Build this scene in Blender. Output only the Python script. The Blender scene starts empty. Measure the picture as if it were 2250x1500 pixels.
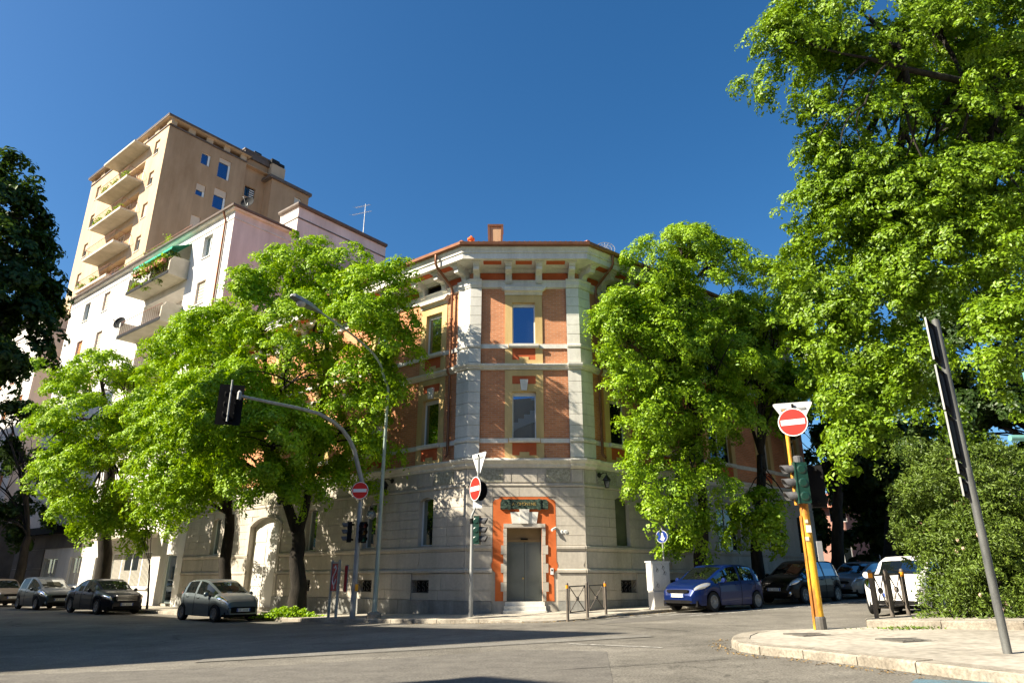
import bpy, math, random
import numpy as np
from mathutils import Vector, Matrix
SC = bpy.context.scene
COL = SC.collection
R = math.radians
random.seed(7)

# ------------------------------------------------------------------ camera, sky, sun, exposure
CAMH = 1.2
PITCH = math.atan(522 / 1500)
cam = bpy.data.cameras.new('camera')
cam.sensor_width = 36.0
cam.lens = 24.0
cam.clip_start = 0.1
cam.clip_end = 3000
camo = bpy.data.objects.new('camera', cam)
COL.objects.link(camo)
camo.location = (0, 0, CAMH)
camo.rotation_euler = (math.pi / 2 + PITCH, 0, 0)
SC.camera = camo

SUN_AZ = R(71)          # from straight behind the camera towards the left
SUN_EL = R(36)
sunv = Vector((-math.sin(SUN_AZ) * math.cos(SUN_EL), -math.cos(SUN_AZ) * math.cos(SUN_EL), math.sin(SUN_EL)))
W = bpy.data.worlds.new('World')
SC.world = W
W.use_nodes = True
wn = W.node_tree
wn.nodes.clear()
sky = wn.nodes.new('ShaderNodeTexSky')
sky.sky_type = 'NISHITA'
sky.sun_disc = False
sky.sun_elevation = SUN_EL
sky.sun_rotation = math.atan2(sunv.x, sunv.y)
sky.altitude = 300
sky.air_density = 1.0
sky.dust_density = 1.6
sky.ozone_density = 4.0
hsv = wn.nodes.new('ShaderNodeHueSaturation')
hsv.inputs['Hue'].default_value = 0.498
hsv.inputs['Saturation'].default_value = 1.27
bg = wn.nodes.new('ShaderNodeBackground')
bg.inputs['Strength'].default_value = 0.062
wo = wn.nodes.new('ShaderNodeOutputWorld')
wn.links.new(sky.outputs[0], hsv.inputs['Color'])
wn.links.new(hsv.outputs[0], bg.inputs['Color'])
wn.links.new(bg.outputs[0], wo.inputs['Surface'])

sl = bpy.data.lights.new('sun', 'SUN')
sl.energy = 5.0
sl.angle = R(0.5)
sl.color = (1.0, 0.90, 0.73)
so = bpy.data.objects.new('sun', sl)
COL.objects.link(so)
so.rotation_euler = sunv.to_track_quat('Z', 'Y').to_euler()
so.location = (-30, -10, 40)

SC.view_settings.view_transform = 'Standard'
SC.view_settings.look = 'None'
SC.view_settings.gamma = 1.0
SC.view_settings.use_curve_mapping = False
SC.view_settings.exposure = 1.45
SC.render.engine = 'CYCLES'
SC.cycles.max_bounces = 6
SC.cycles.transparent_max_bounces = 8

# ------------------------------------------------------------------ helpers
def at(u, v, Y):
    """point of the place that stands at depth Y and shows at photo pixel u, v"""
    a = (u - 1125) / 1500.0
    b = (750 - v) / 1500.0
    c, s = math.cos(PITCH), math.sin(PITCH)
    t = Y / (c - b * s)
    return Vector((a * t, Y, CAMH + (s + b * c) * t))

def on_vertical(u, v, P, e):
    """same, on the vertical plane through P along direction e"""
    d = at(u, v, 1.0) - Vector((0, 0, CAMH))
    n = Vector((e[1], -e[0], 0))
    t = n.dot(Vector((P[0], P[1], 0))) / n.dot(Vector((d.x, d.y, 0)))
    return d * t + Vector((0, 0, CAMH))

def pxm(P):
    """photo pixels per metre at P"""
    return 1500.0 / (P[1] * math.cos(PITCH) + (P[2] - CAMH) * math.sin(PITCH))

def G(x):
    return 0.03 * max(-8.5, min(22.0, x))

class Fr:
    def __init__(s, O, d, n):
        s.O = Vector((O[0], O[1], O[2] if len(O) > 2 else 0.0))
        s.d = Vector((d[0], d[1], 0)).normalized()
        s.n = Vector((n[0], n[1], 0)).normalized()
    def p(s, a, q, z):
        return s.O + s.d * a + s.n * q + Vector((0, 0, z))

WORLD = Fr((0, 0, 0), (1, 0), (0, 1))

def facing(P, nx, ny):
    """frame at P whose n looks to (nx, ny); d is to the right for somebody looking at it"""
    n = Vector((nx, ny)).normalized()
    return Fr(P, (-n.y, n.x), n)

class MB:
    def __init__(s):
        s.v = []
        s.f = []
        s.m = []
    def add(s, vs, fs, m=0):
        o = len(s.v)
        s.v.extend([tuple(x) for x in vs])
        s.f.extend([tuple(i + o for i in f) for f in fs])
        s.m.extend([m] * len(fs))
        return s
    def box(s, F, a0, a1, q0, q1, z0, z1, m=0):
        vs = [F.p(a, q, z) for z in (z0, z1) for a, q in ((a0, q0), (a1, q0), (a1, q1), (a0, q1))]
        return s.add(vs, [(0, 1, 2, 3), (4, 5, 6, 7), (0, 1, 5, 4), (1, 2, 6, 5), (2, 3, 7, 6), (3, 0, 4, 7)], m)
    def prism(s, F, poly, q0, q1, m=0):
        n = len(poly)
        vs = [F.p(a, q0, z) for a, z in poly] + [F.p(a, q1, z) for a, z in poly]
        fs = [tuple(range(n)), tuple(range(n, 2 * n))] + [(i, (i + 1) % n, n + (i + 1) % n, n + i) for i in range(n)]
        return s.add(vs, fs, m)
    def prism_a(s, F, poly, a0, a1, m=0):
        """profile in (q, z) pulled along a"""
        n = len(poly)
        vs = [F.p(a0, q, z) for q, z in poly] + [F.p(a1, q, z) for q, z in poly]
        fs = [tuple(range(n)), tuple(range(n, 2 * n))] + [(i, (i + 1) % n, n + (i + 1) % n, n + i) for i in range(n)]
        return s.add(vs, fs, m)
    def quad(s, F, a0, a1, q, z0, z1, m=0):
        return s.add([F.p(a0, q, z0), F.p(a1, q, z0), F.p(a1, q, z1), F.p(a0, q, z1)], [(0, 1, 2, 3)], m)
    def tube(s, pts, r, n=8, m=0, cap=True):
        pts = [Vector(p) for p in pts]
        rs = r if isinstance(r, (list, tuple)) else [r] * len(pts)
        vs = []
        fs = []
        up = None
        for i, p in enumerate(pts):
            t = (pts[min(i + 1, len(pts) - 1)] - pts[max(i - 1, 0)]).normalized()
            if up is None:
                up = Vector((0, 0, 1)) if abs(t.z) < 0.9 else Vector((1, 0, 0))
            x = t.cross(up).normalized()
            up = x.cross(t).normalized()
            for k in range(n):
                a = 2 * math.pi * k / n
                vs.append(p + (x * math.cos(a) + up * math.sin(a)) * rs[i])
        for i in range(len(pts) - 1):
            for k in range(n):
                fs.append((i * n + k, i * n + (k + 1) % n, (i + 1) * n + (k + 1) % n, (i + 1) * n + k))
        if cap:
            fs.append(tuple(range(n)))
            fs.append(tuple(range((len(pts) - 1) * n, len(pts) * n)))
        return s.add(vs, fs, m)
    def lathe(s, P, prof, n=16, m=0, axis=None):
        """profile of (r, h) round the axis (default z) through P"""
        ax = Vector(axis).normalized() if axis else Vector((0, 0, 1))
        x = ax.orthogonal().normalized()
        y = ax.cross(x)
        P = Vector(P)
        vs = []
        for r, h in prof:
            for k in range(n):
                a = 2 * math.pi * k / n
                vs.append(P + ax * h + (x * math.cos(a) + y * math.sin(a)) * r)
        fs = [(i * n + k, i * n + (k + 1) % n, (i + 1) * n + (k + 1) % n, (i + 1) * n + k) for i in range(len(prof) - 1) for k in range(n)]
        fs += [tuple(range(n)), tuple(range((len(prof) - 1) * n, len(prof) * n))]
        return s.add(vs, fs, m)
    def sweep(s, path, prof, closed=True, m=0):
        """profile of (q outward, z) along a plan polyline, mitred; outward is right of travel when path runs +x for a wall that looks to -y"""
        P = [Vector((p[0], p[1])) for p in path]
        nr = []
        for i in range(len(P) - 1):
            d = (P[i + 1] - P[i]).normalized()
            nr.append(Vector((d.y, -d.x)))
        vs = []
        for i, p in enumerate(P):
            if i == 0:
                o = nr[0]
            elif i == len(P) - 1:
                o = nr[-1]
            else:
                a, b = nr[i - 1], nr[i]
                o = (a + b) / (1 + a.dot(b))
            for q, z in prof:
                vs.append((p.x + o.x * q, p.y + o.y * q, z))
        n = len(prof)
        fs = []
        for i in range(len(P) - 1):
            for k in range(n if closed else n - 1):
                fs.append((i * n + k, i * n + (k + 1) % n, (i + 1) * n + (k + 1) % n, (i + 1) * n + k))
        if closed:
            fs.append(tuple(range(n)))
            fs.append(tuple(range((len(P) - 1) * n, len(P) * n)))
        return s.add(vs, fs, m)
    def mesh(s, name, mats, org=Vector((0, 0, 0)), smooth=False):
        me = bpy.data.meshes.new(name)
        me.from_pydata([(x - org.x, y - org.y, z - org.z) for x, y, z in s.v], [], s.f)
        for mt in (mats if isinstance(mats, (list, tuple)) else [mats]):
            me.materials.append(mt)
        if any(s.m):
            me.polygons.foreach_set('material_index', s.m)
        if smooth:
            me.polygons.foreach_set('use_smooth', [True] * len(me.polygons))
        me.update()
        return me

ORG = {}

def props(o, label=None, cat=None, kind=None, group=None):
    if label: o['label'] = label
    if cat: o['category'] = cat
    if kind: o['kind'] = kind
    if group: o['group'] = group
    return o

def thing(name, label, cat, loc=(0, 0, 0), rot=0.0, group=None, local=False, kind=None):
    o = bpy.data.objects.new(name, None)
    COL.objects.link(o)
    o.empty_display_size = 0.3
    o.location = loc
    o.rotation_euler = (0, 0, rot)
    ORG[o.name] = Vector((0, 0, 0)) if local else Vector(loc)
    return props(o, label, cat, kind, group)

def part(name, mb, mats, parent=None, smooth=False, label=None, kind=None):
    org = ORG.get(parent.name, Vector((0, 0, 0))) if parent else Vector((0, 0, 0))
    me = mb if isinstance(mb, bpy.types.Mesh) else mb.mesh(name, mats, org, smooth)
    o = bpy.data.objects.new(name, me)
    COL.objects.link(o)
    if parent:
        o.parent = parent
        ORG[o.name] = org
    if smooth:
        try:
            me.set_sharp_from_angle(angle=R(40))
        except Exception:
            pass
    return props(o, label, None, kind)

def struct(name, mb, mats, parent=None, label=None, cat=None, smooth=False):
    o = part(name, mb, mats, parent, smooth)
    return props(o, label, cat, 'structure')

def copy_tree(o, parent=None):
    c = o.copy()
    COL.objects.link(c)
    ORG[c.name] = ORG.get(o.name, Vector((0, 0, 0)))
    if parent is not None:
        c.parent = parent
    for ch in list(o.children):
        copy_tree(ch, c)
    return c

# ------------------------------------------------------------------ materials
def mat(name, c1, c2=None, scale=3.0, rough=0.8, bump=0.0, metal=0.0, stretch=(1, 1, 1), detail=6, coat=0.0, spec=0.3, bscale=None, lo=0.35, hi=0.65, fine=0.0, streak=0.0):
    m = bpy.data.materials.new(name)
    m.use_nodes = True
    nt = m.node_tree
    b = nt.nodes['Principled BSDF']
    b.inputs['Roughness'].default_value = rough
    b.inputs['Metallic'].default_value = metal
    b.inputs['Coat Weight'].default_value = coat
    b.inputs['Coat Roughness'].default_value = 0.04
    b.inputs['Specular IOR Level'].default_value = spec
    if c2 is None:
        b.inputs['Base Color'].default_value = (*c1, 1)
        if not bump:
            return m
    geo = nt.nodes.new('ShaderNodeNewGeometry')
    mp = nt.nodes.new('ShaderNodeMapping')
    mp.inputs['Scale'].default_value = stretch
    nt.links.new(geo.outputs['Position'], mp.inputs['Vector'])
    if c2 is not None:
        nz = nt.nodes.new('ShaderNodeTexNoise')
        nz.inputs['Scale'].default_value = scale
        nz.inputs['Detail'].default_value = detail
        nz.inputs['Roughness'].default_value = 0.65
        nt.links.new(mp.outputs[0], nz.inputs['Vector'])
        cr = nt.nodes.new('ShaderNodeValToRGB')
        cr.color_ramp.elements[0].position = lo
        cr.color_ramp.elements[1].position = hi
        cr.color_ramp.elements[0].color = (*c1, 1)
        cr.color_ramp.elements[1].color = (*c2, 1)
        nt.links.new(nz.outputs['Fac'], cr.inputs[0])
        col = cr.outputs[0]
        if fine:
            n2 = nt.nodes.new('ShaderNodeTexNoise')
            n2.inputs['Scale'].default_value = scale * 14
            n2.inputs['Detail'].default_value = 3
            nt.links.new(geo.outputs['Position'], n2.inputs['Vector'])
            mr = nt.nodes.new('ShaderNodeMapRange')
            mr.inputs[1].default_value = 0.3
            mr.inputs[2].default_value = 0.7
            mr.inputs[3].default_value = 1 - fine
            mr.inputs[4].default_value = 1 + fine
            nt.links.new(n2.outputs['Fac'], mr.inputs[0])
            mx = nt.nodes.new('ShaderNodeVectorMath')
            mx.operation = 'SCALE'
            nt.links.new(col, mx.inputs[0])
            nt.links.new(mr.outputs[0], mx.inputs['Scale'])
            col = mx.outputs[0]
        if streak:
            ms = nt.nodes.new('ShaderNodeMapping')
            ms.inputs['Scale'].default_value = (2.6, 2.6, 0.2)
            nt.links.new(geo.outputs['Position'], ms.inputs['Vector'])
            n3 = nt.nodes.new('ShaderNodeTexNoise')
            n3.inputs['Scale'].default_value = 1.0
            n3.inputs['Detail'].default_value = 6
            n3.inputs['Roughness'].default_value = 0.7
            nt.links.new(ms.outputs[0], n3.inputs['Vector'])
            r3 = nt.nodes.new('ShaderNodeMapRange')
            r3.inputs[1].default_value = 0.30
            r3.inputs[2].default_value = 0.62
            r3.inputs[3].default_value = 1 - streak
            r3.inputs[4].default_value = 1.04
            nt.links.new(n3.outputs['Fac'], r3.inputs[0])
            m3 = nt.nodes.new('ShaderNodeVectorMath')
            m3.operation = 'SCALE'
            nt.links.new(col, m3.inputs[0])
            nt.links.new(r3.outputs[0], m3.inputs['Scale'])
            col = m3.outputs[0]
        nt.links.new(col, b.inputs['Base Color'])
    if bump:
        nb = nt.nodes.new('ShaderNodeTexNoise')
        nb.inputs['Scale'].default_value = bscale or scale * 8
        nb.inputs['Detail'].default_value = 5
        nt.links.new(mp.outputs[0], nb.inputs['Vector'])
        bp = nt.nodes.new('ShaderNodeBump')
        bp.inputs['Strength'].default_value = bump
        bp.inputs['Distance'].default_value = 0.02
        nt.links.new(nb.outputs['Fac'], bp.inputs['Height'])
        nt.links.new(bp.outputs[0], b.inputs['Normal'])
    return m

def brick_mat(name, d):
    m = bpy.data.materials.new(name)
    m.use_nodes = True
    nt = m.node_tree
    b = nt.nodes['Principled BSDF']
    b.inputs['Roughness'].default_value = 0.85
    b.inputs['Specular IOR Level'].default_value = 0.2
    geo = nt.nodes.new('ShaderNodeNewGeometry')
    dot = nt.nodes.new('ShaderNodeVectorMath')
    dot.operation = 'DOT_PRODUCT'
    dot.inputs[1].default_value = d
    sep = nt.nodes.new('ShaderNodeSeparateXYZ')
    cmb = nt.nodes.new('ShaderNodeCombineXYZ')
    L = nt.links.new
    L(geo.outputs['Position'], dot.inputs[0])
    L(geo.outputs['Position'], sep.inputs[0])
    L(dot.outputs['Value'], cmb.inputs[0])
    L(sep.outputs[2], cmb.inputs[1])
    br = nt.nodes.new('ShaderNodeTexBrick')
    br.inputs['Color1'].default_value = (0.64, 0.265, 0.12, 1)
    br.inputs['Color2'].default_value = (0.53, 0.205, 0.09, 1)
    br.inputs['Mortar'].default_value = (0.58, 0.37, 0.25, 1)
    br.inputs['Scale'].default_value = 1.0
    br.inputs['Mortar Size'].default_value = 0.009
    br.inputs['Mortar Smooth'].default_value = 0.3
    br.inputs['Brick Width'].default_value = 0.26
    br.inputs['Row Height'].default_value = 0.083
    L(cmb.outputs[0], br.inputs['Vector'])
    nz = nt.nodes.new('ShaderNodeTexNoise')
    nz.inputs['Scale'].default_value = 1.3
    nz.inputs['Detail'].default_value = 5
    L(geo.outputs['Position'], nz.inputs['Vector'])
    mr = nt.nodes.new('ShaderNodeMapRange')
    mr.inputs[1].default_value = 0.3
    mr.inputs[2].default_value = 0.7
    mr.inputs[3].default_value = 0.82
    mr.inputs[4].default_value = 1.12
    L(nz.outputs['Fac'], mr.inputs[0])
    mx = nt.nodes.new('ShaderNodeVectorMath')
    mx.operation = 'SCALE'
    L(br.outputs['Color'], mx.inputs[0])
    L(mr.outputs[0], mx.inputs['Scale'])
    L(mx.outputs[0], b.inputs['Base Color'])
    bp = nt.nodes.new('ShaderNodeBump')
    bp.inputs['Strength'].default_value = 0.6
    bp.inputs['Distance'].default_value = 0.012
    bp.invert = True
    L(br.outputs['Fac'], bp.inputs['Height'])
    L(bp.outputs[0], b.inputs['Normal'])
    return m

def glass_mat(name, tint=(0.75, 0.88, 1.0), fac=0.5, dark=(0.008, 0.011, 0.013), rough=0.015, clear=0.0, top=1.0):
    m = bpy.data.materials.new(name)
    m.use_nodes = True
    nt = m.node_tree
    nt.nodes.clear()
    L = nt.links.new
    out = nt.nodes.new('ShaderNodeOutputMaterial')
    mix = nt.nodes.new('ShaderNodeMixShader')
    gl = nt.nodes.new('ShaderNodeBsdfGlossy')
    gl.inputs['Roughness'].default_value = rough
    gl.inputs['Color'].default_value = (*tint, 1)
    di = nt.nodes.new('ShaderNodeBsdfDiffuse')
    di.inputs['Color'].default_value = (*dark, 1)
    under = di.outputs[0]
    if clear:
        tr = nt.nodes.new('ShaderNodeBsdfTransparent')
        tr.inputs['Color'].default_value = (0.75, 0.85, 0.9, 1)
        m2 = nt.nodes.new('ShaderNodeMixShader')
        m2.inputs[0].default_value = clear
        L(di.outputs[0], m2.inputs[1])
        L(tr.outputs[0], m2.inputs[2])
        under = m2.outputs[0]
    fr = nt.nodes.new('ShaderNodeFresnel')
    fr.inputs['IOR'].default_value = 1.5
    mr = nt.nodes.new('ShaderNodeMapRange')
    mr.inputs[1].default_value = 0.0
    mr.inputs[2].default_value = 1.0
    mr.inputs[3].default_value = fac
    mr.inputs[4].default_value = top
    L(fr.outputs[0], mr.inputs[0])
    L(mr.outputs[0], mix.inputs[0])
    L(under, mix.inputs[1])
    L(gl.outputs[0], mix.inputs[2])
    L(mix.outputs[0], out.inputs['Surface'])
    return m

def leaf_mat(name, dark, light, trans=0.38, vein=0.0):
    m = bpy.data.materials.new(name)
    m.use_nodes = True
    nt = m.node_tree
    nt.nodes.clear()
    L = nt.links.new
    out = nt.nodes.new('ShaderNodeOutputMaterial')
    geo = nt.nodes.new('ShaderNodeNewGeometry')
    nz = nt.nodes.new('ShaderNodeTexNoise')
    nz.inputs['Scale'].default_value = 0.55
    nz.inputs['Detail'].default_value = 4
    L(geo.outputs['Position'], nz.inputs['Vector'])
    ad = nt.nodes.new('ShaderNodeMath')
    ad.operation = 'MULTIPLY_ADD'
    ad.inputs[1].default_value = 0.55
    L(geo.outputs['Random Per Island'], ad.inputs[0])
    sb = nt.nodes.new('ShaderNodeMath')
    sb.operation = 'MULTIPLY'
    sb.inputs[1].default_value = 0.5
    L(nz.outputs['Fac'], sb.inputs[0])
    L(sb.outputs[0], ad.inputs[2])
    cr = nt.nodes.new('ShaderNodeValToRGB')
    cr.color_ramp.elements[0].position = 0.15
    cr.color_ramp.elements[1].position = 0.85
    cr.color_ramp.elements[0].color = (*dark, 1)
    cr.color_ramp.elements[1].color = (*light, 1)
    e3 = cr.color_ramp.elements.new(0.97)
    e3.color = (light[0] * 1.2, light[1] * 1.05, light[2], 1)
    L(ad.outputs[0], cr.inputs[0])
    di = nt.nodes.new('ShaderNodeBsdfDiffuse')
    tr = nt.nodes.new('ShaderNodeBsdfTranslucent')
    L(cr.outputs[0], di.inputs['Color'])
    tm = nt.nodes.new('ShaderNodeMixRGB')
    tm.blend_type = 'MULTIPLY'
    tm.inputs[0].default_value = 1.0
    tm.inputs[2].default_value = (1.15, 1.05, 0.45, 1)
    L(cr.outputs[0], tm.inputs[1])
    L(tm.outputs[0], tr.inputs['Color'])
    mx = nt.nodes.new('ShaderNodeMixShader')
    mx.inputs[0].default_value = trans
    L(di.outputs[0], mx.inputs[1])
    L(tr.outputs[0], mx.inputs[2])
    gl = nt.nodes.new('ShaderNodeBsdfGlossy')
    gl.inputs['Roughness'].default_value = 0.45
    gl.inputs['Color'].default_value = (0.8, 0.85, 0.75, 1)
    m2 = nt.nodes.new('ShaderNodeMixShader')
    m2.inputs[0].default_value = 0.03
    L(mx.outputs[0], m2.inputs[1])
    L(gl.outputs[0], m2.inputs[2])
    L(m2.outputs[0], out.inputs['Surface'])
    return m

def asphalt_mat():
    m = bpy.data.materials.new('asphalt')
    m.use_nodes = True
    nt = m.node_tree
    L = nt.links.new
    b = nt.nodes['Principled BSDF']
    b.inputs['Roughness'].default_value = 0.85
    b.inputs['Specular IOR Level'].default_value = 0.25
    geo = nt.nodes.new('ShaderNodeNewGeometry')
    def noise(sc, det=4, rough=0.6):
        n = nt.nodes.new('ShaderNodeTexNoise')
        n.inputs['Scale'].default_value = sc
        n.inputs['Detail'].default_value = det
        n.inputs['Roughness'].default_value = rough
        L(geo.outputs['Position'], n.inputs['Vector'])
        return n.outputs['Fac']
    def rng(v, a, c, lo, hi):
        r = nt.nodes.new('ShaderNodeMapRange')
        for i, x in enumerate((a, c, lo, hi)):
            r.inputs[i + 1].default_value = x
        L(v, r.inputs[0])
        return r.outputs[0]
    def mul(a, c):
        n = nt.nodes.new('ShaderNodeMath')
        n.operation = 'MULTIPLY'
        L(a, n.inputs[0])
        L(c, n.inputs[1])
        return n.outputs[0]
    big = rng(noise(0.22, 6, 0.7), 0.35, 0.65, 0.66, 1.28)
    mid = rng(noise(1.6, 6, 0.7), 0.3, 0.7, 0.8, 1.18)
    grit = rng(noise(38, 2), 0.35, 0.68, 0.62, 1.45)
    tot = mul(mul(big, mid), grit)
    vr = nt.nodes.new('ShaderNodeTexVoronoi')
    vr.feature = 'DISTANCE_TO_EDGE'
    vr.inputs['Scale'].default_value = 0.33
    nzv = nt.nodes.new('ShaderNodeTexNoise')
    nzv.inputs['Scale'].default_value = 1.1
    nzv.inputs['Detail'].default_value = 5
    L(geo.outputs['Position'], nzv.inputs['Vector'])
    am = nt.nodes.new('ShaderNodeVectorMath')
    am.operation = 'MULTIPLY_ADD'
    am.inputs[1].default_value = (1.6, 1.6, 0)
    L(nzv.outputs['Color'], am.inputs[0])
    L(geo.outputs['Position'], am.inputs[2])
    L(am.outputs[0], vr.inputs['Vector'])
    crack = rng(vr.outputs['Distance'], 0.0, 0.006, 0.55, 1.0)
    tot = mul(tot, crack)
    cc = nt.nodes.new('ShaderNodeVectorMath')
    cc.operation = 'SCALE'
    cc.inputs[0].default_value = (0.165, 0.153, 0.130)
    L(tot, cc.inputs['Scale'])
    L(cc.outputs[0], b.inputs['Base Color'])
    bp = nt.nodes.new('ShaderNodeBump')
    bp.inputs['Strength'].default_value = 0.35
    bp.inputs['Distance'].default_value = 0.01
    L(noise(60, 2), bp.inputs['Height'])
    L(bp.outputs[0], b.inputs['Normal'])
    return m

M = {}
M['asphalt'] = asphalt_mat()
M['patch'] = mat('asphalt_patch', (0.11, 0.102, 0.09), (0.15, 0.14, 0.122), 2.2, 0.9, 0.3, fine=0.3)
M['pave'] = mat('pavement_concrete', (0.22, 0.198, 0.162), (0.42, 0.385, 0.32), 0.55, 0.9, 0.25, fine=0.25, detail=9, lo=0.28, hi=0.6)
M['kerb'] = mat('kerb_granite', (0.20, 0.175, 0.14), (0.38, 0.345, 0.28), 2.0, 0.85, 0.4, fine=0.25)
M['paint'] = mat('worn_road_paint', (0.20, 0.19, 0.17), (0.62, 0.60, 0.55), 5, 0.8, lo=0.40, hi=0.6, fine=0.25)
M['bluepaint'] = mat('worn_blue_road_paint', (0.11, 0.13, 0.13), (0.10, 0.24, 0.33), 4, 0.8, fine=0.25)
M['iron'] = mat('cast_iron', (0.09, 0.085, 0.075), (0.14, 0.13, 0.115), 6, 0.6, 0.2)
M['stone'] = mat('warm_grey_stone', (0.385, 0.35, 0.29), (0.53, 0.485, 0.41), 0.8, 0.9, 0.12, stretch=(1, 1, 0.4), fine=0.07, lo=0.28, hi=0.66, streak=0.16)
M['rough'] = mat('pebbled_stone', (0.24, 0.23, 0.17), (0.48, 0.46, 0.36), 13, 0.95, 0.7, fine=0.2)
M['plinth'] = mat('grey_plinth_stone', (0.22, 0.22, 0.205), (0.32, 0.315, 0.29), 1.2, 0.85, 0.15, fine=0.1, streak=0.3)
M['trim'] = mat('pale_trim_stone', (0.54, 0.52, 0.46), (0.73, 0.71, 0.64), 1.1, 0.85, 0.08, stretch=(1, 1, 0.35), fine=0.06, lo=0.25, hi=0.6, streak=0.15)
M['yellow'] = mat('yellow_plaster', (0.56, 0.39, 0.16), (0.66, 0.48, 0.22), 1.3, 0.9, 0.05, stretch=(1, 1, 0.5), streak=0.16)
M['red'] = mat('red_plaster', (0.46, 0.10, 0.035), (0.56, 0.135, 0.05), 1.6, 0.9, 0.05)
M['orange'] = mat('orange_plaster', (0.54, 0.125, 0.03), (0.62, 0.16, 0.045), 1.4, 0.9, 0.05)
M['copper'] = mat('brown_copper', (0.20, 0.085, 0.045), (0.27, 0.125, 0.07), 3, 0.45, metal=0.55)
M['terracotta'] = mat('terracotta', (0.44, 0.17, 0.10), (0.56, 0.26, 0.17), 6, 0.9, 0.1)
M['white'] = mat('white_frame', (0.75, 0.76, 0.74), rough=0.5)
M['greydoor'] = mat('grey_green_door_paint', (0.115, 0.135, 0.13), (0.15, 0.17, 0.165), 1.2, 0.55)
M['beige'] = mat('brown_transom_panel', (0.21, 0.15, 0.08), (0.26, 0.19, 0.105), 2, 0.7)
M['marble'] = mat('green_marble', (0.012, 0.022, 0.018), (0.13, 0.19, 0.14), 9, 0.35, detail=9, lo=0.42, hi=0.72, stretch=(1, 1, 2.2))
M['gold'] = mat('dull_gold', (0.55, 0.40, 0.14), rough=0.45, metal=0.5)
M['glass'] = glass_mat('window_glass', (0.33, 0.52, 0.80), 0.32)
M['darkglass'] = glass_mat('dark_window_glass', (0.7, 0.85, 0.9), 0.09, top=.5)
M['clearglass'] = glass_mat('stair_window_glass', (0.40, 0.62, 0.95), 0.36, clear=0.85)
M['carglass'] = glass_mat('car_glass', (0.9, 0.95, 0.95), 0.05, (0.006, 0.008, 0.008), top=.4)
M['black'] = mat('black_metal', (0.012, 0.012, 0.012), rough=0.4)
M['matblack'] = mat('matt_black', (0.006, 0.006, 0.0065), (0.013, 0.0125, 0.012), 3, 0.8, spec=0.12)
M['rubber'] = mat('tyre_rubber', (0.012, 0.012, 0.012), rough=0.8)
M['alloy'] = mat('wheel_alloy', (0.22, 0.22, 0.225), rough=0.35, metal=0.6)
M['chrome'] = mat('chrome', (0.7, 0.7, 0.7), rough=0.12, metal=1.0)
M['lamp'] = glass_mat('headlamp_lens', (0.95, 0.97, 1.0), 0.5, (0.45, 0.45, 0.45), 0.06)
M['taillamp'] = mat('red_lamp_lens', (0.35, 0.01, 0.01), rough=0.15, coat=1)
M['plate'] = mat('white_plate', (0.7, 0.7, 0.68), rough=0.5)
M['euroblue'] = mat('blue_plate_band', (0.02, 0.07, 0.35), rough=0.5)
M['galv'] = mat('galvanised_steel', (0.25, 0.26, 0.26), (0.38, 0.39, 0.38), 7, 0.55, metal=0.35, stretch=(1, 1, 0.3))
M['postgrey'] = mat('weathered_post_grey', (0.07, 0.075, 0.075), (0.15, 0.155, 0.15), 5, 0.6, metal=0.2, stretch=(1, 1, 0.25), fine=0.12)
M['greenpole'] = mat('pale_green_pole_paint', (0.25, 0.33, 0.28), (0.38, 0.43, 0.37), 3, 0.6, stretch=(1, 1, 0.3))
M['tealpole'] = mat('teal_pole_paint', (0.12, 0.30, 0.27), (0.17, 0.36, 0.33), 3, 0.5)
M['yellowpole'] = mat('yellow_pole_paint', (0.34, 0.13, 0.025), (0.72, 0.39, 0.03), 5, 0.55, stretch=(1, 1, 0.22), lo=0.40, hi=0.54, fine=0.2)
M['tlgreen'] = mat('dark_green_signal_paint', (0.008, 0.045, 0.032), rough=0.4, spec=0.5)
M['visor'] = mat('weathered_black_visor', (0.06, 0.06, 0.062), (0.14, 0.14, 0.145), 9, 0.45)
M['signred'] = mat('sign_red', (0.68, 0.028, 0.02), rough=0.4)
M['signwhite'] = mat('sign_white', (0.78, 0.78, 0.76), rough=0.4)
M['signblue'] = mat('sign_blue', (0.006, 0.032, 0.22), rough=0.35)
M['signback'] = mat('sign_back_aluminium', (0.55, 0.56, 0.56), (0.66, 0.67, 0.67), 5, 0.5)
M['lens_r'] = mat('red_signal_lens', (0.12, 0.01, 0.01), rough=0.2)
M['lens_y'] = mat('amber_signal_lens', (0.14, 0.07, 0.01), rough=0.2)
M['lens_g'] = mat('green_signal_lens', (0.01, 0.10, 0.07), rough=0.2)
M['reflect'] = mat('orange_band', (0.78, 0.30, 0.02), rough=0.4)
M['barrier'] = mat('brown_grey_barrier_paint', (0.10, 0.085, 0.07), (0.14, 0.12, 0.10), 6, 0.5)
M['cabinet'] = mat('grey_cabinet', (0.48, 0.475, 0.45), (0.60, 0.59, 0.56), 3, 0.75, stretch=(1, 1, 0.4), fine=0.08)
M['poster'] = mat('red_poster', (0.32, 0.02, 0.03), (0.42, 0.03, 0.04), 5, 0.5)
M['paper'] = mat('white_paper', (0.75, 0.74, 0.72), rough=0.8)
M['orangebox'] = mat('orange_push_button', (0.75, 0.33, 0.02), rough=0.4)
M['bark'] = mat('tree_bark', (0.014, 0.012, 0.0095), (0.042, 0.035, 0.027), 5, 0.95, 0.9, stretch=(1, 1, 0.25))
M['whitewall'] = mat('white_plaster', (0.58, 0.55, 0.51), (0.74, 0.715, 0.67), 0.5, 0.9, 0.05, stretch=(1, 1, 0.3), streak=0.09)
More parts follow.
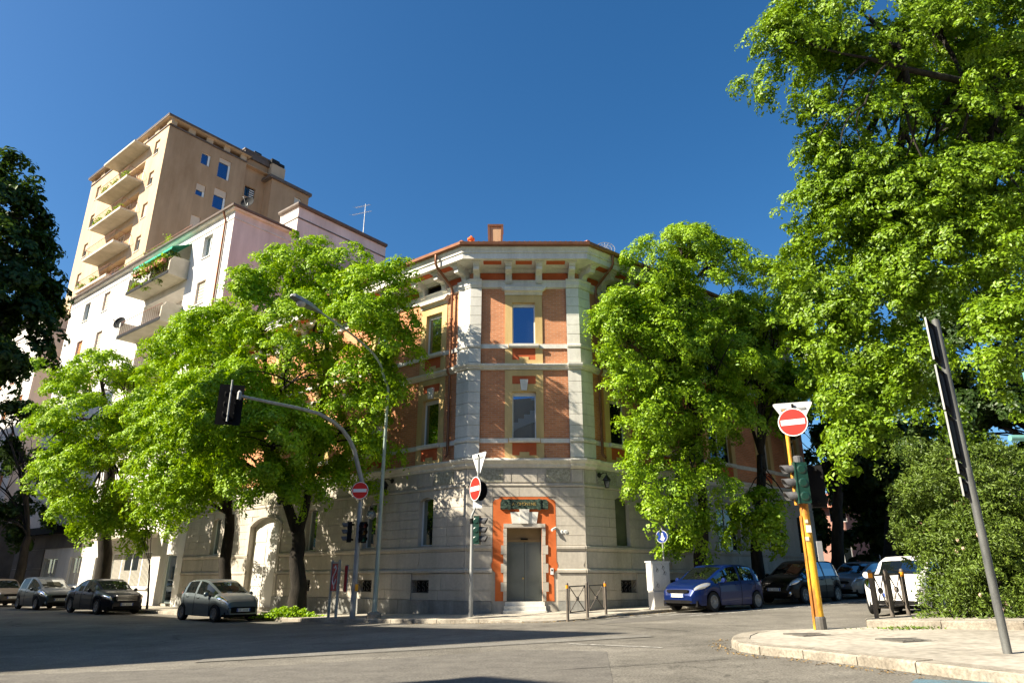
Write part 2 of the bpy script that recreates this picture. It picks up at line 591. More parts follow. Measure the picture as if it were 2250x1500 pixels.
M['whitewall_shade'] = mat('white_plaster_shade_side', (0.62, 0.52, 0.46), (0.78, 0.665, 0.60), 0.5, 0.9, 0.06, stretch=(1, 1, 0.35), streak=0.10)  # white plaster of the flanks with their rosy shade put into the colour
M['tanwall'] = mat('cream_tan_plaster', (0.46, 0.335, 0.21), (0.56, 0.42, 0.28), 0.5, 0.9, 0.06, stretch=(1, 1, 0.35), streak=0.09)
M['tan_shade_brown'] = mat('brown_and_shaded_tan_plaster', (0.36, 0.225, 0.125), (0.47, 0.31, 0.185), 0.5, 0.9, 0.06, stretch=(1, 1, 0.4), streak=0.10)  # tower flank's shade put into its tan; plain brown on the chimney
M['concrete'] = mat('balcony_concrete', (0.42, 0.385, 0.30), (0.54, 0.50, 0.41), 1.2, 0.9, 0.1)
M['shutcream'] = mat('cream_roller_shutter', (0.58, 0.44, 0.32), (0.64, 0.50, 0.37), 2, 0.7)
M['shutorange'] = mat('orange_roller_shutter', (0.46, 0.17, 0.05), (0.54, 0.21, 0.07), 2, 0.7)
M['shutgreen'] = mat('dull_green_shutter', (0.10, 0.115, 0.07), (0.13, 0.145, 0.09), 2, 0.7)
M['railing'] = mat('rusty_railing', (0.20, 0.09, 0.06), (0.27, 0.13, 0.09), 5, 0.6)
M['awning'] = mat('green_awning', (0.01, 0.27, 0.17), (0.02, 0.35, 0.23), 3, 0.8)
M['dishgrey'] = mat('grey_dish', (0.018, 0.019, 0.021), (0.032, 0.034, 0.036), 3, 0.8, spec=0.1)
M['roofedge'] = mat('dark_roof_flashing', (0.10, 0.075, 0.06), (0.15, 0.115, 0.09), 2, 0.5)
M['darkwall'] = mat('shade_dark_wall', (0.10, 0.085, 0.07), (0.15, 0.13, 0.105), 1, 0.9)  # deep street-level shade put into this dark wall colour
M['pinkhouse'] = mat('salmon_wall', (0.52, 0.27, 0.21), (0.60, 0.33, 0.26), 1, 0.9)
M['curtain'] = mat('pale_curtain', (0.55, 0.52, 0.46), rough=0.9)
M['sticker'] = mat('grimy_sticker', (0.30, 0.27, 0.22), (0.5, 0.47, 0.42), 9, 0.8)
M['leaf_lime'] = leaf_mat('lime_leaf', (0.12, 0.26, 0.005), (0.38, 0.57, 0.012), 0.32)
M['leaf_linden'] = leaf_mat('linden_leaf', (0.10, 0.215, 0.006), (0.34, 0.52, 0.018), 0.32)
M['leaf_near'] = leaf_mat('near_linden_leaf', (0.075, 0.16, 0.005), (0.25, 0.39, 0.015), 0.3)
M['leaf_shade'] = leaf_mat('shade_toned_leaf', (0.018, 0.045, 0.008), (0.055, 0.105, 0.018))  # deep shade of the crowns put into the leaf colour
M['leaf_bush'] = leaf_mat('bush_leaf', (0.045, 0.09, 0.010), (0.18, 0.265, 0.036), 0.28)
M['bloom'] = mat('faded_blossom', (0.55, 0.40, 0.30), rough=0.9)

# ------------------------------------------------------------------ plan of the place
aL, aR = R(51.7), R(51.0)
dL = (-math.sin(aL), math.cos(aL)); nL = (-math.cos(aL), -math.sin(aL))
dR = (math.sin(aR), math.cos(aR)); nR = (math.cos(aR), -math.sin(aR))
FL = Fr((-1.65, 25.8), dL, nL)        # street front, a runs away from the corner
FC = Fr((0, 25.8), (1, 0), (0, -1))   # chamfered corner front, a = x
FR = Fr((2.66, 25.8), dR, nR)
XL, XR = -1.65, 2.66
LEND, REND = 20.28, 16.5
def P2(v): return (v.x, v.y)

# ------------------------------------------------------------------ ground, road, pavements
def ground_sheet():
    xs = [-900, -60, -8.5, 0, 22, 60, 900]
    ys = [-300, -20, 0, 12, 30, 60, 1500]
    b = MB()
    for x in xs:
        for y in ys:
            b.v.append((x, y, G(x)))
    for i in range(len(xs) - 1):
        for j in range(len(ys) - 1):
            k = i * len(ys) + j
            b.f.append((k, k + len(ys), k + len(ys) + 1, k + 1)); b.m.append(0)
    return b
road = struct('road', ground_sheet(), M['asphalt'])

def clip_x(poly, x, keep_less):
    out = []
    n = len(poly)
    for i in range(n):
        a, b = poly[i], poly[(i + 1) % n]
        ia, ib = (a[0] <= x) == keep_less, (b[0] <= x) == keep_less
        if ia: out.append(a)
        if ia != ib:
            t = (x - a[0]) / (b[0] - a[0])
            out.append(tuple(a[k] + t * (b[k] - a[k]) for k in range(len(a))))
    return out

def slab(poly, dz, mb=None, skirt=0.4):
    """raised flat area that follows the ground; poly of (x, y) or (x, y, own height)"""
    mb = mb or MB()
    pp = [(p[0], p[1], p[2] if len(p) > 2 else dz) for p in poly]
    cells = []
    rest = pp
    for x in (-8.5, 22.0):
        lo = clip_x(rest, x, True)
        hi = clip_x(rest, x, False)
        if len(lo) > 2: cells.append(lo)
        rest = hi
        if len(rest) < 3: break
    if len(rest) > 2: cells.append(rest)
    for c in cells:
        mb.add([(p[0], p[1], G(p[0]) + p[2]) for p in c], [tuple(range(len(c)))])
    n = len(pp)
    for i in range(n):
        a, b = pp[i], pp[(i + 1) % n]
        mb.add([(a[0], a[1], G(a[0]) + a[2]), (b[0], b[1], G(b[0]) + b[2]), (b[0], b[1], G(b[0]) - skirt), (a[0], a[1], G(a[0]) - skirt)], [(0, 1, 2, 3)])
    return mb

def kerbs(parent, path, dz, width=0.2, step=1.0, lift=0.006):
    """row of separate kerb stones along a plan polyline; the body lies to the right of travel"""
    stones = []
    for i in range(len(path) - 1):
        a, b = Vector(path[i]), Vector(path[i + 1])
        L = (b - a).length
        k = max(1, round(L / step))
        d = (b - a) / L
        nr = Vector((d.y, -d.x))
        for j in range(k):
            g = 0.008
            p0, p1 = a + d * (L * j / k + g), a + d * (L * (j + 1) / k - g)
            mb = MB()
            j1 = random.uniform(-0.006, 0.006)
            hs = dz if not callable(dz) else None
            h0 = (dz(p0) if callable(dz) else dz) + lift + j1
            h1 = (dz(p1) if callable(dz) else dz) + lift + j1
            q0 = p0 + nr * width
            q1 = p1 + nr * width
            o = nr * -0.02
            c = 0.025
            vs = [(p0 + o, G(p0.x) - 0.3), (p1 + o, G(p1.x) - 0.3), (p1 + o, G(p1.x) + h1 - c), (p0 + o, G(p0.x) + h0 - c),
                  (p1 + nr * 0.01, G(p1.x) + h1), (p0 + nr * 0.01, G(p0.x) + h0), (q1, G(q1.x) + h1), (q0, G(q0.x) + h0), (q1, G(q1.x) - 0.3), (q0, G(q0.x) - 0.3)]
            mb.add([(v.x, v.y, z) for v, z in vs], [(0, 1, 2, 3), (3, 2, 4, 5), (5, 4, 6, 7), (7, 6, 8, 9), (0, 3, 5, 7, 9), (1, 2, 4, 6, 8)])
            part('kerb_stone', mb, M['kerb'], parent)

KL = 3.3
kl = lambda s: P2(FL.p(s, KL, 0))
corner_kerb = [kl(60), kl(30), kl(12), kl(5), kl(1.2), (-2.3, 22.5), (-1.0, 21.95), (0.3, 21.45), (1.3, 21.45), (2.2, 21.95), (3.0, 22.8)]
rk = Fr((3.0, 22.8), (math.sin(R(49.5)), math.cos(R(49.5))), (math.cos(R(49.5)), -math.sin(R(49.5))))
corner_kerb += [P2(rk.p(12, 0, 0)), P2(rk.p(40, 0, 0))]
def kh(p):
    x = p[0]
    if x < -0.6: return 0.12
    if x < 0.3: return 0.12 - 0.085 * (x + 0.6) / 0.9
    if x < 2.4: return 0.035
    if x < 4: return 0.035 + 0.065 * (x - 2.4) / 1.6
    return 0.10
inner = [P2(FR.p(40, 0.1, 0)), P2(FR.p(0.2, -0.1, 0)), P2(FL.p(0.2, -0.1, 0)), P2(FL.p(60, 0.1, 0))]
front_pav = struct('pavement', slab([(p[0], p[1], kh(p)) for p in corner_kerb] + [(p[0], p[1], 0.10) for p in inner], 0.12), M['pave'])
kerbs(front_pav, list(reversed([kl(40), kl(12), kl(5), kl(1.2), (-2.3, 22.5), (-1.0, 21.95), (0.3, 21.45)])), lambda p: kh(p))
kerbs(front_pav, list(reversed([(2.2, 21.95), (3.0, 22.8), P2(rk.p(12, 0, 0)), P2(rk.p(30, 0, 0))])), lambda p: kh(p))
def PV(x, y=0): return G(x) + kh((x, y))

# near pavement on the right with its own kerb, and the raised bed behind it
near_edge = [(4.75, 14.35), (4.35, 13.95), (4.0, 13.35), (3.75, 12.65), (3.66, 12.0), (3.8, 11.4), (4.2, 10.75), (4.55, 9.85), (4.85, 9.0), (5.3, 7.6), (6.6, 5.0), (8.5, 2.4), (12, -2), (20, -10)]
near_top = [(30, -8), (30, 10), (8.6, 16.2), (7.0, 14.4), (5.85, 14.3)]
nh = lambda p: 0.12
near_pav = struct('pavement', slab(near_edge + near_top, 0.12), M['pave'])
kerbs(near_pav, list(reversed(near_edge[:13])), nh, 0.28, 1.15)
bed = [(6.85, 14.2), (8.75, 12.6), (28, -3), (40, 30), (30, 30), (8.9, 15.9), (7.1, 14.75)]
bed_s = struct('raised_bed', slab(bed, 0.25), M['pave'])
kerbs(bed_s, [(28, -3), (8.75, 12.6), (6.85, 14.2), (7.1, 14.75), (8.9, 15.9), (24, 26)], 0.25, 0.22, 1.1)

# painted marks and worn patches lie as thin sheets on the road
def sheet(poly, lift, name, mt):
    return struct(name, MB().add([(x, y, G(x) + lift) for x, y in poly], [tuple(range(len(poly)))]), mt)
def strip(p, q, w, lift, name, mt):
    p, q = Vector(p), Vector(q)
    d = (q - p).normalized(); n = Vector((d.y, -d.x)) * w / 2
    return sheet([P2(p - n), P2(q - n), P2(q + n), P2(p + n)], lift, name, mt)
sheet([(-14, 10.2), (-3.5, 12.1), (0.2, 13.4), (1.6, 12.6), (1.2, 9.0), (-14, 5.5)], 0.004, 'road_patch', M['patch'])
sheet([(2.2, 19.6), (4.3, 20.6), (7.5, 24.2), (6.4, 24.8), (3.2, 21.6)], 0.004, 'road_patch', M['patch'])
strip(P2(rk.p(-0.6, 0.45, 0)), P2(rk.p(4.6, 0.55, 0)), 0.12, 0.008, 'road_line', M['paint'])
strip(P2(rk.p(-0.2, 0.95, 0)), P2(rk.p(5.4, 2.0, 0)), 0.12, 0.012, 'road_line', M['paint'])
strip(P2(rk.p(1.2, 2.1, 0)), P2(rk.p(9.5, 3.1, 0)), 0.11, 0.008, 'road_line', M['paint'])
strip(P2(rk.p(6.0, 2.55, 0)), P2(rk.p(22, 3.0, 0)), 0.11, 0.012, 'road_line', M['paint'])
strip((1.1, 14.2), (2.6, 12.9), 0.07, 0.010, 'road_line', M['paint'])
sheet([(4.55, 8.5), (5.5, 7.9), (5.3, 7.55), (4.3, 8.2)], 0.008, 'road_line', M['bluepaint'])
# tar seams, a drain and a lighter trench fill in the roadway
def seam(pts, w, name='tar_seam'):
    for a, b in zip(pts, pts[1:]):
        strip(a, b, w, 0.0125, name, M['tar'])
M['tar'] = mat('tar_seam', (0.05, 0.048, 0.044), (0.08, 0.076, 0.07), 9, 0.6)
M['trench'] = mat('trench_fill', (0.15, 0.142, 0.125), (0.20, 0.19, 0.168), 3, 0.9, 0.3, fine=0.3)
sheet([(-5.5, 13.0), (2.9, 15.2), (2.85, 15.75), (-5.6, 13.6)], 0.0085, 'road_patch', M['trench'])
seam([(-5.5, 12.97), (-1.2, 14.02), (2.92, 15.17)], .035)
seam([(-9, 8.3), (-3, 9.9), (.6, 10.3), (3.2, 11.0)], .03)
seam([(-1.0, 20.6), (2.3, 19.6), (3.9, 16.3)], .03)
def cover(x, y, w, l, ang, label, z):
    F = Fr((x, y, G(x) + z), (math.cos(ang), math.sin(ang)), (-math.sin(ang), math.cos(ang)))
    # flush with the pavement, which climbs to the right
    t = thing('manhole_cover', label, 'manhole cover', F.O, group='covers set in the near pavement')
    b = MB()
    for s in (-1, 1):
        b.box(F, s * w / 2 - 0.03, s * w / 2 + 0.03, -l / 2 - .03, l / 2 + .03, -0.02, 0.008)
        b.box(F, -w / 2 + .03, w / 2 - .03, s * l / 2 - 0.03, s * l / 2 + 0.03, -0.02, 0.008)
    part('frame', b, M['iron'], t)
    b = MB().box(F, -w / 2 + .035, w / 2 - .035, -l / 2 + .035, l / 2 - .035, -0.02, 0.005)
    for i in range(4):
        x0 = -w / 2 + 0.1 + i * (w - 0.2) / 3.4
        b.box(F, x0, x0 + 0.04, -l / 2 + 0.1, l / 2 - 0.1, 0.005, 0.010)
    part('lid', b, M['iron'], t)
cover(5.32, 13.1, 0.72, 0.55, R(12), 'rectangular iron cover nearest the yellow signal pole, set in the pavement', 0.121)
cover(6.22, 11.6, 0.72, 0.55, R(12), 'rectangular iron cover in the pavement between the yellow pole and the sign-board post', 0.121)

# ------------------------------------------------------------------ generic wall with openings
def wall(mb, F, s0, s1, z0, z1, holes=(), q=0.0, depth=0.25, m=0, mr=None):
    mr = m if mr is None else mr
    ss = sorted({s0, s1, *[h[0] for h in holes], *[h[1] for h in holes]})
    zz = sorted({z0, z1, *[h[2] for h in holes], *[h[3] for h in holes]})
    ss = [x for x in ss if s0 <= x <= s1]
    zz = [x for x in zz if z0 <= x <= z1]
    for i in range(len(ss) - 1):
        for j in range(len(zz) - 1):
            cs, cz = (ss[i] + ss[i + 1]) / 2, (zz[j] + zz[j + 1]) / 2
            if any(h[0] < cs < h[1] and h[2] < cz < h[3] for h in holes):
                continue
            mb.quad(F, ss[i], ss[i + 1], q, zz[j], zz[j + 1], m)
    for h in holes:
        a, b, c, d = h[:4]
        dp = h[4] if len(h) > 4 else depth
        for (p, r) in (((a, c), (b, c)), ((b, c), (b, d)), ((b, d), (a, d)), ((a, d), (a, c))):
            mb.add([F.p(p[0], q, p[1]), F.p(r[0], q, r[1]), F.p(r[0], q - dp, r[1]), F.p(p[0], q - dp, p[1])], [(0, 1, 2, 3)], mr)
    return mb

def window(parent, F, a, b, z0, z1, q, frame='white', glass='glass', fw=0.05, mull=0, trans=0.0, name='window', back=0.0):
    """frame in an opening, pane as its sub-part"""
    mb = MB()
    f = fw
    mb.box(F, a, a + f, q - 0.06, q, z0, z1).box(F, b - f, b, q - 0.06, q, z0, z1)
    mb.box(F, a + f, b - f, q - 0.06, q, z0, z0 + f).box(F, a + f, b - f, q - 0.06, q, z1 - f - trans, z1)
    for k in range(mull):
        c = a + (b - a) * (k + 1) / (mull + 1)
        mb.box(F, c - f * 0.6, c + f * 0.6, q - 0.06, q - 0.004, z0 + f, z1 - f - trans)
    w = part(name, mb, M[frame], parent)
    part('pane', MB().quad(F, a + f * 0.5, b - f * 0.5, q - 0.04, z0 + f * 0.5, z1 - f * 0.5), M[glass], w)
    return w

def arch_poly(a, b, zs, rise, n=8):
    """points of a segmental arch from (a, zs) over to (b, zs)"""
    w = (b - a) / 2
    r = (w * w + rise * rise) / (2 * rise)
    c = (a + b) / 2
    out = []
    t0 = math.asin(w / r)
    for i in range(n + 1):
        t = -t0 + 2 * t0 * i / n
        out.append((c + r * math.sin(t), zs + rise - r + r * math.cos(t)))
    return out

# ------------------------------------------------------------------ the corner palazzo
pal = thing('corner_building', 'three-storey corner building of red brick and pale stone with a chamfered entrance front', 'building', (0.5, 25.8, 0))
Lp = P2(FL.p(LEND, 0, 0)); Rp = P2(FR.p(REND, 0, 0)); fL = (XL, 25.8); fR = (XR, 25.8)
PATH = [Lp, fL, fR, Rp]
BL = P2(FL.p(LEND, -9, 0)); BR = P2(FR.p(REND, -9, 0)); BC = (0.5, 35.6)

WINL = [2.08, 5.33, 9.25, 12.9, 17.3]
WINR = [2.05, 5.0, 8.95, 12.6, 15.3]
hw = 0.46
def wr(c): return 0.85 if abs(c - 8.95) < .01 else hw
Z2, Z2T, Z1, Z1T = 10.06, 11.85, 6.27, 8.10
bm = {k: brick_mat('brick_' + k, (d[0], d[1], 0)) for k, d in (('street', dL), ('corner', (1, 0)), ('side', dR))}
CW = 0.47
for F, s0, s1, wins, key in ((FL, 0, LEND, WINL, 'street'), (FC, XL, XR, [CW], 'corner'), (FR, 0, REND, WINR, 'side')):
    holes = []
    for c in wins:
        w = wr(c) if F is FR else hw
        holes += [(c - w, c + w, Z2, Z2T), (c - w, c + w, Z1, Z1T)]
        if F is not FC:
            holes += [(c - 0.55, c + 0.55, 12.86, 13.2, 0.35)]
    part('brick_wall', wall(MB(), F, s0, s1, 5.2, 13.4, holes, 0.0, 0.22, 0, 1), [bm[key], M['yellow']], pal)

def sweep_part(name, path, prof, mt, smooth=False):
    return part(name, MB().sweep(path, prof), mt, pal, smooth)
sweep_part('cornice', PATH, [(0, 13.16), (.1, 13.2), (.14, 13.3), (.96, 13.35), (1.0, 13.35), (1.0, 13.58), (1.05, 13.6), (1.05, 13.66), (1.09, 13.72), (1.15, 13.80), (1.15, 13.86), (0, 13.88)], M['trim'])
sweep_part('gutter', PATH, [(1.13, 13.87), (1.16, 13.82), (1.22, 13.81), (1.27, 13.86), (1.29, 13.97), (1.25, 13.97), (1.22, 13.89), (1.17, 13.89), (1.15, 13.97), (1.12, 13.97)], M['copper'])
sweep_part('frieze_band', PATH, [(0, 12.46), (.09, 12.5), (.09, 12.74), (.13, 12.76), (.13, 12.8), (0, 12.83)], M['trim'])
sweep_part('string_course', PATH, [(0, 8.98), (.08, 9.0), (.10, 9.06), (.17, 9.10), (.20, 9.16), (.20, 9.2), (0, 9.25)], M['trim'])
sweep_part('floor_cornice', PATH, [(0, 5.12), (.06, 5.18), (.10, 5.19), (.12, 5.28), (.22, 5.34), (.28, 5.40), (.28, 5.44), (0, 5.52)], M['trim'])

# pilasters wrap the two folds: core, bases, and one block per course
PATHS_P = [[P2(FL.p(0.6, 0, 0)), fL, (-1.24, 25.8)], [(2.2, 25.8), fR, P2(FR.p(0.6, 0, 0))]]
def rect(q, z0, z1): return [(0, z0), (q, z0), (q, z1), (0, z1)]
for pth in PATHS_P:
    part('pilaster', MB().sweep(pth, rect(.10, 5.5, 12.5)), M['trim'], pal)
    for z0, z1, n in ((10.06, 12.44, 6), (6.33, 8.94, 6)):
        h = (z1 - z0) / n
        for k in range(n):
            part('stone_block', MB().sweep(pth, rect(.128 + random.uniform(-.003, .003), z0 + k * h + .009, z0 + (k + 1) * h - .009)), M['trim'], pal)
    for z0, z1 in ((9.88, 10.05), (6.1, 6.27)):
        part('pilaster_band', MB().sweep(pth, [(0, z0 - .03), (.15, z0), (.18, z0 + .04), (.18, z1 - .05), (.15, z1), (0, z1 + .02)]), M['trim'], pal)
    for z0, z1 in ((9.27, 9.84), (5.54, 6.06)):
        part('pilaster_base', MB().sweep(pth, rect(.15, z0, z1)), M['trim'], pal)
    part('string_break', MB().sweep(pth, [(0, 8.95), (.2, 9.0), (.22, 9.06), (.29, 9.10), (.31, 9.16), (.31, 9.205), (0, 9.26)]), M['trim'], pal)
    part('pilaster_capital', MB().sweep(pth, [(0, 12.42), (.15, 12.46), (.17, 12.52), (.2, 12.56), (.2, 12.72), (.24, 12.78), (.24, 12.81), (0, 12.84)]), M['trim'], pal)
    part('cornice_break', MB().sweep(pth, [(0, 5.10), (.18, 5.17), (.22, 5.20), (.24, 5.29), (.34, 5.35), (.38, 5.41), (.38, 5.452), (0, 5.53)]), M['trim'], pal)

def bands(F, s0, s1, wins):
    """sill-level bands between the window surrounds"""
    for z0, z1 in ((9.87, 10.05), (6.09, 6.26)):
        cuts = [s0] + [x for c in wins for x in (c - wr(c) * 1.0 - .16 if F is FR else c - hw - .16, c + (wr(c) if F is FR else hw) + .16)] + [s1]
        for i in range(0, len(cuts), 2):
            if cuts[i + 1] - cuts[i] > 0.1:
                part('sill_band', MB().box(F, cuts[i], cuts[i + 1], -.01, .055, z0, z1), M['trim'], pal)
bands(FL, .6, LEND, WINL); bands(FC, -1.24, 2.2, [CW]); bands(FR, .6, REND, WINR)

def bay(F, c, w, shaded=False, stair=False, glass2='glass', glass1='glass'):
    sw = w + 0.29
    q = .035
    # second floor
    mb = MB()
    mb.box(F, c - sw, c - w, -.005, q, 9.24, 12.16).box(F, c + w, c + sw, -.005, q, 9.24, 12.16)
    mb.box(F, c - w, c + w, -.005, q, Z2T, 12.16).box(F, c - w, c + w, -.005, q, 9.24, 9.40)
    part('window_surround', mb, M['yellow'], pal)
    hp = [(-.02, 12.17), (.08, 12.17), (.10, 12.24), (.14, 12.27), (.26, 12.40), (.28, 12.45), (-.02, 12.452)]
    part('window_hood', MB().prism_a(F, hp, c - sw - .02, c + sw + .02), M['trim'], pal)
    part('window_hood_fascia', MB().prism(F, [(c - sw - .2, 12.457), (c - sw, 12.30), (c + sw, 12.30), (c + sw + .2, 12.457)], .0, .25), M['trim'], pal)
    for z, zt in ((Z2, Z2T), (Z1, Z1T)):
        part('sill', MB().prism_a(F, [(-.2, z - .17), (.14, z - .17), (.17, z - .12), (.17, z - .02), (-.2, z)], c - w - .13, c + w + .13), M['trim'], pal)
        g = 'clearglass' if stair and z == Z1 else (glass2 if z == Z2 else glass1)
        window(pal, F, c - w, c + w, z, zt, -.13, 'white', g, .045, 1 if w > .6 else 0, .10)
    # aprons: red field with a yellow step
    for z0, z1 in ((9.40, 9.87), (5.62, 6.09)):
        n = .19 * w / hw
        part('apron_panel', MB().prism(F, [(c - w, z0), (c - n, z0), (c - n, z0 + .13), (c + n, z0 + .13), (c + n, z0), (c + w, z0), (c + w, z1), (c - w, z1)], 0, .018), M['red'], pal)
        part('apron_step', MB().box(F, c - n + .004, c + n - .004, 0, .034, z0 - .002, z0 + .126), M['yellow'], pal)
    # first floor
    mb = MB()
    mb.box(F, c - sw, c - w, -.005, q, 5.50, 8.97).box(F, c + w, c + sw, -.005, q, 5.50, 8.97)
    mb.box(F, c - w, c + w, -.005, q, Z1T, 8.41).box(F, c - w, c + w, -.005, q, 8.74, 8.97).box(F, c - w, c + w, -.005, q, 5.50, 5.62)
    part('window_surround', mb, M['yellow'], pal)
    part('lintel_panel', MB().box(F, c - w, c + w, 0, .016, 8.41, 8.74), M['red'], pal)
    part('keystone', MB().prism(F, [(c - .11, 8.14), (c + .11, 8.14), (c + .16, 8.58), (c - .16, 8.58)], 0, .12), M['trim'], pal)
    if F is not FC:
        mb = MB()
        for k in range(6):
            z = 12.88 + k * .054
            mb.add([F.p(c - .52, -.06, z + .045), F.p(c + .52, -.06, z + .045), F.p(c + .52, -.02, z), F.p(c - .52, -.02, z)], [(0, 1, 2, 3)])
        fr = MB()
        fr.box(F, c - .55, c - .5, -.1, .02, 12.86, 13.2).box(F, c + .5, c + .55, -.1, .02, 12.86, 13.2)
        at_ = part('attic_vent', fr, M['trim'], pal)
        part('louvre', mb, M['dishgrey'], at_)
        part('backing', MB().quad(F, c - .55, c + .55, -.2, 12.86, 13.2), M['matblack'], at_)
for c in WINL: bay(FL, c, hw, glass2='darkglass', glass1='darkglass')
bay(FC, CW, hw, stair=True)
for c in WINR: bay(FR, c, wr(c), glass2='darkglass', glass1='darkglass')
# staircase flight behind the first-floor corner window, and the dark room round it
st = [(CW - .46, 6.62)]
for k in range(4):
    st += [(CW - .46 + k * .23, 7.02 - .08 + k * .16), (CW - .46 + (k + 1) * .23, 7.02 - .08 + k * .16)]
st += [(CW + .46, 7.0)]
part('staircase', MB().prism(FC, st, -.42, -.24), M['white'], pal)
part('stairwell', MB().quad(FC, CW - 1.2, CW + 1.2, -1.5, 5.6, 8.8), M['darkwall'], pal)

# frieze under the eaves: brackets, red fields, red soffit fields
BR_POLY = [(0, 12.66), (.16, 12.66), (.20, 12.72), (.21, 12.84), (.24, 12.95), (.33, 13.02), (.46, 13.04), (.58, 13.01), (.66, 13.05), (.68, 13.17), (.74, 13.19), (.80, 13.345), (0, 13.345)]
def bracket(F, c):
    b = part('bracket', MB().prism_a(F, [(q, z - .0) for q, z in BR_POLY], c - .13, c + .13), M['trim'], pal)
    part('scroll_front', MB().prism_a(F, [(.62, 13.03), (.70, 13.03), (.72, 13.16), (.63, 13.17)], c - .105, c + .105), M['trim'], b)
    part('bracket_cap', MB().box(F, c - .18, c + .18, 0.02, .84, 13.29, 13.343), M['trim'], b)
    mb = MB()
    for k in range(4):
        z = 12.70 + k * .065
        mb.tube([F.p(c - .09, .185 + .012 * k, z + .03), F.p(c, .20 + .012 * k, z), F.p(c + .09, .185 + .012 * k, z + .03)], .016, 5)
    part('scroll_relief', mb, M['trim'], b)
brL = [.26, 1.42, 2.74, 4.0, 4.7, 5.96, 7.3, 8.6, 9.9, 11.2, 12.25, 13.55, 15.1, 16.65, 17.95, 19.4]
brR = [.26, 1.42, 2.68, 4.37, 5.63, 7.0, 8.3, 9.6, 10.8, 11.95, 13.25, 14.65, 15.95]
brC = [-1.45, -.14, 1.10, 2.44]
for F, bb, e0, e1 in ((FL, brL, 0, LEND), (FC, brC, XL, XR), (FR, brR, 0, REND)):
    for c in bb: bracket(F, c)
    for i in range(len(bb) - 1):
        a, b = bb[i] + .17, bb[i + 1] - .17
        if b - a < .2: continue
        mid = (a + b) / 2
        wins = WINL if F is FL else WINR if F is FR else []
        if not any(abs(mid - c) < .4 for c in wins):
            part('frieze_panel', MB().box(F, a, b, 0, .03, 12.85, 13.15), M['red'], pal)
        part('soffit_panel', MB().box(F, a + .12, b - .12, .42, .82, 13.322, 13.34), M['red'], pal)

# roof: hipped, with the row of eaves tiles one can see over the gutter
def offs(q, z):
    b = MB().sweep(PATH, [(q, z), (q, z)], closed=False)
    return [b.v[i * 2] for i in range(4)]
e = offs(1.16, 13.95); r_ = offs(-4.3, 15.75)
part('roof', MB().add(list(e) + list(r_), [(0, 1, 5, 4), (1, 2, 6, 5), (2, 3, 7, 6)]).add([r_[0], r_[1], r_[2], r_[3], (*BR, 15.75), (*BC, 15.75), (*BL, 15.75)], [(0, 1, 2, 3, 4, 5, 6)]), M['terracotta'], pal)
mb = MB()
for i in range(3):
    a, b = Vector(e[i]), Vector(e[i + 1])
    n = int((b - a).length / .2)
    inw = (Vector(r_[i]) + Vector(r_[i + 1]) - a - b).normalized()
    d = (b - a).normalized()
    up = d.cross(inw)
    if up.z < 0: up = -up
    for k in range(n):
        c = a + d * ((k + .5) * (b - a).length / n) + up * .02
        t0 = c - inw * .03
        t1 = c + inw * .9
        vs = []
        for p in (t0, t1):
            for j in range(5):
                t = math.pi * j / 4
                vs.append(p + d * math.cos(t) * .085 + up * math.sin(t) * .075)
        mb.add(vs, [(j, j + 1, j + 6, j + 5) for j in range(4)] + [(0, 1, 2, 3, 4)])
part('eaves_tiles', mb, M['terracotta'], pal, kind='stuff')
for i in (1, 2):
    part('ridge_tile', MB().tube([Vector(e[i]) + Vector((0, 0, .04)), Vector(r_[i]) + Vector((0, 0, .04))], .1, 6), M['terracotta'], pal)
part('back_wall', MB().add([(*Lp, -1), (*Lp, 15.75), (*BL, 15.75), (*BL, -1), (*BC, -1), (*BC, 15.75), (*BR, 15.75), (*BR, -1), (*Rp, -1), (*Rp, 15.7)], [(0, 1, 2, 3), (3, 2, 5, 4), (4, 5, 6, 7), (7, 6, 9, 8)]), M['darkwall'], pal)
part('gable_trim', MB().add([(*Lp, 13.4), (*Lp, 14.0), e[0]], [(0, 1, 2)]), M['trim'], pal)
# chimney with a flared copper-clad box, and small clay vent pots
cx, cy, cz = -0.76, 28.2, 14.9
ch = part('chimney', MB().prism(Fr((0, cy), (1, 0), (0, -1)), [(cx - .24, cz), (cx + .24, cz), (cx + .30, 16.55), (cx - .30, 16.55)], -.4, .28), M['tan_shade_brown'], pal)
part('chimney_frame', MB().box(Fr((0, cy), (1, 0), (0, -1)), cx - .36, cx + .36, -.46, .34, 16.50, 16.60).prism(Fr((0, cy), (1, 0), (0, -1)), [(cx - .30, cz), (cx - .22, cz), (cx - .26, 16.5), (cx - .36, 16.5)], .28, .33).prism(Fr((0, cy), (1, 0), (0, -1)), [(cx + .22, cz), (cx + .30, cz), (cx + .36, 16.5), (cx + .26, 16.5)], .28, .33), M['copper'], ch)
for p, h in (((-1.8, 26.9), .95), (P2(FL.p(3.9, -.9, 0)), .85), (P2(FL.p(8.5, -.9, 0)), .85)):
    part('vent_pot', MB().lathe((p[0], p[1], 14.4), [(.1, 0), (.1, h - .1), (.16, h - .08), (.16, h), (.12, h + .02), (.02, h + .14)], 10), M['orange'], pal)
part('ridge_vent', MB().lathe((2.35, 26.8, 14.5), [(.26, 0), (.24, .3), (.15, .42), (.02, .47)], 10), M['terracotta'], pal)
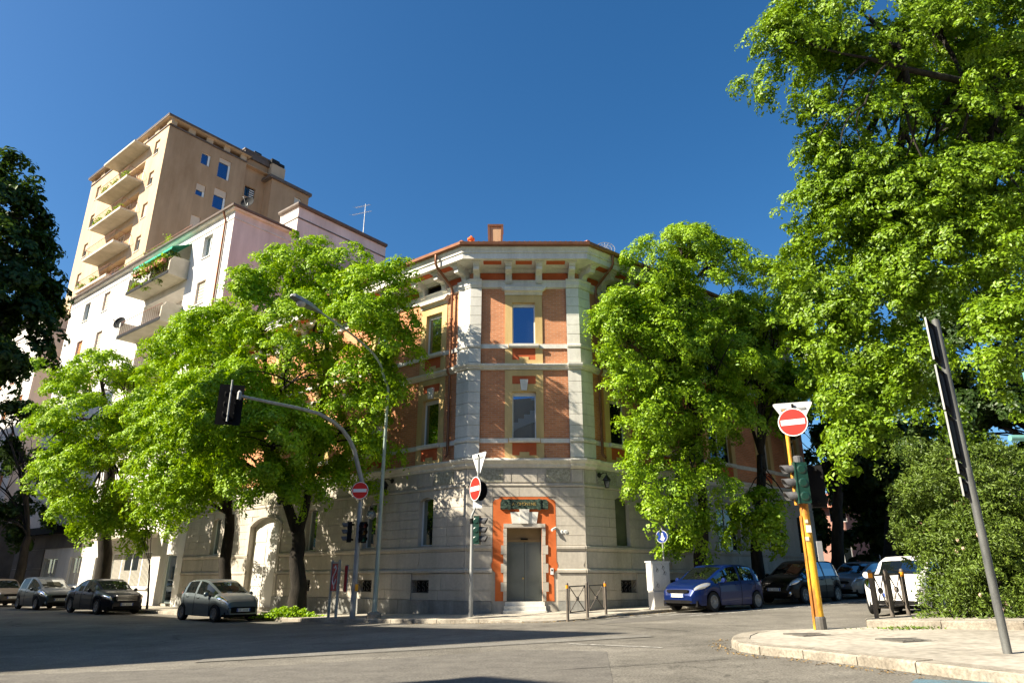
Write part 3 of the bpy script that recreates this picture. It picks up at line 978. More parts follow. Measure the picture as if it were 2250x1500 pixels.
# downpipes with swan necks, one on each side of the corner
for F in (FL, FR):
    s = .95
    top = F.p(s - .0, 1.2, 13.82)
    pts = [top, F.p(s, 1.2, 13.45), F.p(s + .0, 1.1, 13.3), F.p(s - .02, .24, 12.72), F.p(s, .16, 12.55), F.p(s, .16, 9.3), F.p(s, .3, 9.2), F.p(s, .3, 9.0), F.p(s, .16, 8.9), F.p(s, .16, 5.75), F.p(s, .3, 5.6)]
    dp = part('downpipe', MB().tube(pts, .055, 8), M['copper'], pal, smooth=True)
    mb = MB()
    for z in (6.3, 7.9, 9.7, 11.3, 12.4):
        mb.lathe(F.p(s, .16, z), [(.075, 0), (.075, .05)], 8)
    part('pipe_clip', mb, M['copper'], dp)

# ---------- ground floor
GWL = [2.08, 5.33, 9.25, 17.3]
GWR = [2.0, 5.0, 8.95, 12.6, 15.2]
gz0, gz1 = 2.39, 4.2
BASE = [(2.25, .48), (5.42, .46), (9.27, .3), (15.7, .4)]
BASER = [(2.18, .46), (5.0, .46), (8.95, .46), (12.6, .46)]
GATE = (11.7, 14.1)
DOOR = (-.2, 1.08, .45, 2.98)
def gw(F, c): return .85 if F is FR and abs(c - 8.95) < .01 else .39
gh = {}
for F, s0, s1, wins, base in ((FL, 0, LEND, GWL, BASE), (FC, XL, XR, [], []), (FR, 0, REND, GWR, BASER)):
    holes = [(c - gw(F, c), c + gw(F, c), gz0, gz1) for c in wins] + [(c - w, c + w, .72, 1.18) for c, w in base]
    if F is FL: holes.append((GATE[0], GATE[1], -.5, 4.02))
    if F is FC: holes.append((DOOR[0], DOOR[1], -.3, DOOR[3], .45))
    gh[F] = holes
    part('stone_wall', wall(MB(), F, s0, s1, -.8, 5.2, holes, .03, .3), M['stone'], pal)
PG = [P2(FL.p(LEND, .03, 0)), (XL, 25.8 - .03), (XR, 25.8 - .03), P2(FR.p(REND, .03, 0))]
def runs(F, s0, s1, z0, z1, extra=()):
    """free stretches of a wall between its openings at a height"""
    cuts = [(h[0], h[1]) for h in list(gh[F]) + list(extra) if h[2] < z1 - .02 and h[3] > z0 + .02]
    out = []
    x = s0
    for a, b in sorted(cuts):
        if a > x: out.append((x, a))
        x = max(x, b)
    if x < s1: out.append((x, s1))
    return out
# red door field keeps the courses away
FIELD = [(-.72, 1.62, .42, 4.1)]
def course(F, s0, s1, z0, z1, q, extra=(), lmin=.8, lmax=1.5, mt='stone', g=.007, name='ashlar_block'):
    for a, b in runs(F, s0, s1, z0, z1, extra):
        x = a
        while x < b - .02:
            L = random.uniform(lmin, lmax)
            y = b if b - x - L < .35 else x + L
            part(name, MB().box(F, x + (g if x > a else 0), y - (g if y < b else 0), .02, q + random.uniform(-.002, .002), z0 + g, z1 - g), M[mt], pal)
            x = y
for F, s0, s1, ex in ((FL, .02, LEND, ()), (FC, XL + .02, XR - .02, FIELD), (FR, .02, REND, ())):
    hz = (4.43 - 2.36) / 6
    for k in range(6):
        course(F, s0, s1, 2.36 + k * hz, 2.36 + (k + 1) * hz, .055, ex)
    course(F, s0, s1, .82, 1.41, .075, ex, 1.0, 1.9)
    course(F, s0, s1, .48, .82, .075, ex, 1.0, 1.9)
    for (z0, z1, q, mt, nm) in ((2.20, 2.345, .11, 'stone', 'dado_cap'), (1.42, 1.54, .12, 'stone', 'plinth_cap'), (-.8, .475, .12, 'plinth', 'plinth_slab')):
        for a, b in runs(F, s0 - .02, s1 + (.0 if F is not FC else .02), z0, z1, ex):
            if nm == 'plinth_slab':
                n = max(1, round((b - a) / 1.6))
                for i in range(n):
                    part(nm, MB().box(F, a + (b - a) * i / n + .006, a + (b - a) * (i + 1) / n - .006, .0, q, z0, z1), M[mt], pal)
            elif nm == 'dado_cap':
                part(nm, MB().prism_a(F, [(0, z0 - .05), (.06, z0 - .03), (.09, z0 + .03), (q, z0 + .05), (q, z1 - .02), (q - .02, z1), (0, z1)], a, b), M[mt], pal)
            else:
                part(nm, MB().prism_a(F, [(0, z0), (q, z0 + .01), (q, z1 - .03), (.07, z1 + .03), (0, z1 + .04)], a, b), M[mt], pal)
    # dado panels with swelling ends
    for a, b in runs(F, s0, s1, 1.6, 2.15, ex):
        n = max(1, round((b - a) / 2.2))
        for i in range(n):
            x0, x1 = a + (b - a) * i / n + .012, a + (b - a) * (i + 1) / n - .012
            part('dado_panel', MB().prism(F, [(x0 + .02, 1.585), (x1 - .02, 1.585), (x1 - .06, 1.68), (x1, 1.82), (x1, 2.14), (x0, 2.14), (x0, 1.82), (x0 + .06, 1.68)], .02, .055), M['stone'], pal)
    # frieze above the courses
    part('frieze_fillet', MB().prism_a(F, [(0, 4.44), (.06, 4.45), (.08, 4.49), (.08, 4.53), (0, 4.56)], s0 - .02, s1 + .0), M['stone'], pal)
    if F is FC:
        fz = [(-1.6, -1.28, 's'), (-1.22, -.32, 'r'), (-.28, -.04, 's'), (0.0, .94, 's'), (.98, 1.22, 's'), (1.27, 2.17, 'r'), (2.22, 2.62, 's')]
    else:
        fz = []
        x = .05
        k = 0
        while x < s1 - 1.2:
            L = (.6, 1.05, .8, 1.3)[k % 4]
            fz.append((x, x + L, 'r' if k % 4 == 1 else 's')); x += L + .04; k += 1
    for a, b, t in fz:
        part('frieze_slab', MB().box(F, a, b, .02, .055, 4.62, 5.1), M['rough' if t == 'r' else 'stone'], pal)
# slender corner pieces close the folds of the ground floor
for pth in ([P2(FL.p(.02, 0, 0)), fL, (XL + .02, 25.8)], [(XR - .02, 25.8), fR, P2(FR.p(.02, 0, 0))]):
    part('corner_stone', MB().sweep(pth, rect(.056, .48, 5.1)), M['stone'], pal)
    part('corner_stone', MB().sweep(pth, rect(.1195, -.6, .475)), M['plinth'], pal)
    part('corner_stone', MB().sweep(pth, [(0, 1.42), (.12, 1.43), (.12, 1.51), (.07, 1.57), (0, 1.58)]), M['stone'], pal)
    part('corner_stone', MB().sweep(pth, [(0, 2.15), (.06, 2.17), (.09, 2.23), (.11, 2.25), (.11, 2.325), (.09, 2.345), (0, 2.345)]), M['stone'], pal)
# ground-floor windows: arched head, steel sill
for F, wins in ((FL, GWL), (FR, GWR)):
    for c in wins:
        w = gw(F, c)
        if F is FL or c != 8.95:
            ap = arch_poly(c - w, c + w, gz1 - .13, .125)
            for s in (0, 1):
                half = [p for p in ap if (p[0] <= c + .001 if s == 0 else p[0] >= c - .001)]
                poly = half + ([(c, gz1), (c - w, gz1)] if s == 0 else [(c + w, gz1), (c, gz1)])
                part('arch_spandrel', MB().prism(F, poly, -.2, .029), M['stone'], pal)
        if F is FR and c == 2.0:
            w_ = window(pal, F, c - w, c + w, gz0, gz1, -.12, 'shutgreen', 'shutgreen', .04)
        else:
            window(pal, F, c - w, c + w, gz0, gz1, -.14, 'white', 'darkglass', .045, 1 if w > .6 else 0)
        part('sill', MB().prism_a(F, [(-.2, gz0 - .03), (.09, gz0 - .03), (.09, gz0), (-.2, gz0 + .03)], c - w, c + w), M['galv'], pal)
for F, base in ((FL, BASE), (FR, BASER)):
    for c, w in base:
        part('cellar_recess', MB().quad(F, c - w, c + w, -.26, .72, 1.18), M['matblack'], pal)
        mb = MB()
        mb.box(F, c - w + .01, c + w - .01, -.02, 0, .735, .755).box(F, c - w + .01, c + w - .01, -.02, 0, 1.145, 1.165)
        for k in range(4):
            x = c - w + w * 2 * (k + .5) / 4
            for sgn in (1, -1):
                pts = []
                for j in range(13):
                    t = j / 12 * math.pi * 1.7
                    r = .10 * (1 - j / 18)
                    pts.append(F.p(x + sgn * (r * math.sin(t)) * .9, -.01, .95 + sgn * (.10 - r * math.cos(t) + .0)))
                mb.tube(pts, .011, 5)
        part('iron_grille', mb, M['iron'], pal)
# carriage gate in its segmental arch
ap = arch_poly(GATE[0], GATE[1], 3.62, .4, 12)
part('arch_spandrel', MB().prism(FL, ap + [(GATE[1], 4.02), (GATE[0], 4.02)], -.28, .029), M['stone'], pal)
outer = arch_poly(GATE[0] - .22, GATE[1] + .22, 3.66, .47, 12)
mb = MB()
ring = [(p, q) for p, q in zip(ap, outer)]
for i in range(len(ring) - 1):
    a, b = ring[i], ring[i + 1]
    mb.prism(FL, [a[0], b[0], b[1], a[1]], .03, .10)
mb.box(FL, GATE[0] - .22, GATE[0], .03, .10, -.4, 3.64).box(FL, GATE[1], GATE[1] + .22, .03, .10, -.4, 3.64)
part('gate_moulding', mb, M['stone'], pal)
gc = (GATE[0] + GATE[1]) / 2
M['gate'] = mat('pale_gate_paint', (0.56, 0.54, 0.49), (0.63, 0.61, 0.56), 1.5, 0.6)
for s in (0, 1):
    x0, x1 = (GATE[0], gc - .01) if s == 0 else (gc + .01, GATE[1])
    lf = part('gate_leaf', MB().box(FL, x0, x1, -.26, -.2, -.4, 4.02), M['gate'], pal)
    for z0, z1 in ((-.1, .75), (.9, 1.75), (1.9, 2.75), (2.9, 3.55)):
        part('gate_panel', MB().box(FL, x0 + .12, x1 - .12, -.2, -.175, z0, z1), M['gate'], lf)
part('gate_handle', MB().tube([FL.p(gc - .1, -.16, 1.3), FL.p(gc - .1, -.12, 1.35), FL.p(gc - .1, -.16, 1.4)], .015, 6), M['black'], pal)

# entrance: orange field with scrolled shoulders, quoined frame, lintel stones, marble name slab
cc = .45
hl = [(-.71, .475), (-.71, 1.42), (-.80 + .03, 1.5), (-.77, 1.7), (-.71, 1.85), (-.71, 3.92)]
def scal(x0, z0, x1, z1):
    pts = []
    for k in range(5):
        t = math.pi / 2 * k / 4
        pts.append((x0 + (x1 - x0) * .5 * (1 - math.cos(t)), z0 + (z1 - z0) * .5 * math.sin(t)))
    for k in range(1, 6):
        t = math.pi / 2 * k / 5
        pts.append((x0 + (x1 - x0) * (.5 + .5 * math.sin(t)), z0 + (z1 - z0) * (.5 + .5 * (1 - math.cos(t)))))
    return pts
left = [(-.60, .475), (-.60, 1.42), (-.74, 1.55), (-.74, 1.72), (-.70, 1.8), (-.70, 3.9)] + scal(-.68, 3.9, -.44, 4.08)
right = [(2 * cc - x, z) for x, z in reversed(left)]
holeL = [(-.2, .475), (-.2, 2.98)]
field = [p for p in left] + [p for p in right] + [(1.08, .475), (1.08, 2.98), (-.2, 2.98), (-.2, .475)]
part('door_field', MB().prism(FC, field, .02, .048), M['orange'], pal)
for s in (-1, 1):
    for k in range(8):
        z0 = .475 + k * .315
        z1 = min(z0 + .315, 2.96)
        wd = .21 if k % 2 else .12
        if k == 7: wd = .13
        a, b = (cc - .64 - wd, cc - .64) if s < 0 else (cc + .64, cc + .64 + wd)
        part('door_quoin', MB().box(FC, a, b, -.02, .085, z0 + .004, z1 - .004), M['stone'], pal)
part('door_lintel', MB().box(FC, cc - .76, cc + .76, -.02, .09, 2.985, 3.12), M['stone'], pal)
part('lintel_stone', MB().prism(FC, [(cc - .45, 3.125), (cc - .155, 3.125), (cc - .16, 3.53), (cc - .51, 3.53)], .02, .10), M['trim'], pal)
part('lintel_stone', MB().prism(FC, [(cc + .155, 3.125), (cc + .45, 3.125), (cc + .51, 3.53), (cc + .16, 3.53)], .02, .10), M['trim'], pal)
part('keystone', MB().prism(FC, [(cc - .15, 3.122), (cc + .15, 3.122), (cc + .18, 3.63), (cc - .18, 3.63)], .02, .14), M['trim'], pal)
slabp = [(cc - .88, 3.63), (cc + .88, 3.63), (cc + .88, 3.86), (cc + .82, 3.98), (cc - .82, 3.98), (cc - .88, 3.86)]
ns = part('name_slab', MB().prism(FC, slabp, .048, .12), M['marble'], pal)
for x in (-.555, .555):
    part('slab_band', MB().box(FC, cc + x - .05, cc + x + .05, .1, .15, 3.60, 4.0), M['marble'], ns)

def text(body, F, a, z, q, size, mt, parent, name='lettering', depth=.006, align='CENTER'):
    cu = bpy.data.curves.new('lettering', 'FONT')
    cu.body = body
    cu.size = size
    cu.extrude = depth
    cu.align_x = align
    cu.align_y = 'CENTER'
    tmp = bpy.data.objects.new('lettering', cu)
    COL.objects.link(tmp)
    dg = bpy.context.evaluated_depsgraph_get()
    me = bpy.data.meshes.new_from_object(tmp.evaluated_get(dg))
    bpy.data.objects.remove(tmp)
    bpy.data.curves.remove(cu)
    org = ORG.get(parent.name, Vector((0, 0, 0)))
    for v in me.vertices:
        x, y, zz = v.co
        v.co = F.p(a + x, q + zz, z + y) - org
    me.materials.clear()
    me.materials.append(M[mt])
    return part(name, me, None, parent)
for k, chr_ in enumerate('A·OMONINE'):
    text(chr_, FC, cc - .40 + k * .1, 3.81, .125, .155, 'gold', ns, name='letter')

part('transom_panel', MB().box(FC, DOOR[0] + .002, DOOR[1] - .002, -.42, -.36, 2.60, 2.975), M['beige'], pal)
part('door_lamp', MB().box(FC, cc - .13, cc + .13, -.36, -.28, 2.57, 2.62), M['matblack'], pal)
part('door_head', MB().box(FC, DOOR[0] + .002, DOOR[1] - .002, -.44, -.34, 2.50, 2.60), M['beige'], pal)
for s in (0, 1):
    x0, x1 = (DOOR[0] + .01, cc - .006) if s == 0 else (cc + .006, DOOR[1] - .01)
    lf = part('door_leaf', MB().box(FC, x0, x1, -.44, -.38, .47, 2.5), M['greydoor'], pal)
    for z0, z1 in ((.62, 1.10), (1.20, 2.40)):
        part('door_panel', MB().box(FC, x0 + .11, x1 - .09, -.38, -.362, z0, z1).box(FC, x0 + .17, x1 - .15, -.362, -.352, z0 + .06, z1 - .06), M['greydoor'], lf)
    if s == 0:
        part('door_handle', MB().lathe(FC.p(x1 - .05, -.37, 1.24), [(.02, 0), (.02, .03), (.035, .04), (.03, .07), (.005, .08)], 10, 0, (0, -1, 0)), M['gold'], lf)
for k in range(3):
    part('entrance_step', MB().box(FC, cc - .70 - .03 * k, cc + .70 + .03 * k, (-.4, .08, .30)[k], (.1, .32, .56)[k], -.3, .455 - .14 * k), M['trim'], pal)
ic = part('intercom', MB().box(FC, 1.375, 1.48, .05, .10, 1.36, 1.58), M['white'], pal)
part('intercom_grille', MB().box(FC, 1.40, 1.455, .10, .105, 1.48, 1.54), M['matblack'], ic)
cm = part('security_camera', MB().tube([FC.p(1.60, .05, 2.97), FC.p(1.52, .14, 2.93), FC.p(1.44, .2, 2.88)], .045, 8), M['white'], pal)
for x in (1.83, 1.96):
    hn = part('house_number', MB().lathe(FC.p(x, .055, 2.83), [(.065, 0), (.065, .015), (.055, .02)], 14, 0, (0, -1, 0)), M['white'], pal)
    part('numeral', MB().box(FC, x - .008, x + .008, .074, .08, 2.79, 2.87), M['black'], hn)
# rooftop glass dome light at the right eave
# wall lanterns and the globe lamp
def lantern(F, s, z, label):
    P = F.p(s, .05, z)
    t = thing('wall_lantern', label, 'lantern', P, group='iron lanterns on the corner building')
    part('wall_plate', MB().lathe(F.p(s, .05, z), [(.10, 0), (.10, .03), (.05, .05)], 10, 0, (F.n.x, F.n.y, 0)), M['black'], t)
    part('arm', MB().tube([F.p(s, .08, z), F.p(s, .3, z + .06), F.p(s, .45, z + .04), F.p(s, .45, z - .06)], .018, 6), M['black'], t)
    c = F.p(s, .45, z - .06)
    part('hood', MB().lathe(c, [(.17, -.18), (.16, -.15), (.06, -.02), (.03, .02)], 8), M['black'], t)
    g = part('glass', MB().lathe(c, [(.07, -.44), (.13, -.19)], 4), M['darkglass'], t)
    mb = MB()
    for k in range(4):
        a = math.pi / 2 * k + math.pi / 4
        mb.tube([c + Vector((.075 * math.cos(a), .075 * math.sin(a), -.44)), c + Vector((.14 * math.cos(a), .14 * math.sin(a), -.19))], .01, 4)
    mb.lathe(c, [(.085, -.46), (.085, -.44)], 8)
    part('cage', mb, M['black'], t)
lantern(FL, 4.1, 5.0, 'black iron lantern on the left street front, left of the corner beside the globe lamp')
lantern(FL, 11.35, 5.0, 'black iron lantern half hidden by the forked tree, above the carriage gate')
lantern(FR, .8, 4.95, 'black iron lantern on the right street front, at the edge of the linden foliage')
P = FL.p(4.75, .05, 4.2)
t = thing('globe_lamp', 'clear globe lamp hanging from a swan-neck bracket by the second ground-floor window', 'lamp', P)
part('bracket', MB().tube([FL.p(4.8, .05, 3.85), FL.p(4.8, .14, 4.1), FL.p(4.75, .3, 4.22), FL.p(4.68, .5, 4.2), FL.p(4.66, .58, 4.05), FL.p(4.66, .58, 3.92)], .02, 6), M['galv'], t)
part('cap', MB().lathe(FL.p(4.66, .58, 3.85), [(.09, 0), (.05, .06), (.02, .09)], 10), M['black'], t)
gl = []
for k in range(9):
    a = math.pi * k / 8
    gl.append((max(.004, .2 * math.sin(a)), -.2 * math.cos(a)))
part('globe', MB().lathe(FL.p(4.66, .58, 3.66), gl, 14), glass_mat('lamp_globe', (.9, .95, 1), .12, (.5, .5, .48), .03, .7), t, smooth=True)
# glass dish on the right eave
dc = FR.p(1.4, .4, 14.45)
t = thing('satellite_dish', 'thin pale mesh dish standing on the eave right of the corner building roof', 'satellite dish', dc)
rings = MB()
for r in (.42, .28, .14):
    rings.tube([dc + Vector((r * math.cos(k * math.pi / 10), 0.1 * r * math.sin(k * math.pi / 10), .12 + r * .8 * math.sin(k * math.pi / 10))) for k in range(21)], .012, 5)
for k in range(8):
    a = k * math.pi / 8
    rings.tube([dc + Vector((.42 * math.cos(a + s * math.pi), .042 * math.sin(a + s * math.pi), .12 + .336 * math.sin(a + s * math.pi))) for s in (0, 1)], .006, 4)
part('reflector_mesh', rings, M['galv'], t)
part('mount', MB().tube([dc + Vector((0, 0, -.5)), dc + Vector((0, 0, .1))], .03, 6), M['galv'], t)

# ------------------------------------------------------------------ foliage
def leaf_mesh(name, pos, nor, size, mt, org, seed, aspect=.62):
    """one small folded leaf per row of pos: two triangles each"""
    rng = np.random.default_rng(seed)
    n = len(pos)
    nor = nor / np.linalg.norm(nor, axis=1, keepdims=True)
    t = rng.normal(size=(n, 3))
    t -= (t * nor).sum(1, keepdims=True) * nor
    t /= np.linalg.norm(t, axis=1, keepdims=True) + 1e-9
    s = np.cross(nor, t)
    sz = size[:, None]
    V = np.empty((n, 4, 3))
    V[:, 0] = pos - t * sz * .5
    V[:, 1] = pos + s * sz * aspect * .5 + nor * sz * .10
    V[:, 2] = pos + t * sz * .55 - nor * sz * .08
    V[:, 3] = pos - s * sz * aspect * .5 + nor * sz * .10
    V = V.reshape(-1, 3) - np.array(org)
    base = np.arange(n) * 4
    F = np.stack([base, base + 1, base + 2, base, base + 2, base + 3], 1).reshape(-1)
    me = bpy.data.meshes.new(name)
    me.vertices.add(len(V))
    me.vertices.foreach_set('co', V.reshape(-1).astype(np.float32))
    me.loops.add(len(F))
    me.loops.foreach_set('vertex_index', F.astype(np.int32))
    me.polygons.add(2 * n)
    me.polygons.foreach_set('loop_start', (np.arange(2 * n) * 3).astype(np.int32))
    me.materials.append(mt)
    me.update(calc_edges=True)
    return me

def crown_leaves(blobs, nleaf, size, seed, clump=.32, keep=(), shell=.62, per=46, spray=(.85, .58), group_n=14, rand=.2):
    """leaves sit on small domes, the domes along drooping sprays, the sprays through a union of ellipsoids [(centre, (rx, ry, rz))]"""
    rng = np.random.default_rng(seed)
    C = np.array([b[0] for b in blobs], float)
    Rr = np.array([b[1] for b in blobs], float)
    wts = (Rr[:, 0] * Rr[:, 1] + Rr[:, 0] * Rr[:, 2] + Rr[:, 1] * Rr[:, 2])
    wts /= wts.sum()
    unit = lambda a: a / (np.linalg.norm(a, axis=1, keepdims=True) + 1e-9)
    ns = max(3, nleaf // (per * group_n))
    cen = np.empty((0, 3)); out = np.empty((0, 3))
    for _ in range(60):
        k = rng.choice(len(blobs), ns, p=wts)
        d = unit(rng.normal(size=(ns, 3)))
        rad = shell + (1 - shell) * rng.random(ns) ** .55
        p = C[k] + d * rad[:, None] * Rr[k]
        nd = np.linalg.norm((p[:, None] - C[None]) / Rr[None], axis=2)
        nd[np.arange(ns), k] = 9
        ok = nd.min(1) > shell * .85
        for P, nn, mn in keep:
            ok &= ((p - np.array([P[0], P[1], 0])) @ np.array([nn[0], nn[1], 0])) > mn + .2
        cen = np.concatenate([cen, p[ok]]); out = np.concatenate([out, d[ok]])
        if len(cen) >= ns: break
    cen = cen[:ns]; out = out[:ns]
    ns = len(cen)
    # domes along each spray: long axis outwards, dipping at the tip
    nc = ns * group_n
    si = np.repeat(np.arange(ns), group_n)
    flat_out = unit(out * np.array([1, 1, .25]) + rng.normal(size=(ns, 3)) * .25)
    up = unit(np.array([0, 0, 1.0]) + out * .45 + rng.normal(size=(ns, 3)) * .15)
    a1 = unit(flat_out - (flat_out * up).sum(1, keepdims=True) * up)
    a2 = np.cross(up, a1)
    sc = (.65 + .7 * rng.random(ns))[si]
    x = (rng.random(nc) * 2 - 1); y = rng.normal(size=nc) * .5
    y *= (1.15 - .55 * np.abs(x))
    cc = cen[si] + a1[si] * (x * spray[0] * sc)[:, None] + a2[si] * (y * spray[1] * sc)[:, None] - up[si] * (.30 * (x + .4) ** 2 * sc + .25 * y * y)[:, None] + rng.normal(size=(nc, 3)) * .09
    li = rng.integers(0, nc, nleaf)
    ax = unit(up[si] * .75 + out[si] * .65 + rng.normal(size=(nc, 3)) * .22)
    cr = clump * (.6 + .75 * rng.random(nc))
    dv = unit(ax[li] * .75 + unit(rng.normal(size=(nleaf, 3))) * .95)
    rr = (.72 + .34 * rng.random(nleaf)) * cr[li]
    sq = dv - ax[li] * ((dv * ax[li]).sum(1) * .35)[:, None]
    pos = cc[li] + sq * rr[:, None]
    nor = dv + ax[li] * .35 + rng.normal(size=(nleaf, 3)) * rand
    sz = size * (.65 + .65 * rng.random(nleaf))
    ok = np.ones(nleaf, bool)
    for P, nn, mn in keep:
        ok &= ((pos - np.array([P[0], P[1], 0])) @ np.array([nn[0], nn[1], 0])) > mn
    return pos[ok], nor[ok], sz[ok]

def blob(u, v, Y, ru, rv, depth=None):
    """ellipsoid centred where the photo shows it, at depth Y; radii in photo pixels there"""
    P = at(u, v, Y)
    k = pxm(P)
    rx, rz = ru / k, rv / k
    return ((P.x, P.y, P.z), (rx, depth or (rx + rz) / 2, rz))

def rough(blobs, k, seed, f=(.28, .5)):
    """adds smaller lobes round the big ones so that the outline is uneven"""
    rng = random.Random(seed)
    out = list(blobs)
    for c, r in blobs:
        for _ in range(k):
            d = Vector((rng.gauss(0, 1), rng.gauss(0, 1), rng.gauss(0, 1))).normalized()
            g = rng.uniform(*f)
            out.append(((c[0] + d.x * r[0] * .85, c[1] + d.y * r[1] * .85, c[2] + d.z * r[2] * .85), (r[0] * g, r[1] * g, r[2] * g)))
    return out

KEEP_L = ((-1.65, 25.8), nL, .55)
KEEP_R = ((2.66, 25.8), nR, .5)
def limb(p0, p1, r0, r1, rng, sag=.25, n=6):
    p0, p1 = Vector(p0), Vector(p1)
    L = (p1 - p0).length
    mid = Vector((rng.uniform(-1, 1), rng.uniform(-1, 1), rng.uniform(0, 1))) * L * .12
    pts, rs = [], []
    for i in range(n + 1):
        t = i / n
        p = p0.lerp(p1, t) + mid * math.sin(math.pi * t) + Vector((0, 0, 1)) * L * sag * (t - t * t)
        pts.append(p); rs.append(r0 + (r1 - r0) * t ** .8)
    return pts, rs

def tree(name, label, base, fork, r0, blobs, nleaf, size, mt, seed, keep=(), clump=.32, group=None, cat='tree', stems=None, per=46, limbs=None, shell=.62, lobes=2, spray=(.85, .58), lr=.38):
    rng = random.Random(seed)
    base = Vector(base)
    t = thing(name, label, cat, base, group=group)
    fork = Vector(fork)
    mb = MB()
    pts, rs = [base - Vector((0, 0, .3))], [r0 * 1.25]
    for i in range(1, 7):
        q = i / 6
        pts.append(base.lerp(fork, q) + Vector((rng.uniform(-1, 1), rng.uniform(-1, 1), 0)) * r0 * .25 * (q < 1))
        rs.append(r0 * (1.08 - .33 * q) if i > 1 else r0 * 1.12)
    mb.tube(pts, rs, 12)
    part('trunk', mb, M['bark'], t, smooth=True)
    tops = stems or []
    for s_pts, s_r in tops:
        sp = [fork - Vector((0, 0, .15))] + [Vector(p) for p in s_pts]
        part('branch', MB().tube(sp, [s_r * (1 - .6 * i / (len(sp) - 1)) for i in range(len(sp))], 9), M['bark'], t, smooth=True)
    order = sorted(range(len(blobs)), key=lambda i: -blobs[i][1][0] * blobs[i][1][2])[:limbs or 9]
    for i in order:
        c, rr = Vector(blobs[i][0]), blobs[i][1]
        st = fork
        if tops:
            cand = [Vector(p) for s_pts, s_r in tops for p in s_pts]
            st = min(cand, key=lambda p: (p - c).length + (3 if p.z > c.z - .3 else 0))
        pts, rs = limb(st, c, r0 * lr, r0 * lr * .32, rng)
        mb = MB().tube(pts, rs, 7)
        for j in range(7):
            a = rng.choice(pts[2:])
            d = Vector((rng.gauss(0, 1), rng.gauss(0, 1), rng.gauss(.25, .8))).normalized()
            e = c + Vector((d.x * rr[0], d.y * rr[1], d.z * rr[2])) * rng.uniform(.6, .9)
            if any((Vector((e.x, e.y)) - Vector(P[:2])).dot(Vector(nn)) < mn for P, nn, mn in keep):
                continue
            p2, r2 = limb(a, e, r0 * .13, r0 * .035, rng, .1, 4)
            mb.tube(p2, r2, 5)
        part('branch', mb, M['bark'], t, smooth=True)
    pos, nor, sz = crown_leaves(rough(blobs, lobes, seed), nleaf, size, seed, clump, keep, shell=shell, per=per, spray=spray)
    part('crown', leaf_mesh('crown', pos, nor, sz, M[mt], base, seed), None, t)
    return t

def row_point(u, F, q):
    """where a line parallel to a front, q in front of it, shows at photo column u near eye level"""
    k = (u - 1125) / 1500 / 1.07
    o, d = F.p(0, q, 0), F.d
    s = (k * o.y - o.x) / (d.x - k * d.y)
    p = F.p(s, q, 0)
    return Vector((p.x, p.y, PV(p.x, p.y))), s

# trees of the left street, seen right to left
b1, s1_ = row_point(655, FL, 2.25)
Y1 = b1.y
fk = at(655, 1168, Y1)
tree('street_tree', 'large bright green tree with a forked black trunk rising from weeds beside the carriage gate', b1, fk, .33, [
    blob(640, 620, Y1 - 1.8, 120, 80), blob(735, 580, Y1 - 3, 80, 52), blob(800, 650, Y1 - 4.1, 95, 72), blob(600, 950, Y1 - 3.0, 110, 85), blob(520, 880, Y1 - 2.4, 105, 85), blob(690, 720, Y1 - 1.5, 150, 105),
    blob(560, 690, Y1 - .5, 110, 95), blob(500, 790, Y1, 120, 100), blob(470, 730, Y1 - 1, 80, 70), blob(545, 650, Y1 - 1.5, 75, 70), blob(820, 745, Y1 - 3.4, 75, 75), blob(800, 850, Y1 - 2.4, 88, 80),
    blob(640, 840, Y1 - 2.4, 150, 105), blob(490, 890, Y1 - 1, 120, 95), blob(760, 950, Y1 - 1, 110, 80), blob(600, 980, Y1 - 2.2, 130, 78),
    blob(840, 930, Y1 - .4, 55, 95), blob(800, 1020, Y1 - .8, 80, 42), blob(640, 1050, Y1 - 1.8, 100, 42), blob(520, 1010, Y1 - 1.4, 90, 80), blob(860, 600, Y1 - 3.9, 32, 38), blob(690, 555, Y1 - 2.4, 40, 25), blob(765, 548, Y1 - 2.8, 22, 22)],
    165000, .118, 'leaf_lime', 11, (KEEP_L,), .34, 'trees along the left street',
    stems=[([at(632, 1110, Y1 - .1), at(612, 1030, Y1), at(590, 900, Y1 - .4), at(580, 760, Y1)], .21), ([at(672, 1110, Y1), at(690, 1010, Y1), at(712, 860, Y1), at(722, 690, Y1)], .2)], limbs=11)
b2, s2_ = row_point(492, FL, 2.25)
Y2 = b2.y
tree('street_tree', 'bright green tree behind the silver-blue hatchback, its crown reaching lowest over the pavement', b2, at(505, 1130, Y2), .27, [
    blob(400, 800, Y2, 80, 75), blob(450, 760, Y2 + .5, 80, 70), blob(370, 900, Y2 - 1, 75, 90), blob(430, 960, Y2 - 1.5, 105, 95), blob(455, 720, Y2 - .5, 70, 60), blob(400, 745, Y2 - 1, 55, 55), blob(340, 860, Y2 - 1.2, 45, 70), blob(350, 1000, Y2 - .5, 60, 75),
    blob(430, 980, Y2 - 2.4, 95, 80), blob(365, 1030, Y2 - 2.6, 65, 65), blob(480, 1060, Y2 - 1, 75, 60), blob(390, 1070, Y2 - 1, 85, 60), blob(345, 1090, Y2, 45, 50)],
    72000, .13, 'leaf_lime', 12, (KEEP_L,), .36, 'trees along the left street', limbs=7)
b3, s3_ = row_point(222, FL, 2.3)
Y3 = b3.y
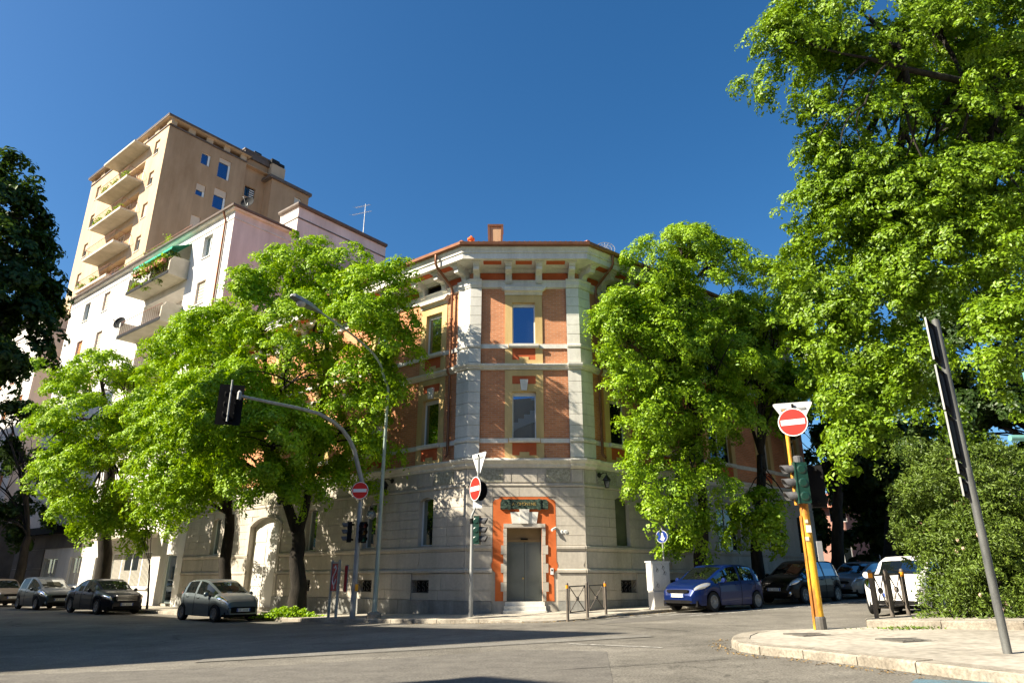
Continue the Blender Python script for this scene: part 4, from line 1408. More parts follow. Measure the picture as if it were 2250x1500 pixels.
tree('street_tree', 'bright green tree rising behind the dark saloon in front of the white apartment block', b3, at(243, 1010, Y3), .36, [
    blob(230, 830, Y3 - 2.4, 85, 62), blob(152, 870, Y3 - 2.4, 60, 58), blob(300, 860, Y3 - 1.9, 60, 65), blob(190, 930, Y3 - 3.9, 110, 80), blob(128, 950, Y3 - 2.8, 42, 70),
    blob(126, 1030, Y3 - 2.4, 36, 50), blob(180, 1030, Y3 - 3.4, 90, 65), blob(290, 960, Y3 - 2.8, 62, 80), blob(270, 1060, Y3 - 2.9, 75, 70), blob(180, 1110, Y3 - 2.4, 90, 55), blob(100, 815, Y3 - 2.4, 16, 32), blob(255, 1140, Y3 - 2.4, 60, 40)],
    62000, .15, 'leaf_lime', 13, (), .42, 'trees along the left street', stems=[([at(252, 960, Y3), at(268, 915, Y3), at(300, 860, Y3)], .16), ([at(236, 950, Y3), at(232, 890, Y3), at(220, 830, Y3)], .16)], limbs=9)
bs, _ = row_point(326, FL, 2.6)
tree('sapling', 'thin young tree with a bare forked stem between the dark saloon and the silver-blue hatchback', bs, at(329, 1240, bs.y), .05, [
    blob(335, 1150, bs.y, 32, 50), blob(350, 1110, bs.y, 30, 36), blob(312, 1175, bs.y, 16, 26)], 1100, .17, 'leaf_lime', 14, (), .24, cat='young tree', limbs=3, per=25, spray=(.5, .35))
# dark trees at the left edge
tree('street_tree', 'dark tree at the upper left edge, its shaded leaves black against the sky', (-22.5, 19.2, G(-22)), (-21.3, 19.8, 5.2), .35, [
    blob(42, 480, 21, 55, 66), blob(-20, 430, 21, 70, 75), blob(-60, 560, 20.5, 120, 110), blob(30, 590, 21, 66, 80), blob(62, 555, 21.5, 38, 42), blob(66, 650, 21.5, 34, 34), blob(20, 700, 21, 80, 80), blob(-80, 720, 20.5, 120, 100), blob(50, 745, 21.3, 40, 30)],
    27000, .19, 'leaf_shade', 15, (), .36, 'dark trees at the left edge', limbs=6)
for k, s in enumerate((6.5, 20.5, 29.5)):  # unseen trees added to block sky light over the left street
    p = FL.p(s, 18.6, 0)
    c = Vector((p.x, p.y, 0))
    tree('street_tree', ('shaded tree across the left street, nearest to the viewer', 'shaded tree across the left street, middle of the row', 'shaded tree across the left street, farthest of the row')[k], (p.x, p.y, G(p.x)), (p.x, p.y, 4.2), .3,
         [((p.x, p.y, 8.0), (3.2, 3.2, 2.6)), ((p.x + 1, p.y + 1.2, 6.3), (2.6, 2.6, 1.9)), ((p.x - 1.2, p.y - .6, 6.5), (2.6, 2.6, 2)), ((p.x - .3, p.y + 1.6, 8.2), (2.4, 2.4, 2))], 12000, .26, 'leaf_shade', 70 + k, (), .5, 'dark trees at the left edge', limbs=4)
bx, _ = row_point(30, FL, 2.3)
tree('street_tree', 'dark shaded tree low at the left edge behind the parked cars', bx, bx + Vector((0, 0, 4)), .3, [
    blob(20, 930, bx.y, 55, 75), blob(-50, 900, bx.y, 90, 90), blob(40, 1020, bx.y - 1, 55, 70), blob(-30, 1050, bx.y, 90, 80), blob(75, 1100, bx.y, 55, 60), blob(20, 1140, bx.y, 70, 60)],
    20000, .26, 'leaf_shade', 16, (), .5, 'dark trees at the left edge', limbs=5)

# lindens of the right street
b7, s7 = row_point(1535, FR, 1.35)
Y7 = b7.y
tree('linden_tree', 'big linden hiding the right facade with drooping sprays behind the blue hatchback', b7, at(1545, 1120, Y7), .27, [
    blob(1500, 545, Y7, 70, 52), blob(1580, 570, Y7 + .5, 58, 60), blob(1425, 605, Y7 - 2.2, 72, 70), blob(1520, 650, Y7 - 1.6, 100, 80), blob(1375, 690, Y7 - 2.8, 66, 60), blob(1620, 660, Y7 + 1, 55, 75),
    blob(1440, 760, Y7 - 1.6, 100, 75), blob(1348, 815, Y7 - 3, 42, 55), blob(1375, 760, Y7 - 2.8, 60, 60), blob(1560, 780, Y7 - 1.5, 85, 85), blob(1390, 870, Y7 - 2.8, 72, 60), blob(1500, 900, Y7 - 2, 85, 70), blob(1395, 960, Y7 - 2.7, 62, 40),
    blob(1600, 890, Y7 - .5, 50, 60), blob(1390, 1060, Y7 - 2.8, 55, 45), blob(1480, 1060, Y7 - 2.2, 90, 55), blob(1570, 1060, Y7 - 1.5, 75, 45), blob(1420, 1110, Y7 - 1.5, 35, 34), blob(1480, 700, Y7 - .4, 90, 110), blob(1500, 900, Y7 - .6, 90, 90), blob(1600, 740, Y7 + .6, 60, 90), blob(1505, 1140, Y7 - 2, 60, 55), blob(1490, 1205, Y7 - 1.8, 32, 26), blob(1540, 1170, Y7 - 1.6, 38, 34)],
    140000, .113, 'leaf_linden', 21, (KEEP_R,), .32, 'lindens along the right street', limbs=12, stems=[([at(1535, 960, Y7), at(1520, 800, Y7), at(1510, 640, Y7)], .18)])
b8, s8 = row_point(1662, FR, 1.35)
Y8 = b8.y
tree('linden_tree', 'second linden on the right street, dark trunk between the big linden and the no-entry sign', b8, at(1672, 1000, Y8), .24, [
    blob(1680, 620, Y8, 60, 52), blob(1735, 660, Y8, 45, 62), blob(1650, 700, Y8, 60, 60), blob(1710, 750, Y8 - 1, 70, 70), blob(1640, 800, Y8, 45, 50), blob(1740, 850, Y8, 50, 60), blob(1690, 880, Y8 - .5, 55, 40),
    blob(1690, 1110, Y8 - 2.5, 55, 30), blob(1650, 1140, Y8 - 2.5, 40, 20), blob(1720, 1160, Y8 - 2.5, 40, 28)],
    42000, .145, 'leaf_linden', 22, (KEEP_R,), .36, 'lindens along the right street', limbs=8)
b9, s9 = row_point(1838, FR, 1.4)
Y9 = b9.y
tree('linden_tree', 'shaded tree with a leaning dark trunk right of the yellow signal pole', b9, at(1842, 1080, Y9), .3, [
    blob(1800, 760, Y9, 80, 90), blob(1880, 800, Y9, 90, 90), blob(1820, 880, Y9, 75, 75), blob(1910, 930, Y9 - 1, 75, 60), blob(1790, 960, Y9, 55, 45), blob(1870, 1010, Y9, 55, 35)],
    17000, .26, 'leaf_shade', 23, (KEEP_R,), .48, 'shaded trees at the end of the right street', limbs=6)
b10, _ = row_point(1962, FR, 1.4)
Y10 = b10.y
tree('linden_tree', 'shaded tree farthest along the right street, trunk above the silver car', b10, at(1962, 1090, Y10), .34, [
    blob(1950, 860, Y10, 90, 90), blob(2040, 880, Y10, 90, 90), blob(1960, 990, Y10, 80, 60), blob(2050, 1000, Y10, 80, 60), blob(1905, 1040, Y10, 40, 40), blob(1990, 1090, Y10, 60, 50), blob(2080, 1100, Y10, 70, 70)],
    17000, .3, 'leaf_shade', 24, (), .55, 'shaded trees at the end of the right street', limbs=6)
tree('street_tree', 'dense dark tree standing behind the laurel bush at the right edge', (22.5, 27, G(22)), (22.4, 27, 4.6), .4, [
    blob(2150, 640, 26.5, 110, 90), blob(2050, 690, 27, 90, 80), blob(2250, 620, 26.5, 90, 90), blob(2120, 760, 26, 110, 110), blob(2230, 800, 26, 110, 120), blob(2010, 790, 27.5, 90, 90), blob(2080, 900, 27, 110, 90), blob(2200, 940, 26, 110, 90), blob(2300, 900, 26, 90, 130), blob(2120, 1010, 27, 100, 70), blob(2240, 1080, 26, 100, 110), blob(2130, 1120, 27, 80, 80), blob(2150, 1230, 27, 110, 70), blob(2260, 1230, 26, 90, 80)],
    70000, .17, 'leaf_shade', 25, (), .4, 'dark trees at the right edge', limbs=7)
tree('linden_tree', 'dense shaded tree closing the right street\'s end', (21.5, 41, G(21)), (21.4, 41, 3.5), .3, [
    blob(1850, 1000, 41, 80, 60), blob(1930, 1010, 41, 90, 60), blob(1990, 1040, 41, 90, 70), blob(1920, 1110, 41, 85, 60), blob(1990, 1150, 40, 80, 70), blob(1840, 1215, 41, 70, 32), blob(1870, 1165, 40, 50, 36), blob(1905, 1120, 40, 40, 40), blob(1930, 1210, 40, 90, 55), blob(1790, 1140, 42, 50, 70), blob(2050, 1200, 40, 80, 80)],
    26000, .34, 'leaf_shade', 27, (), .6, 'shaded trees at the end of the right street', limbs=6)
# great near tree that fills the upper right corner
bn = Vector((15.4, 17.4, G(15.4) + .27))
tree('linden_tree', 'huge near linden filling the upper right corner, a long bare limb reaching left', bn, (15.2, 17.2, 6.2), .5, [
    blob(1712, 90, 15.2, 52, 60), blob(1760, 60, 15.4, 70, 75), blob(1840, 60, 15.6, 85, 80), blob(1718, 130, 15.2, 42, 34), blob(1930, 60, 15.6, 100, 80), blob(2040, 60, 15.8, 110, 90), blob(2160, 70, 16, 120, 100), blob(2270, 100, 16.4, 100, 120),
    blob(1850, 150, 15.8, 85, 50), blob(1800, 250, 15.6, 60, 38), blob(1880, 240, 15.8, 80, 55), blob(1980, 230, 15.6, 90, 80), blob(2100, 230, 16, 100, 90), blob(2220, 280, 16.4, 100, 100),
    blob(1800, 330, 16.4, 55, 42), blob(1870, 360, 16.4, 90, 70), blob(1800, 430, 17, 62, 52), blob(1960, 400, 16, 100, 80), blob(2080, 390, 16, 100, 80), blob(2190, 420, 16, 100, 90), blob(1840, 520, 17, 95, 68), blob(1950, 520, 16.6, 95, 70),
    blob(2060, 510, 15.6, 95, 75), blob(2170, 540, 15.6, 95, 75), blob(1790, 600, 17, 55, 52), blob(1880, 640, 16.8, 90, 60), blob(2000, 620, 15.8, 75, 55), blob(1830, 720, 17, 70, 60), blob(1900, 770, 16.6, 85, 55), blob(1800, 790, 17, 42, 42), blob(1870, 860, 16.4, 75, 45), blob(1960, 860, 16.2, 70, 50), blob(1930, 940, 16, 65, 40),
    blob(2200, 130, 18, 120, 120), blob(2090, 330, 18, 110, 110), blob(2220, 450, 18.2, 110, 120), blob(2000, 480, 18.2, 110, 90), blob(2080, 120, 17.8, 120, 110), blob(1900, 430, 18.2, 90, 80), blob(1920, 620, 18, 90, 80), blob(1985, 760, 16.4, 62, 48), blob(2210, 720, 14.6, 70, 60), blob(2190, 820, 14.6, 70, 48), blob(2130, 850, 14.8, 45, 30), blob(2090, 930, 15, 42, 36), blob(2250, 640, 15, 60, 60), blob(2020, 980, 16, 45, 28)],
    345000, .097, 'leaf_near', 31, (), .25, stems=[([at(2235, 215, 15.6), at(2120, 180, 15.3), at(1990, 152, 15), at(1905, 128, 14.9)], .14)], limbs=16, lr=.13, shell=.66, spray=(.85, .55))
nt_ = [o for o in bpy.data.objects if o.name.startswith('linden_tree')][-1]
mb = MB()
for a, b, r in (((1905, 128), (1760, 85), .05), ((1905, 135), (1850, 210), .045), ((1850, 210), (1800, 300), .03), ((1945, 145), (1900, 230), .045), ((1900, 230), (1845, 320), .03), ((1905, 215), (1890, 310), .02), ((1760, 85), (1690, 125), .025)):
    pts, rs = limb(at(*a, 14.9), at(*b, 14.75), r * .8, r * .5, random.Random(a[0]), .05, 4)
    mb.tube(pts, rs, 6)
part('branch', mb, M['bark'], max((o for o in bpy.data.objects if 'upper right corner' in str(o.get('label', ''))), key=lambda o: len(o.children)))

# ------------------------------------------------------------------ bush on the raised bed, weeds, far greenery
bb = Vector((9.9, 14.6, G(9.9) + .25))
bl = [blob(2060, 1000, 14.9, 55, 60), blob(2040, 1090, 14.8, 60, 70), blob(2085, 1190, 14.5, 62, 72), blob(2118, 1290, 14.3, 62, 55), blob(2170, 1020, 14.9, 45, 85), blob(2150, 1130, 14.5, 70, 90), blob(2230, 1060, 15, 55, 70), blob(2240, 1180, 14.7, 70, 90), blob(2160, 1250, 14.2, 80, 85), blob(2240, 1300, 14.2, 80, 55), blob(2150, 1318, 14.1, 80, 30), blob(2330, 1200, 14.7, 80, 120), blob(1985, 1150, 14.7, 28, 22)]
t = thing('bush', 'tall laurel bush with small pointed leaves behind the sign-board post, hiding half the white car', 'bush', bb)
pos, nor, sz = crown_leaves(rough(bl, 2, 40), 85000, .076, 41, .19, (), shell=.7, per=40, spray=(.5, .35), rand=.5)
nor = nor * .6 + np.random.default_rng(3).normal(size=nor.shape) * .7
part('foliage', leaf_mesh('foliage', pos, nor, sz, M['leaf_bush'], bb, 42, .36), None, t)
mb = MB()
rr = random.Random(5)
for k in range(14):
    a = bb + Vector((rr.uniform(-.9, 1.2), rr.uniform(-.5, .5), 0))
    pts, rs = limb(a, Vector(bl[k % len(bl)][0]), .035, .012, rr, .1, 4)
    mb.tube(pts, rs, 5)
part('stems', mb, M['bark'], t)
mb = MB()
for k in range(9):
    c = Vector(rr.choice(bl[2:4])[0]) + Vector((rr.uniform(-.35, .35), -.62, rr.uniform(-.4, .4)))
    mb.lathe(c, [(.012, -.04), (.03, -.01), (.02, .03)], 6)
part('faded_blossom', mb, M['bloom'], t, kind='stuff')

def weeds(label, cen, rx, ry, h, n, seed, mt='leaf_lime', size=.10):
    rng = np.random.default_rng(seed)
    pos = np.stack([rng.normal(0, rx, n), rng.normal(0, ry, n), np.zeros(n)], 1)
    hh = h * np.exp(-(pos[:, 0] / (rx * 1.8)) ** 2) * rng.random(n) ** .7 * (.5 + .5 * np.sin(pos[:, 0] * 9) ** 2)
    pos[:, 2] = hh
    pos += np.array(cen)
    nor = rng.normal(size=(n, 3)) * .6 + np.array([-.2, -.3, .8])
    o = part('weeds', leaf_mesh('weeds', pos, nor, size * (.6 + .8 * rng.random(n)), M[mt], (0, 0, 0), seed), None)
    return props(o, label, 'weeds', 'stuff')
weeds('fresh green weeds round the foot of the forked tree on the kerb', b1 + Vector((-.1, -.75, -.02)), .55, .25, .42, 1700, 51)

# low weeds at the raised bed kerb
weeds('sparse dry grass along the kerb of the raised bed', (7.5, 13.5, G(7.5) + .12), .5, .10, .06, 300, 53, 'leaf_bush', .05)

def litter(label, path, n, seed, spread=.12):
    rng = np.random.default_rng(seed)
    P = [Vector(p) for p in path]
    seg = rng.integers(0, len(P) - 1, n)
    t = rng.random(n)
    pos = np.array([[*(P[i].lerp(P[i + 1], float(q)) + Vector((rng.normal(0, spread), rng.normal(0, spread))))[:], 0] for i, q in zip(seg, t)])
    pos[:, 2] = [G(x) + .012 for x in pos[:, 0]]
    nor = np.array([0, 0, 1.0]) + rng.normal(size=(n, 3)) * .25
    o = part('fallen_leaves', leaf_mesh('fallen_leaves', pos, nor, .038 * (.5 + rng.random(n)), M['litter'], (0, 0, 0), seed), None)
    return props(o, label, 'leaf litter', 'stuff')
M['litter'] = mat('dry_leaf_litter', (0.16, 0.09, 0.03), (0.36, 0.25, 0.10), 9, 0.9)
litter('dry brown leaf litter along the kerb of the near pavement', [(4.0, 14.1), (3.6, 13.0), (3.42, 12.0), (3.6, 11.2), (4.0, 10.5), (4.4, 9.6), (4.75, 8.6)], 260, 61, .09)
litter('dry leaf litter along the kerb before the corner building', [P2(Vector((a, b, 0))) for a, b in ((-3.5, 22.6), (-1.0, 21.8), (.3, 21.3), (1.5, 21.2), (2.9, 22.5), (5.4, 24.6))], 380, 62, .12)

# ------------------------------------------------------------------ apartment blocks of the left street
def shell_box(b, F, s0, s1, q0, q1, z0, z1, front=True, m=0, ms=0):
    """plain side, back and roof faces of a block whose front is at q1"""
    b.add([F.p(s0, q1, z0), F.p(s0, q0, z0), F.p(s0, q0, z1), F.p(s0, q1, z1)], [(0, 1, 2, 3)], ms)
    b.add([F.p(s1, q1, z0), F.p(s1, q0, z0), F.p(s1, q0, z1), F.p(s1, q1, z1)], [(0, 1, 2, 3)], m)
    b.add([F.p(s0, q0, z0), F.p(s1, q0, z0), F.p(s1, q0, z1), F.p(s0, q0, z1)], [(0, 1, 2, 3)], m)
    b.add([F.p(s0, q0, z1), F.p(s1, q0, z1), F.p(s1, q1, z1), F.p(s0, q1, z1)], [(0, 1, 2, 3)], m)
    return b

def flat_window(parent, F, a, b, z0, z1, q, shut=None, drop=1.0, frame='white', mull=1, depth=.2):
    w = window(parent, F, a, b, z0, z1, q - depth + .02, frame, 'glass' if F.n.x > 0 else 'darkglass', .055, mull)
    if shut:
        zb = z1 - (z1 - z0) * drop
        mb = MB()
        n = max(3, int((z1 - zb) / .22))
        for k in range(n):
            y0, y1 = zb + (z1 - zb) * k / n, zb + (z1 - zb) * (k + 1) / n
            mb.prism_a(F, [(q - depth + .03, y0 + .006), (q - depth + .06, y0 + .02), (q - depth + .06, y1 - .02), (q - depth + .03, y1 - .006)], a + .05, b - .05)
        part('roller_shutter', mb, M[shut], w)
    part('sill', MB().box(F, a - .06, b + .06, q - depth, q + .06, z0 - .07, z0 - .004), M['trim'], parent)
    return w

def railing(parent, F, s0, s1, q, z, h, side0=None, side1=None, mt='railing', step=.28):
    mb = MB()
    def run(p0, p1):
        L = (p1 - p0).length
        n = max(2, int(L / step))
        for zz in (z + .08, z + h):
            mb.tube([p0 + Vector((0, 0, zz)), p1 + Vector((0, 0, zz))], .022, 5)
        for i in range(n + 1):
            p = p0.lerp(p1, i / n)
            mb.tube([p + Vector((0, 0, z)), p + Vector((0, 0, z + h))], .013, 4)
    z_ = Vector((0, 0, 0))
    run(F.p(s0, q, 0), F.p(s1, q, 0))
    if side0 is not None: run(F.p(s0, side0, 0), F.p(s0, q, 0))
    if side1 is not None: run(F.p(s1, side1, 0), F.p(s1, q, 0))
    return part('railing', mb, M[mt], parent)

def planter(label, F, s0, s1, q, z, seed, n=260, h=.45, hang=.1, mt='leaf_linden'):
    P = F.p((s0 + s1) / 2, q, z)
    t = thing('flower_box', label, 'flower box', P, group='flower boxes on the balconies')
    part('box', MB().box(F, s0, s1, q - .12, q + .12, z, z + .26).box(F, s0 - .02, s1 + .02, q - .14, q + .14, z + .22, z + .262), M['terracotta'], t)
    rng = np.random.default_rng(seed)
    a = s0 + (s1 - s0) * rng.random(n)
    qq = q + rng.normal(0, .13, n)
    zz = z + .25 + h * rng.random(n) * (.35 + .65 * np.sin(a * 4 + seed) ** 2) - hang * rng.random(n)
    pos = np.array([F.p(x, y, w)[:] for x, y, w in zip(a, qq, zz)])
    nor = rng.normal(size=(n, 3)) * .6 + np.array([-.4, -.3, .7])
    part('plants', leaf_mesh('plants', pos, nor, .15 * (.6 + .8 * rng.random(n)), M[mt], P, seed), None, t)

WS0, WS1, WT = 20.42, 46.0, 23.55
wb = thing('apartment_building', 'white six-storey apartment block with two deep balconies and a green awning', 'building', FL.p(30, 0, 0))
cols = [(22.85, 23.95), (38.1, 39.2), (41.75, 42.85)]
rows = [21.05, 17.75, 14.45, 11.15, 7.85]
holes = [(a, b, z, z + 1.6) for a, b in cols for z in rows]
LOG = (25.6, 31.4)
for z in (20.25, 17.0, 13.7, 10.4): holes.append((LOG[0], LOG[1], z - .02, z + 2.55, 1.1))
gh_ = [(21.1, 22.3, -.2, 2.5), (24.0, 29.2, .75, 2.7), (30.6, 31.5, .0, 2.5), (33.5, 35.5, .8, 2.6), (37.5, 40.0, .8, 2.6)]
holes += gh_
mb = wall(MB(), FL, WS0, WS1, -1.2, WT, holes, .0, .22)
shell_box(mb, FL, WS0, WS1, -12, 0, -1.2, WT, ms=1)
part('wall', mb, [M['whitewall'], M['whitewall_shade']], wb)
# eaves: slim cornice, gutter and flashing along front and flank
flank = [P2(FL.p(WS1, 0, 0)), P2(FL.p(WS0, 0, 0)), P2(FL.p(WS0, -12, 0))]
part('cornice', MB().sweep([flank[0], flank[1], P2(FL.p(WS0, -4.5, 0))], [(0, WT - .12), (.22, WT - .08), (.26, WT), (.26, WT + .1), (0, WT + .12)]), M['trim'], wb)
part('gutter', MB().sweep([flank[0], flank[1], P2(FL.p(WS0, -4.5, 0))], [(.26, WT + .0), (.38, WT + .02), (.4, WT + .14), (.26, WT + .14)]), M['roofedge'], wb)
part('wall_groove', MB().sweep([flank[0], flank[1], P2(FL.p(WS0, -4.6, 0))], [(0, WT - .66), (.045, WT - .66), (.045, WT - .58), (0, WT - .58)]), M['trim'], wb)
part('downpipe', MB().tube([FL.p(WS0 + .9, .3, WT - .02), FL.p(WS0 + .9, .1, WT - .5), FL.p(WS0 + .9, .1, 9)], .07, 8), M['copper'], wb)
tb = MB()
tz = WT + 2.35
tb.box(FL, WS0, WS0 + 2.2, -12.5, -4.5, WT - 7, tz)
part('stair_tower', tb, M['whitewall_shade'], wb)
tp = [P2(FL.p(WS0 + 2.2, -4.5, 0)), P2(FL.p(WS0, -4.5, 0)), P2(FL.p(WS0, -12.5, 0))]
part('tower_cornice', MB().sweep(tp, [(0, tz - .1), (.18, tz - .08), (.22, tz), (.22, tz + .12), (0, tz + .14)]), M['roofedge'], wb)
part('tower_groove', MB().sweep(tp, [(0, tz - 1.0), (.05, tz - 1.0), (.05, tz - .92), (0, tz - .92)]), M['roofedge'], wb)
sh = {(0, 0): (None, 0), (0, 1): ('shutcream', 1), (1, 0): ('shutcream', .9), (1, 1): ('shutcream', 1.0), (2, 0): (None, 0), (2, 1): ('shutorange', 1)}
for i, (a, b) in enumerate(cols):
    for j, z in enumerate(rows):
        s_, d_ = sh.get((i, j), ('shutcream', .8))
        w = flat_window(wb, FL, a, b, z, z + 1.6, 0, s_, d_, 'white', 1)
for j, z in enumerate((20.25, 17.0, 13.7, 10.4)):
    F = FL
    # back of the loggia with glazed door, then slab, solid flank wall, front rail
    bk = part('loggia_back', MB().quad(F, LOG[0], LOG[1], -1.09, z - .02, z + 2.55), M['whitewall'], wb)
    window(wb, F, LOG[0] + .7, LOG[0] + 2.0, z, z + 2.2, -1.02, 'white', 'darkglass', .07, 1, name='balcony_door')
    window(wb, F, LOG[0] + 3.4, LOG[0] + 4.7, z + .9, z + 2.2, -1.02, 'shutcream', 'darkglass', .07, 1)
    bal = part('balcony', MB().box(F, LOG[0] - .15, LOG[1] + .15, -1.0, 1.3, z - .22, z - .03), M['concrete'], wb)
    part('balcony_edge', MB().sweep([P2(F.p(LOG[1] + .16, 1.3, 0)), P2(F.p(LOG[0] - .16, 1.3, 0))], [(0, z - .2), (.03, z - .2), (.03, z + .02), (0, z + .02)]), M['dishgrey'], bal)
    part('flank_wall', MB().prism_a(F, [(0, z - .03), (1.3, z - .03), (1.28, z + .75), (1.05, z + 1.1), (0, z + 1.15)], LOG[0] - .15, LOG[0] - .02), M['concrete'], bal)
    part('flank_wall', MB().prism_a(F, [(0, z - .03), (1.3, z - .03), (1.28, z + 1.0), (0, z + 1.05)], LOG[1] + .05, LOG[1] + .15), M['trim'], bal)
    r = railing(bal, F, LOG[0], LOG[1], 1.24, z, 1.0, mt='railing')
aw = part('awning', MB().add([FL.p(LOG[0], .0, 22.7), FL.p(LOG[1] - .2, .0, 22.7), FL.p(LOG[1] - .2, 1.25, 22.05), FL.p(LOG[0], 1.25, 22.05)], [(0, 1, 2, 3)]), M['awning'], wb)
mb = MB()
for k in range(22):
    a = LOG[0] + (LOG[1] - .2 - LOG[0]) * k / 22
    b = LOG[0] + (LOG[1] - .2 - LOG[0]) * (k + 1) / 22
    mb.add([FL.p(a, 1.25, 22.05), FL.p(b, 1.25, 22.05), FL.p(b, 1.26, 21.9), FL.p((a + b) / 2, 1.265, 21.84), FL.p(a, 1.26, 21.9)], [(0, 1, 2, 3, 4)])
part('awning_valance', mb, M['awning'], aw)
rp = random.Random(9)
for k, (s, zz) in enumerate([(26.0, 20.95), (27.1, 20.95), (28.2, 20.9), (29.4, 20.95), (30.4, 20.3), (26.8, 20.1), (28.6, 20.1)]):
    planter('%s flower box on the upper white balcony, counted from the right' % ('first rail', 'second rail', 'third rail', 'fourth rail', 'leftmost floor', 'first floor', 'second floor')[k], FL, s, s + .9, 1.42 if zz > 20.5 else 1.05, zz, 60 + k, 330, .6, .5, 'leaf_bush' if k % 2 else 'leaf_linden')
P = FL.p(27.0, .7, 20.2)
t = thing('climbing_plant', 'dense climbing plant under the green awning on the upper white balcony', 'plant', P)
rng = np.random.default_rng(77)
n = 1500
pos = np.array([FL.p(25.8 + 3.2 * a, .4 + .8 * b, 20.3 + 1.7 * c)[:] for a, b, c in rng.random((n, 3))])
part('foliage', leaf_mesh('foliage', pos, rng.normal(size=(n, 3)) + np.array([-.3, -.5, .5]), .15 * (.6 + .8 * rng.random(n)), M['leaf_bush'], P, 78), None, t)
def dish(label, P, n, r, mt='dishgrey', post=1.0):
    t = thing('satellite_dish', label, 'satellite dish', P, group='satellite dishes')
    n = Vector(n).normalized()
    c = Vector(P) + Vector((0, 0, post))
    k = r / .5
    prof = [(.01, -.17 * k), (r * .5, -.13 * k), (r * .8, -.07 * k), (r, .0), (r * 1.01, -.01), (r * .8, -.09 * k), (r * .5, -.15 * k), (.01, -.19 * k)]
    part('reflector', MB().lathe(c, prof, 22, 0, n), M[mt], t, smooth=True)
    d = n.cross(Vector((0, 0, 1))).cross(n)
    part('feed_arm', MB().tube([c - d * r * .9 - n * .02, c + n * r * 1.0 - d * r * .2], .018, 5).lathe(c + n * r * .95 - d * r * .2, [(.035, 0), (.045, .1), (.01, .12)], 8, 0, n), M['galv'], t)
    part('mast', MB().tube([Vector(P) - Vector((0, 0, .1)), c - n * .12], .03, 6), M['galv'], t)
dish('grey satellite dish on the roof edge corner of the white apartment block', at(541, 458, FL.p(WS0 + .8, -1.2, 0).y), (-.1, -.9, .25), .45, post=.5)
dish('grey satellite dish at the left end of the lower white balcony', FL.p(31.7, 1.3, 16.8), (-.2, -.9, .2), .46, post=1.25)
an = FL.p(WS0 + .5, -10.6, tz)
t = thing('tv_antenna', 'thin television antenna on the stair tower of the white block', 'antenna', an)
part('mast', MB().tube([an, an + Vector((0, 0, 3.1))], [.035, .022], 6), M['galv'], t)
for zz, L in ((2.95, 1.0), (2.35, 1.3)):
    bm_ = an + Vector((0, 0, zz))
    dd = Vector((.93, -.35, 0))
    mb = MB().tube([bm_ - dd * L * .9, bm_ + dd * L * .45], .015, 5)
    for k in range(7):
        c = bm_ - dd * L * .9 + dd * L * 1.3 * k / 6
        e = Vector((.35, .93, .35)) * (.38 - .03 * k)
        mb.tube([c - e, c + e], .009, 4)
    part('aerial', mb, M['galv'], t)
# ground floor of the white block: canopy slab, curtained window band, doors
part('canopy', MB().box(FL, 23.6, 30.0, 0, 1.2, 3.45, 3.75), M['concrete'], wb)
for a, b, z0, z1 in gh_:
    nm = 'door' if z0 < .3 else 'window'
    w = window(wb, FL, a, b, z0, z1, -.1, 'white', 'darkglass', .07, 3 if b - a > 3 else 1 if b - a > 1.5 else 0, name=nm)
    if b - a > 1.5:
        mb = MB()
        n = int((b - a) / .16)
        for k in range(n):
            x = a + .1 + (b - a - .2) * k / n
            mb.tube([FL.p(x + .05, -.155, z0 + .1), FL.p(x + .05, -.155, z1 - .1 - (.9 if abs(k - n / 2) < n * .18 else 0))], .05, 6)
        part('curtain', mb, M['curtain'], w)
    if nm == 'window':
        part('sill', MB().box(FL, a - .08, b + .08, -.2, .1, z0 - .1, z0 - .003), M['trim'], wb)

# tan tower set back above the white block
SB = -3.0
FT = Fr(FL.p(0, SB, 0), dL, nL)
T0, T1, TT = 40.96, 58.2, 42.0
tw = thing('apartment_building', 'tan apartment tower with a column of five balconies rising behind the white block', 'building', FT.p(49, 0, 0))
twin = [(42.45, 43.4), (55.3, 56.3)]
trow = [38.85, 35.45, 32.1, 28.75, 25.4]
TB = (44.6, 51.3)
tflo = [36.6, 33.25, 29.9, 26.55, 23.2]
holes = [(a, b, z, z + 1.55) for a, b in twin for z in trow]
for z in tflo: holes.append((TB[0] + .25, TB[1] - .9, z, z + 2.35, .5))
mb = wall(MB(), FT, T0, T1, 15, TT - .75, holes, 0, .25)
mb.add([FT.p(T1, 0, 15), FT.p(T1, -11.9, 15), FT.p(T1, -11.9, TT - .75), FT.p(T1, 0, TT - .75)], [(0, 1, 2, 3)])
mb.add([FT.p(T0, -11.9, 15), FT.p(T1, -11.9, 15), FT.p(T1, -11.9, TT - .75), FT.p(T0, -11.9, TT - .75)], [(0, 1, 2, 3)])
part('wall', mb, M['tanwall'], tw)
FS = Fr(FT.p(T0, 0, 0), (-FT.n.x, -FT.n.y), (-FT.d.x, -FT.d.y))     # flank of the tower, looks to the right
side_w = [(3.35, 4.25, 38.85, 40.1), (5.1, 6.35, 38.3, 40.45), (3.35, 4.25, 35.45, 36.7), (5.1, 6.35, 34.9, 37.05), (3.35, 4.25, 32.05, 33.3), (5.1, 6.35, 31.5, 33.7)]
mb = wall(MB(), FS, 0, 7.9, 15, TT - .75, side_w, 0, .22)
part('wall', mb, M['tan_shade_brown'], tw)
side2 = [(8.35, 9.5, 37.9, 39.1)]
FS2 = Fr(FS.p(0, -.5, 0), FS.d, FS.n)
mb = wall(MB(), FS2, 7.9, 11.9, 15, TT + .2, side2, 0, .3)
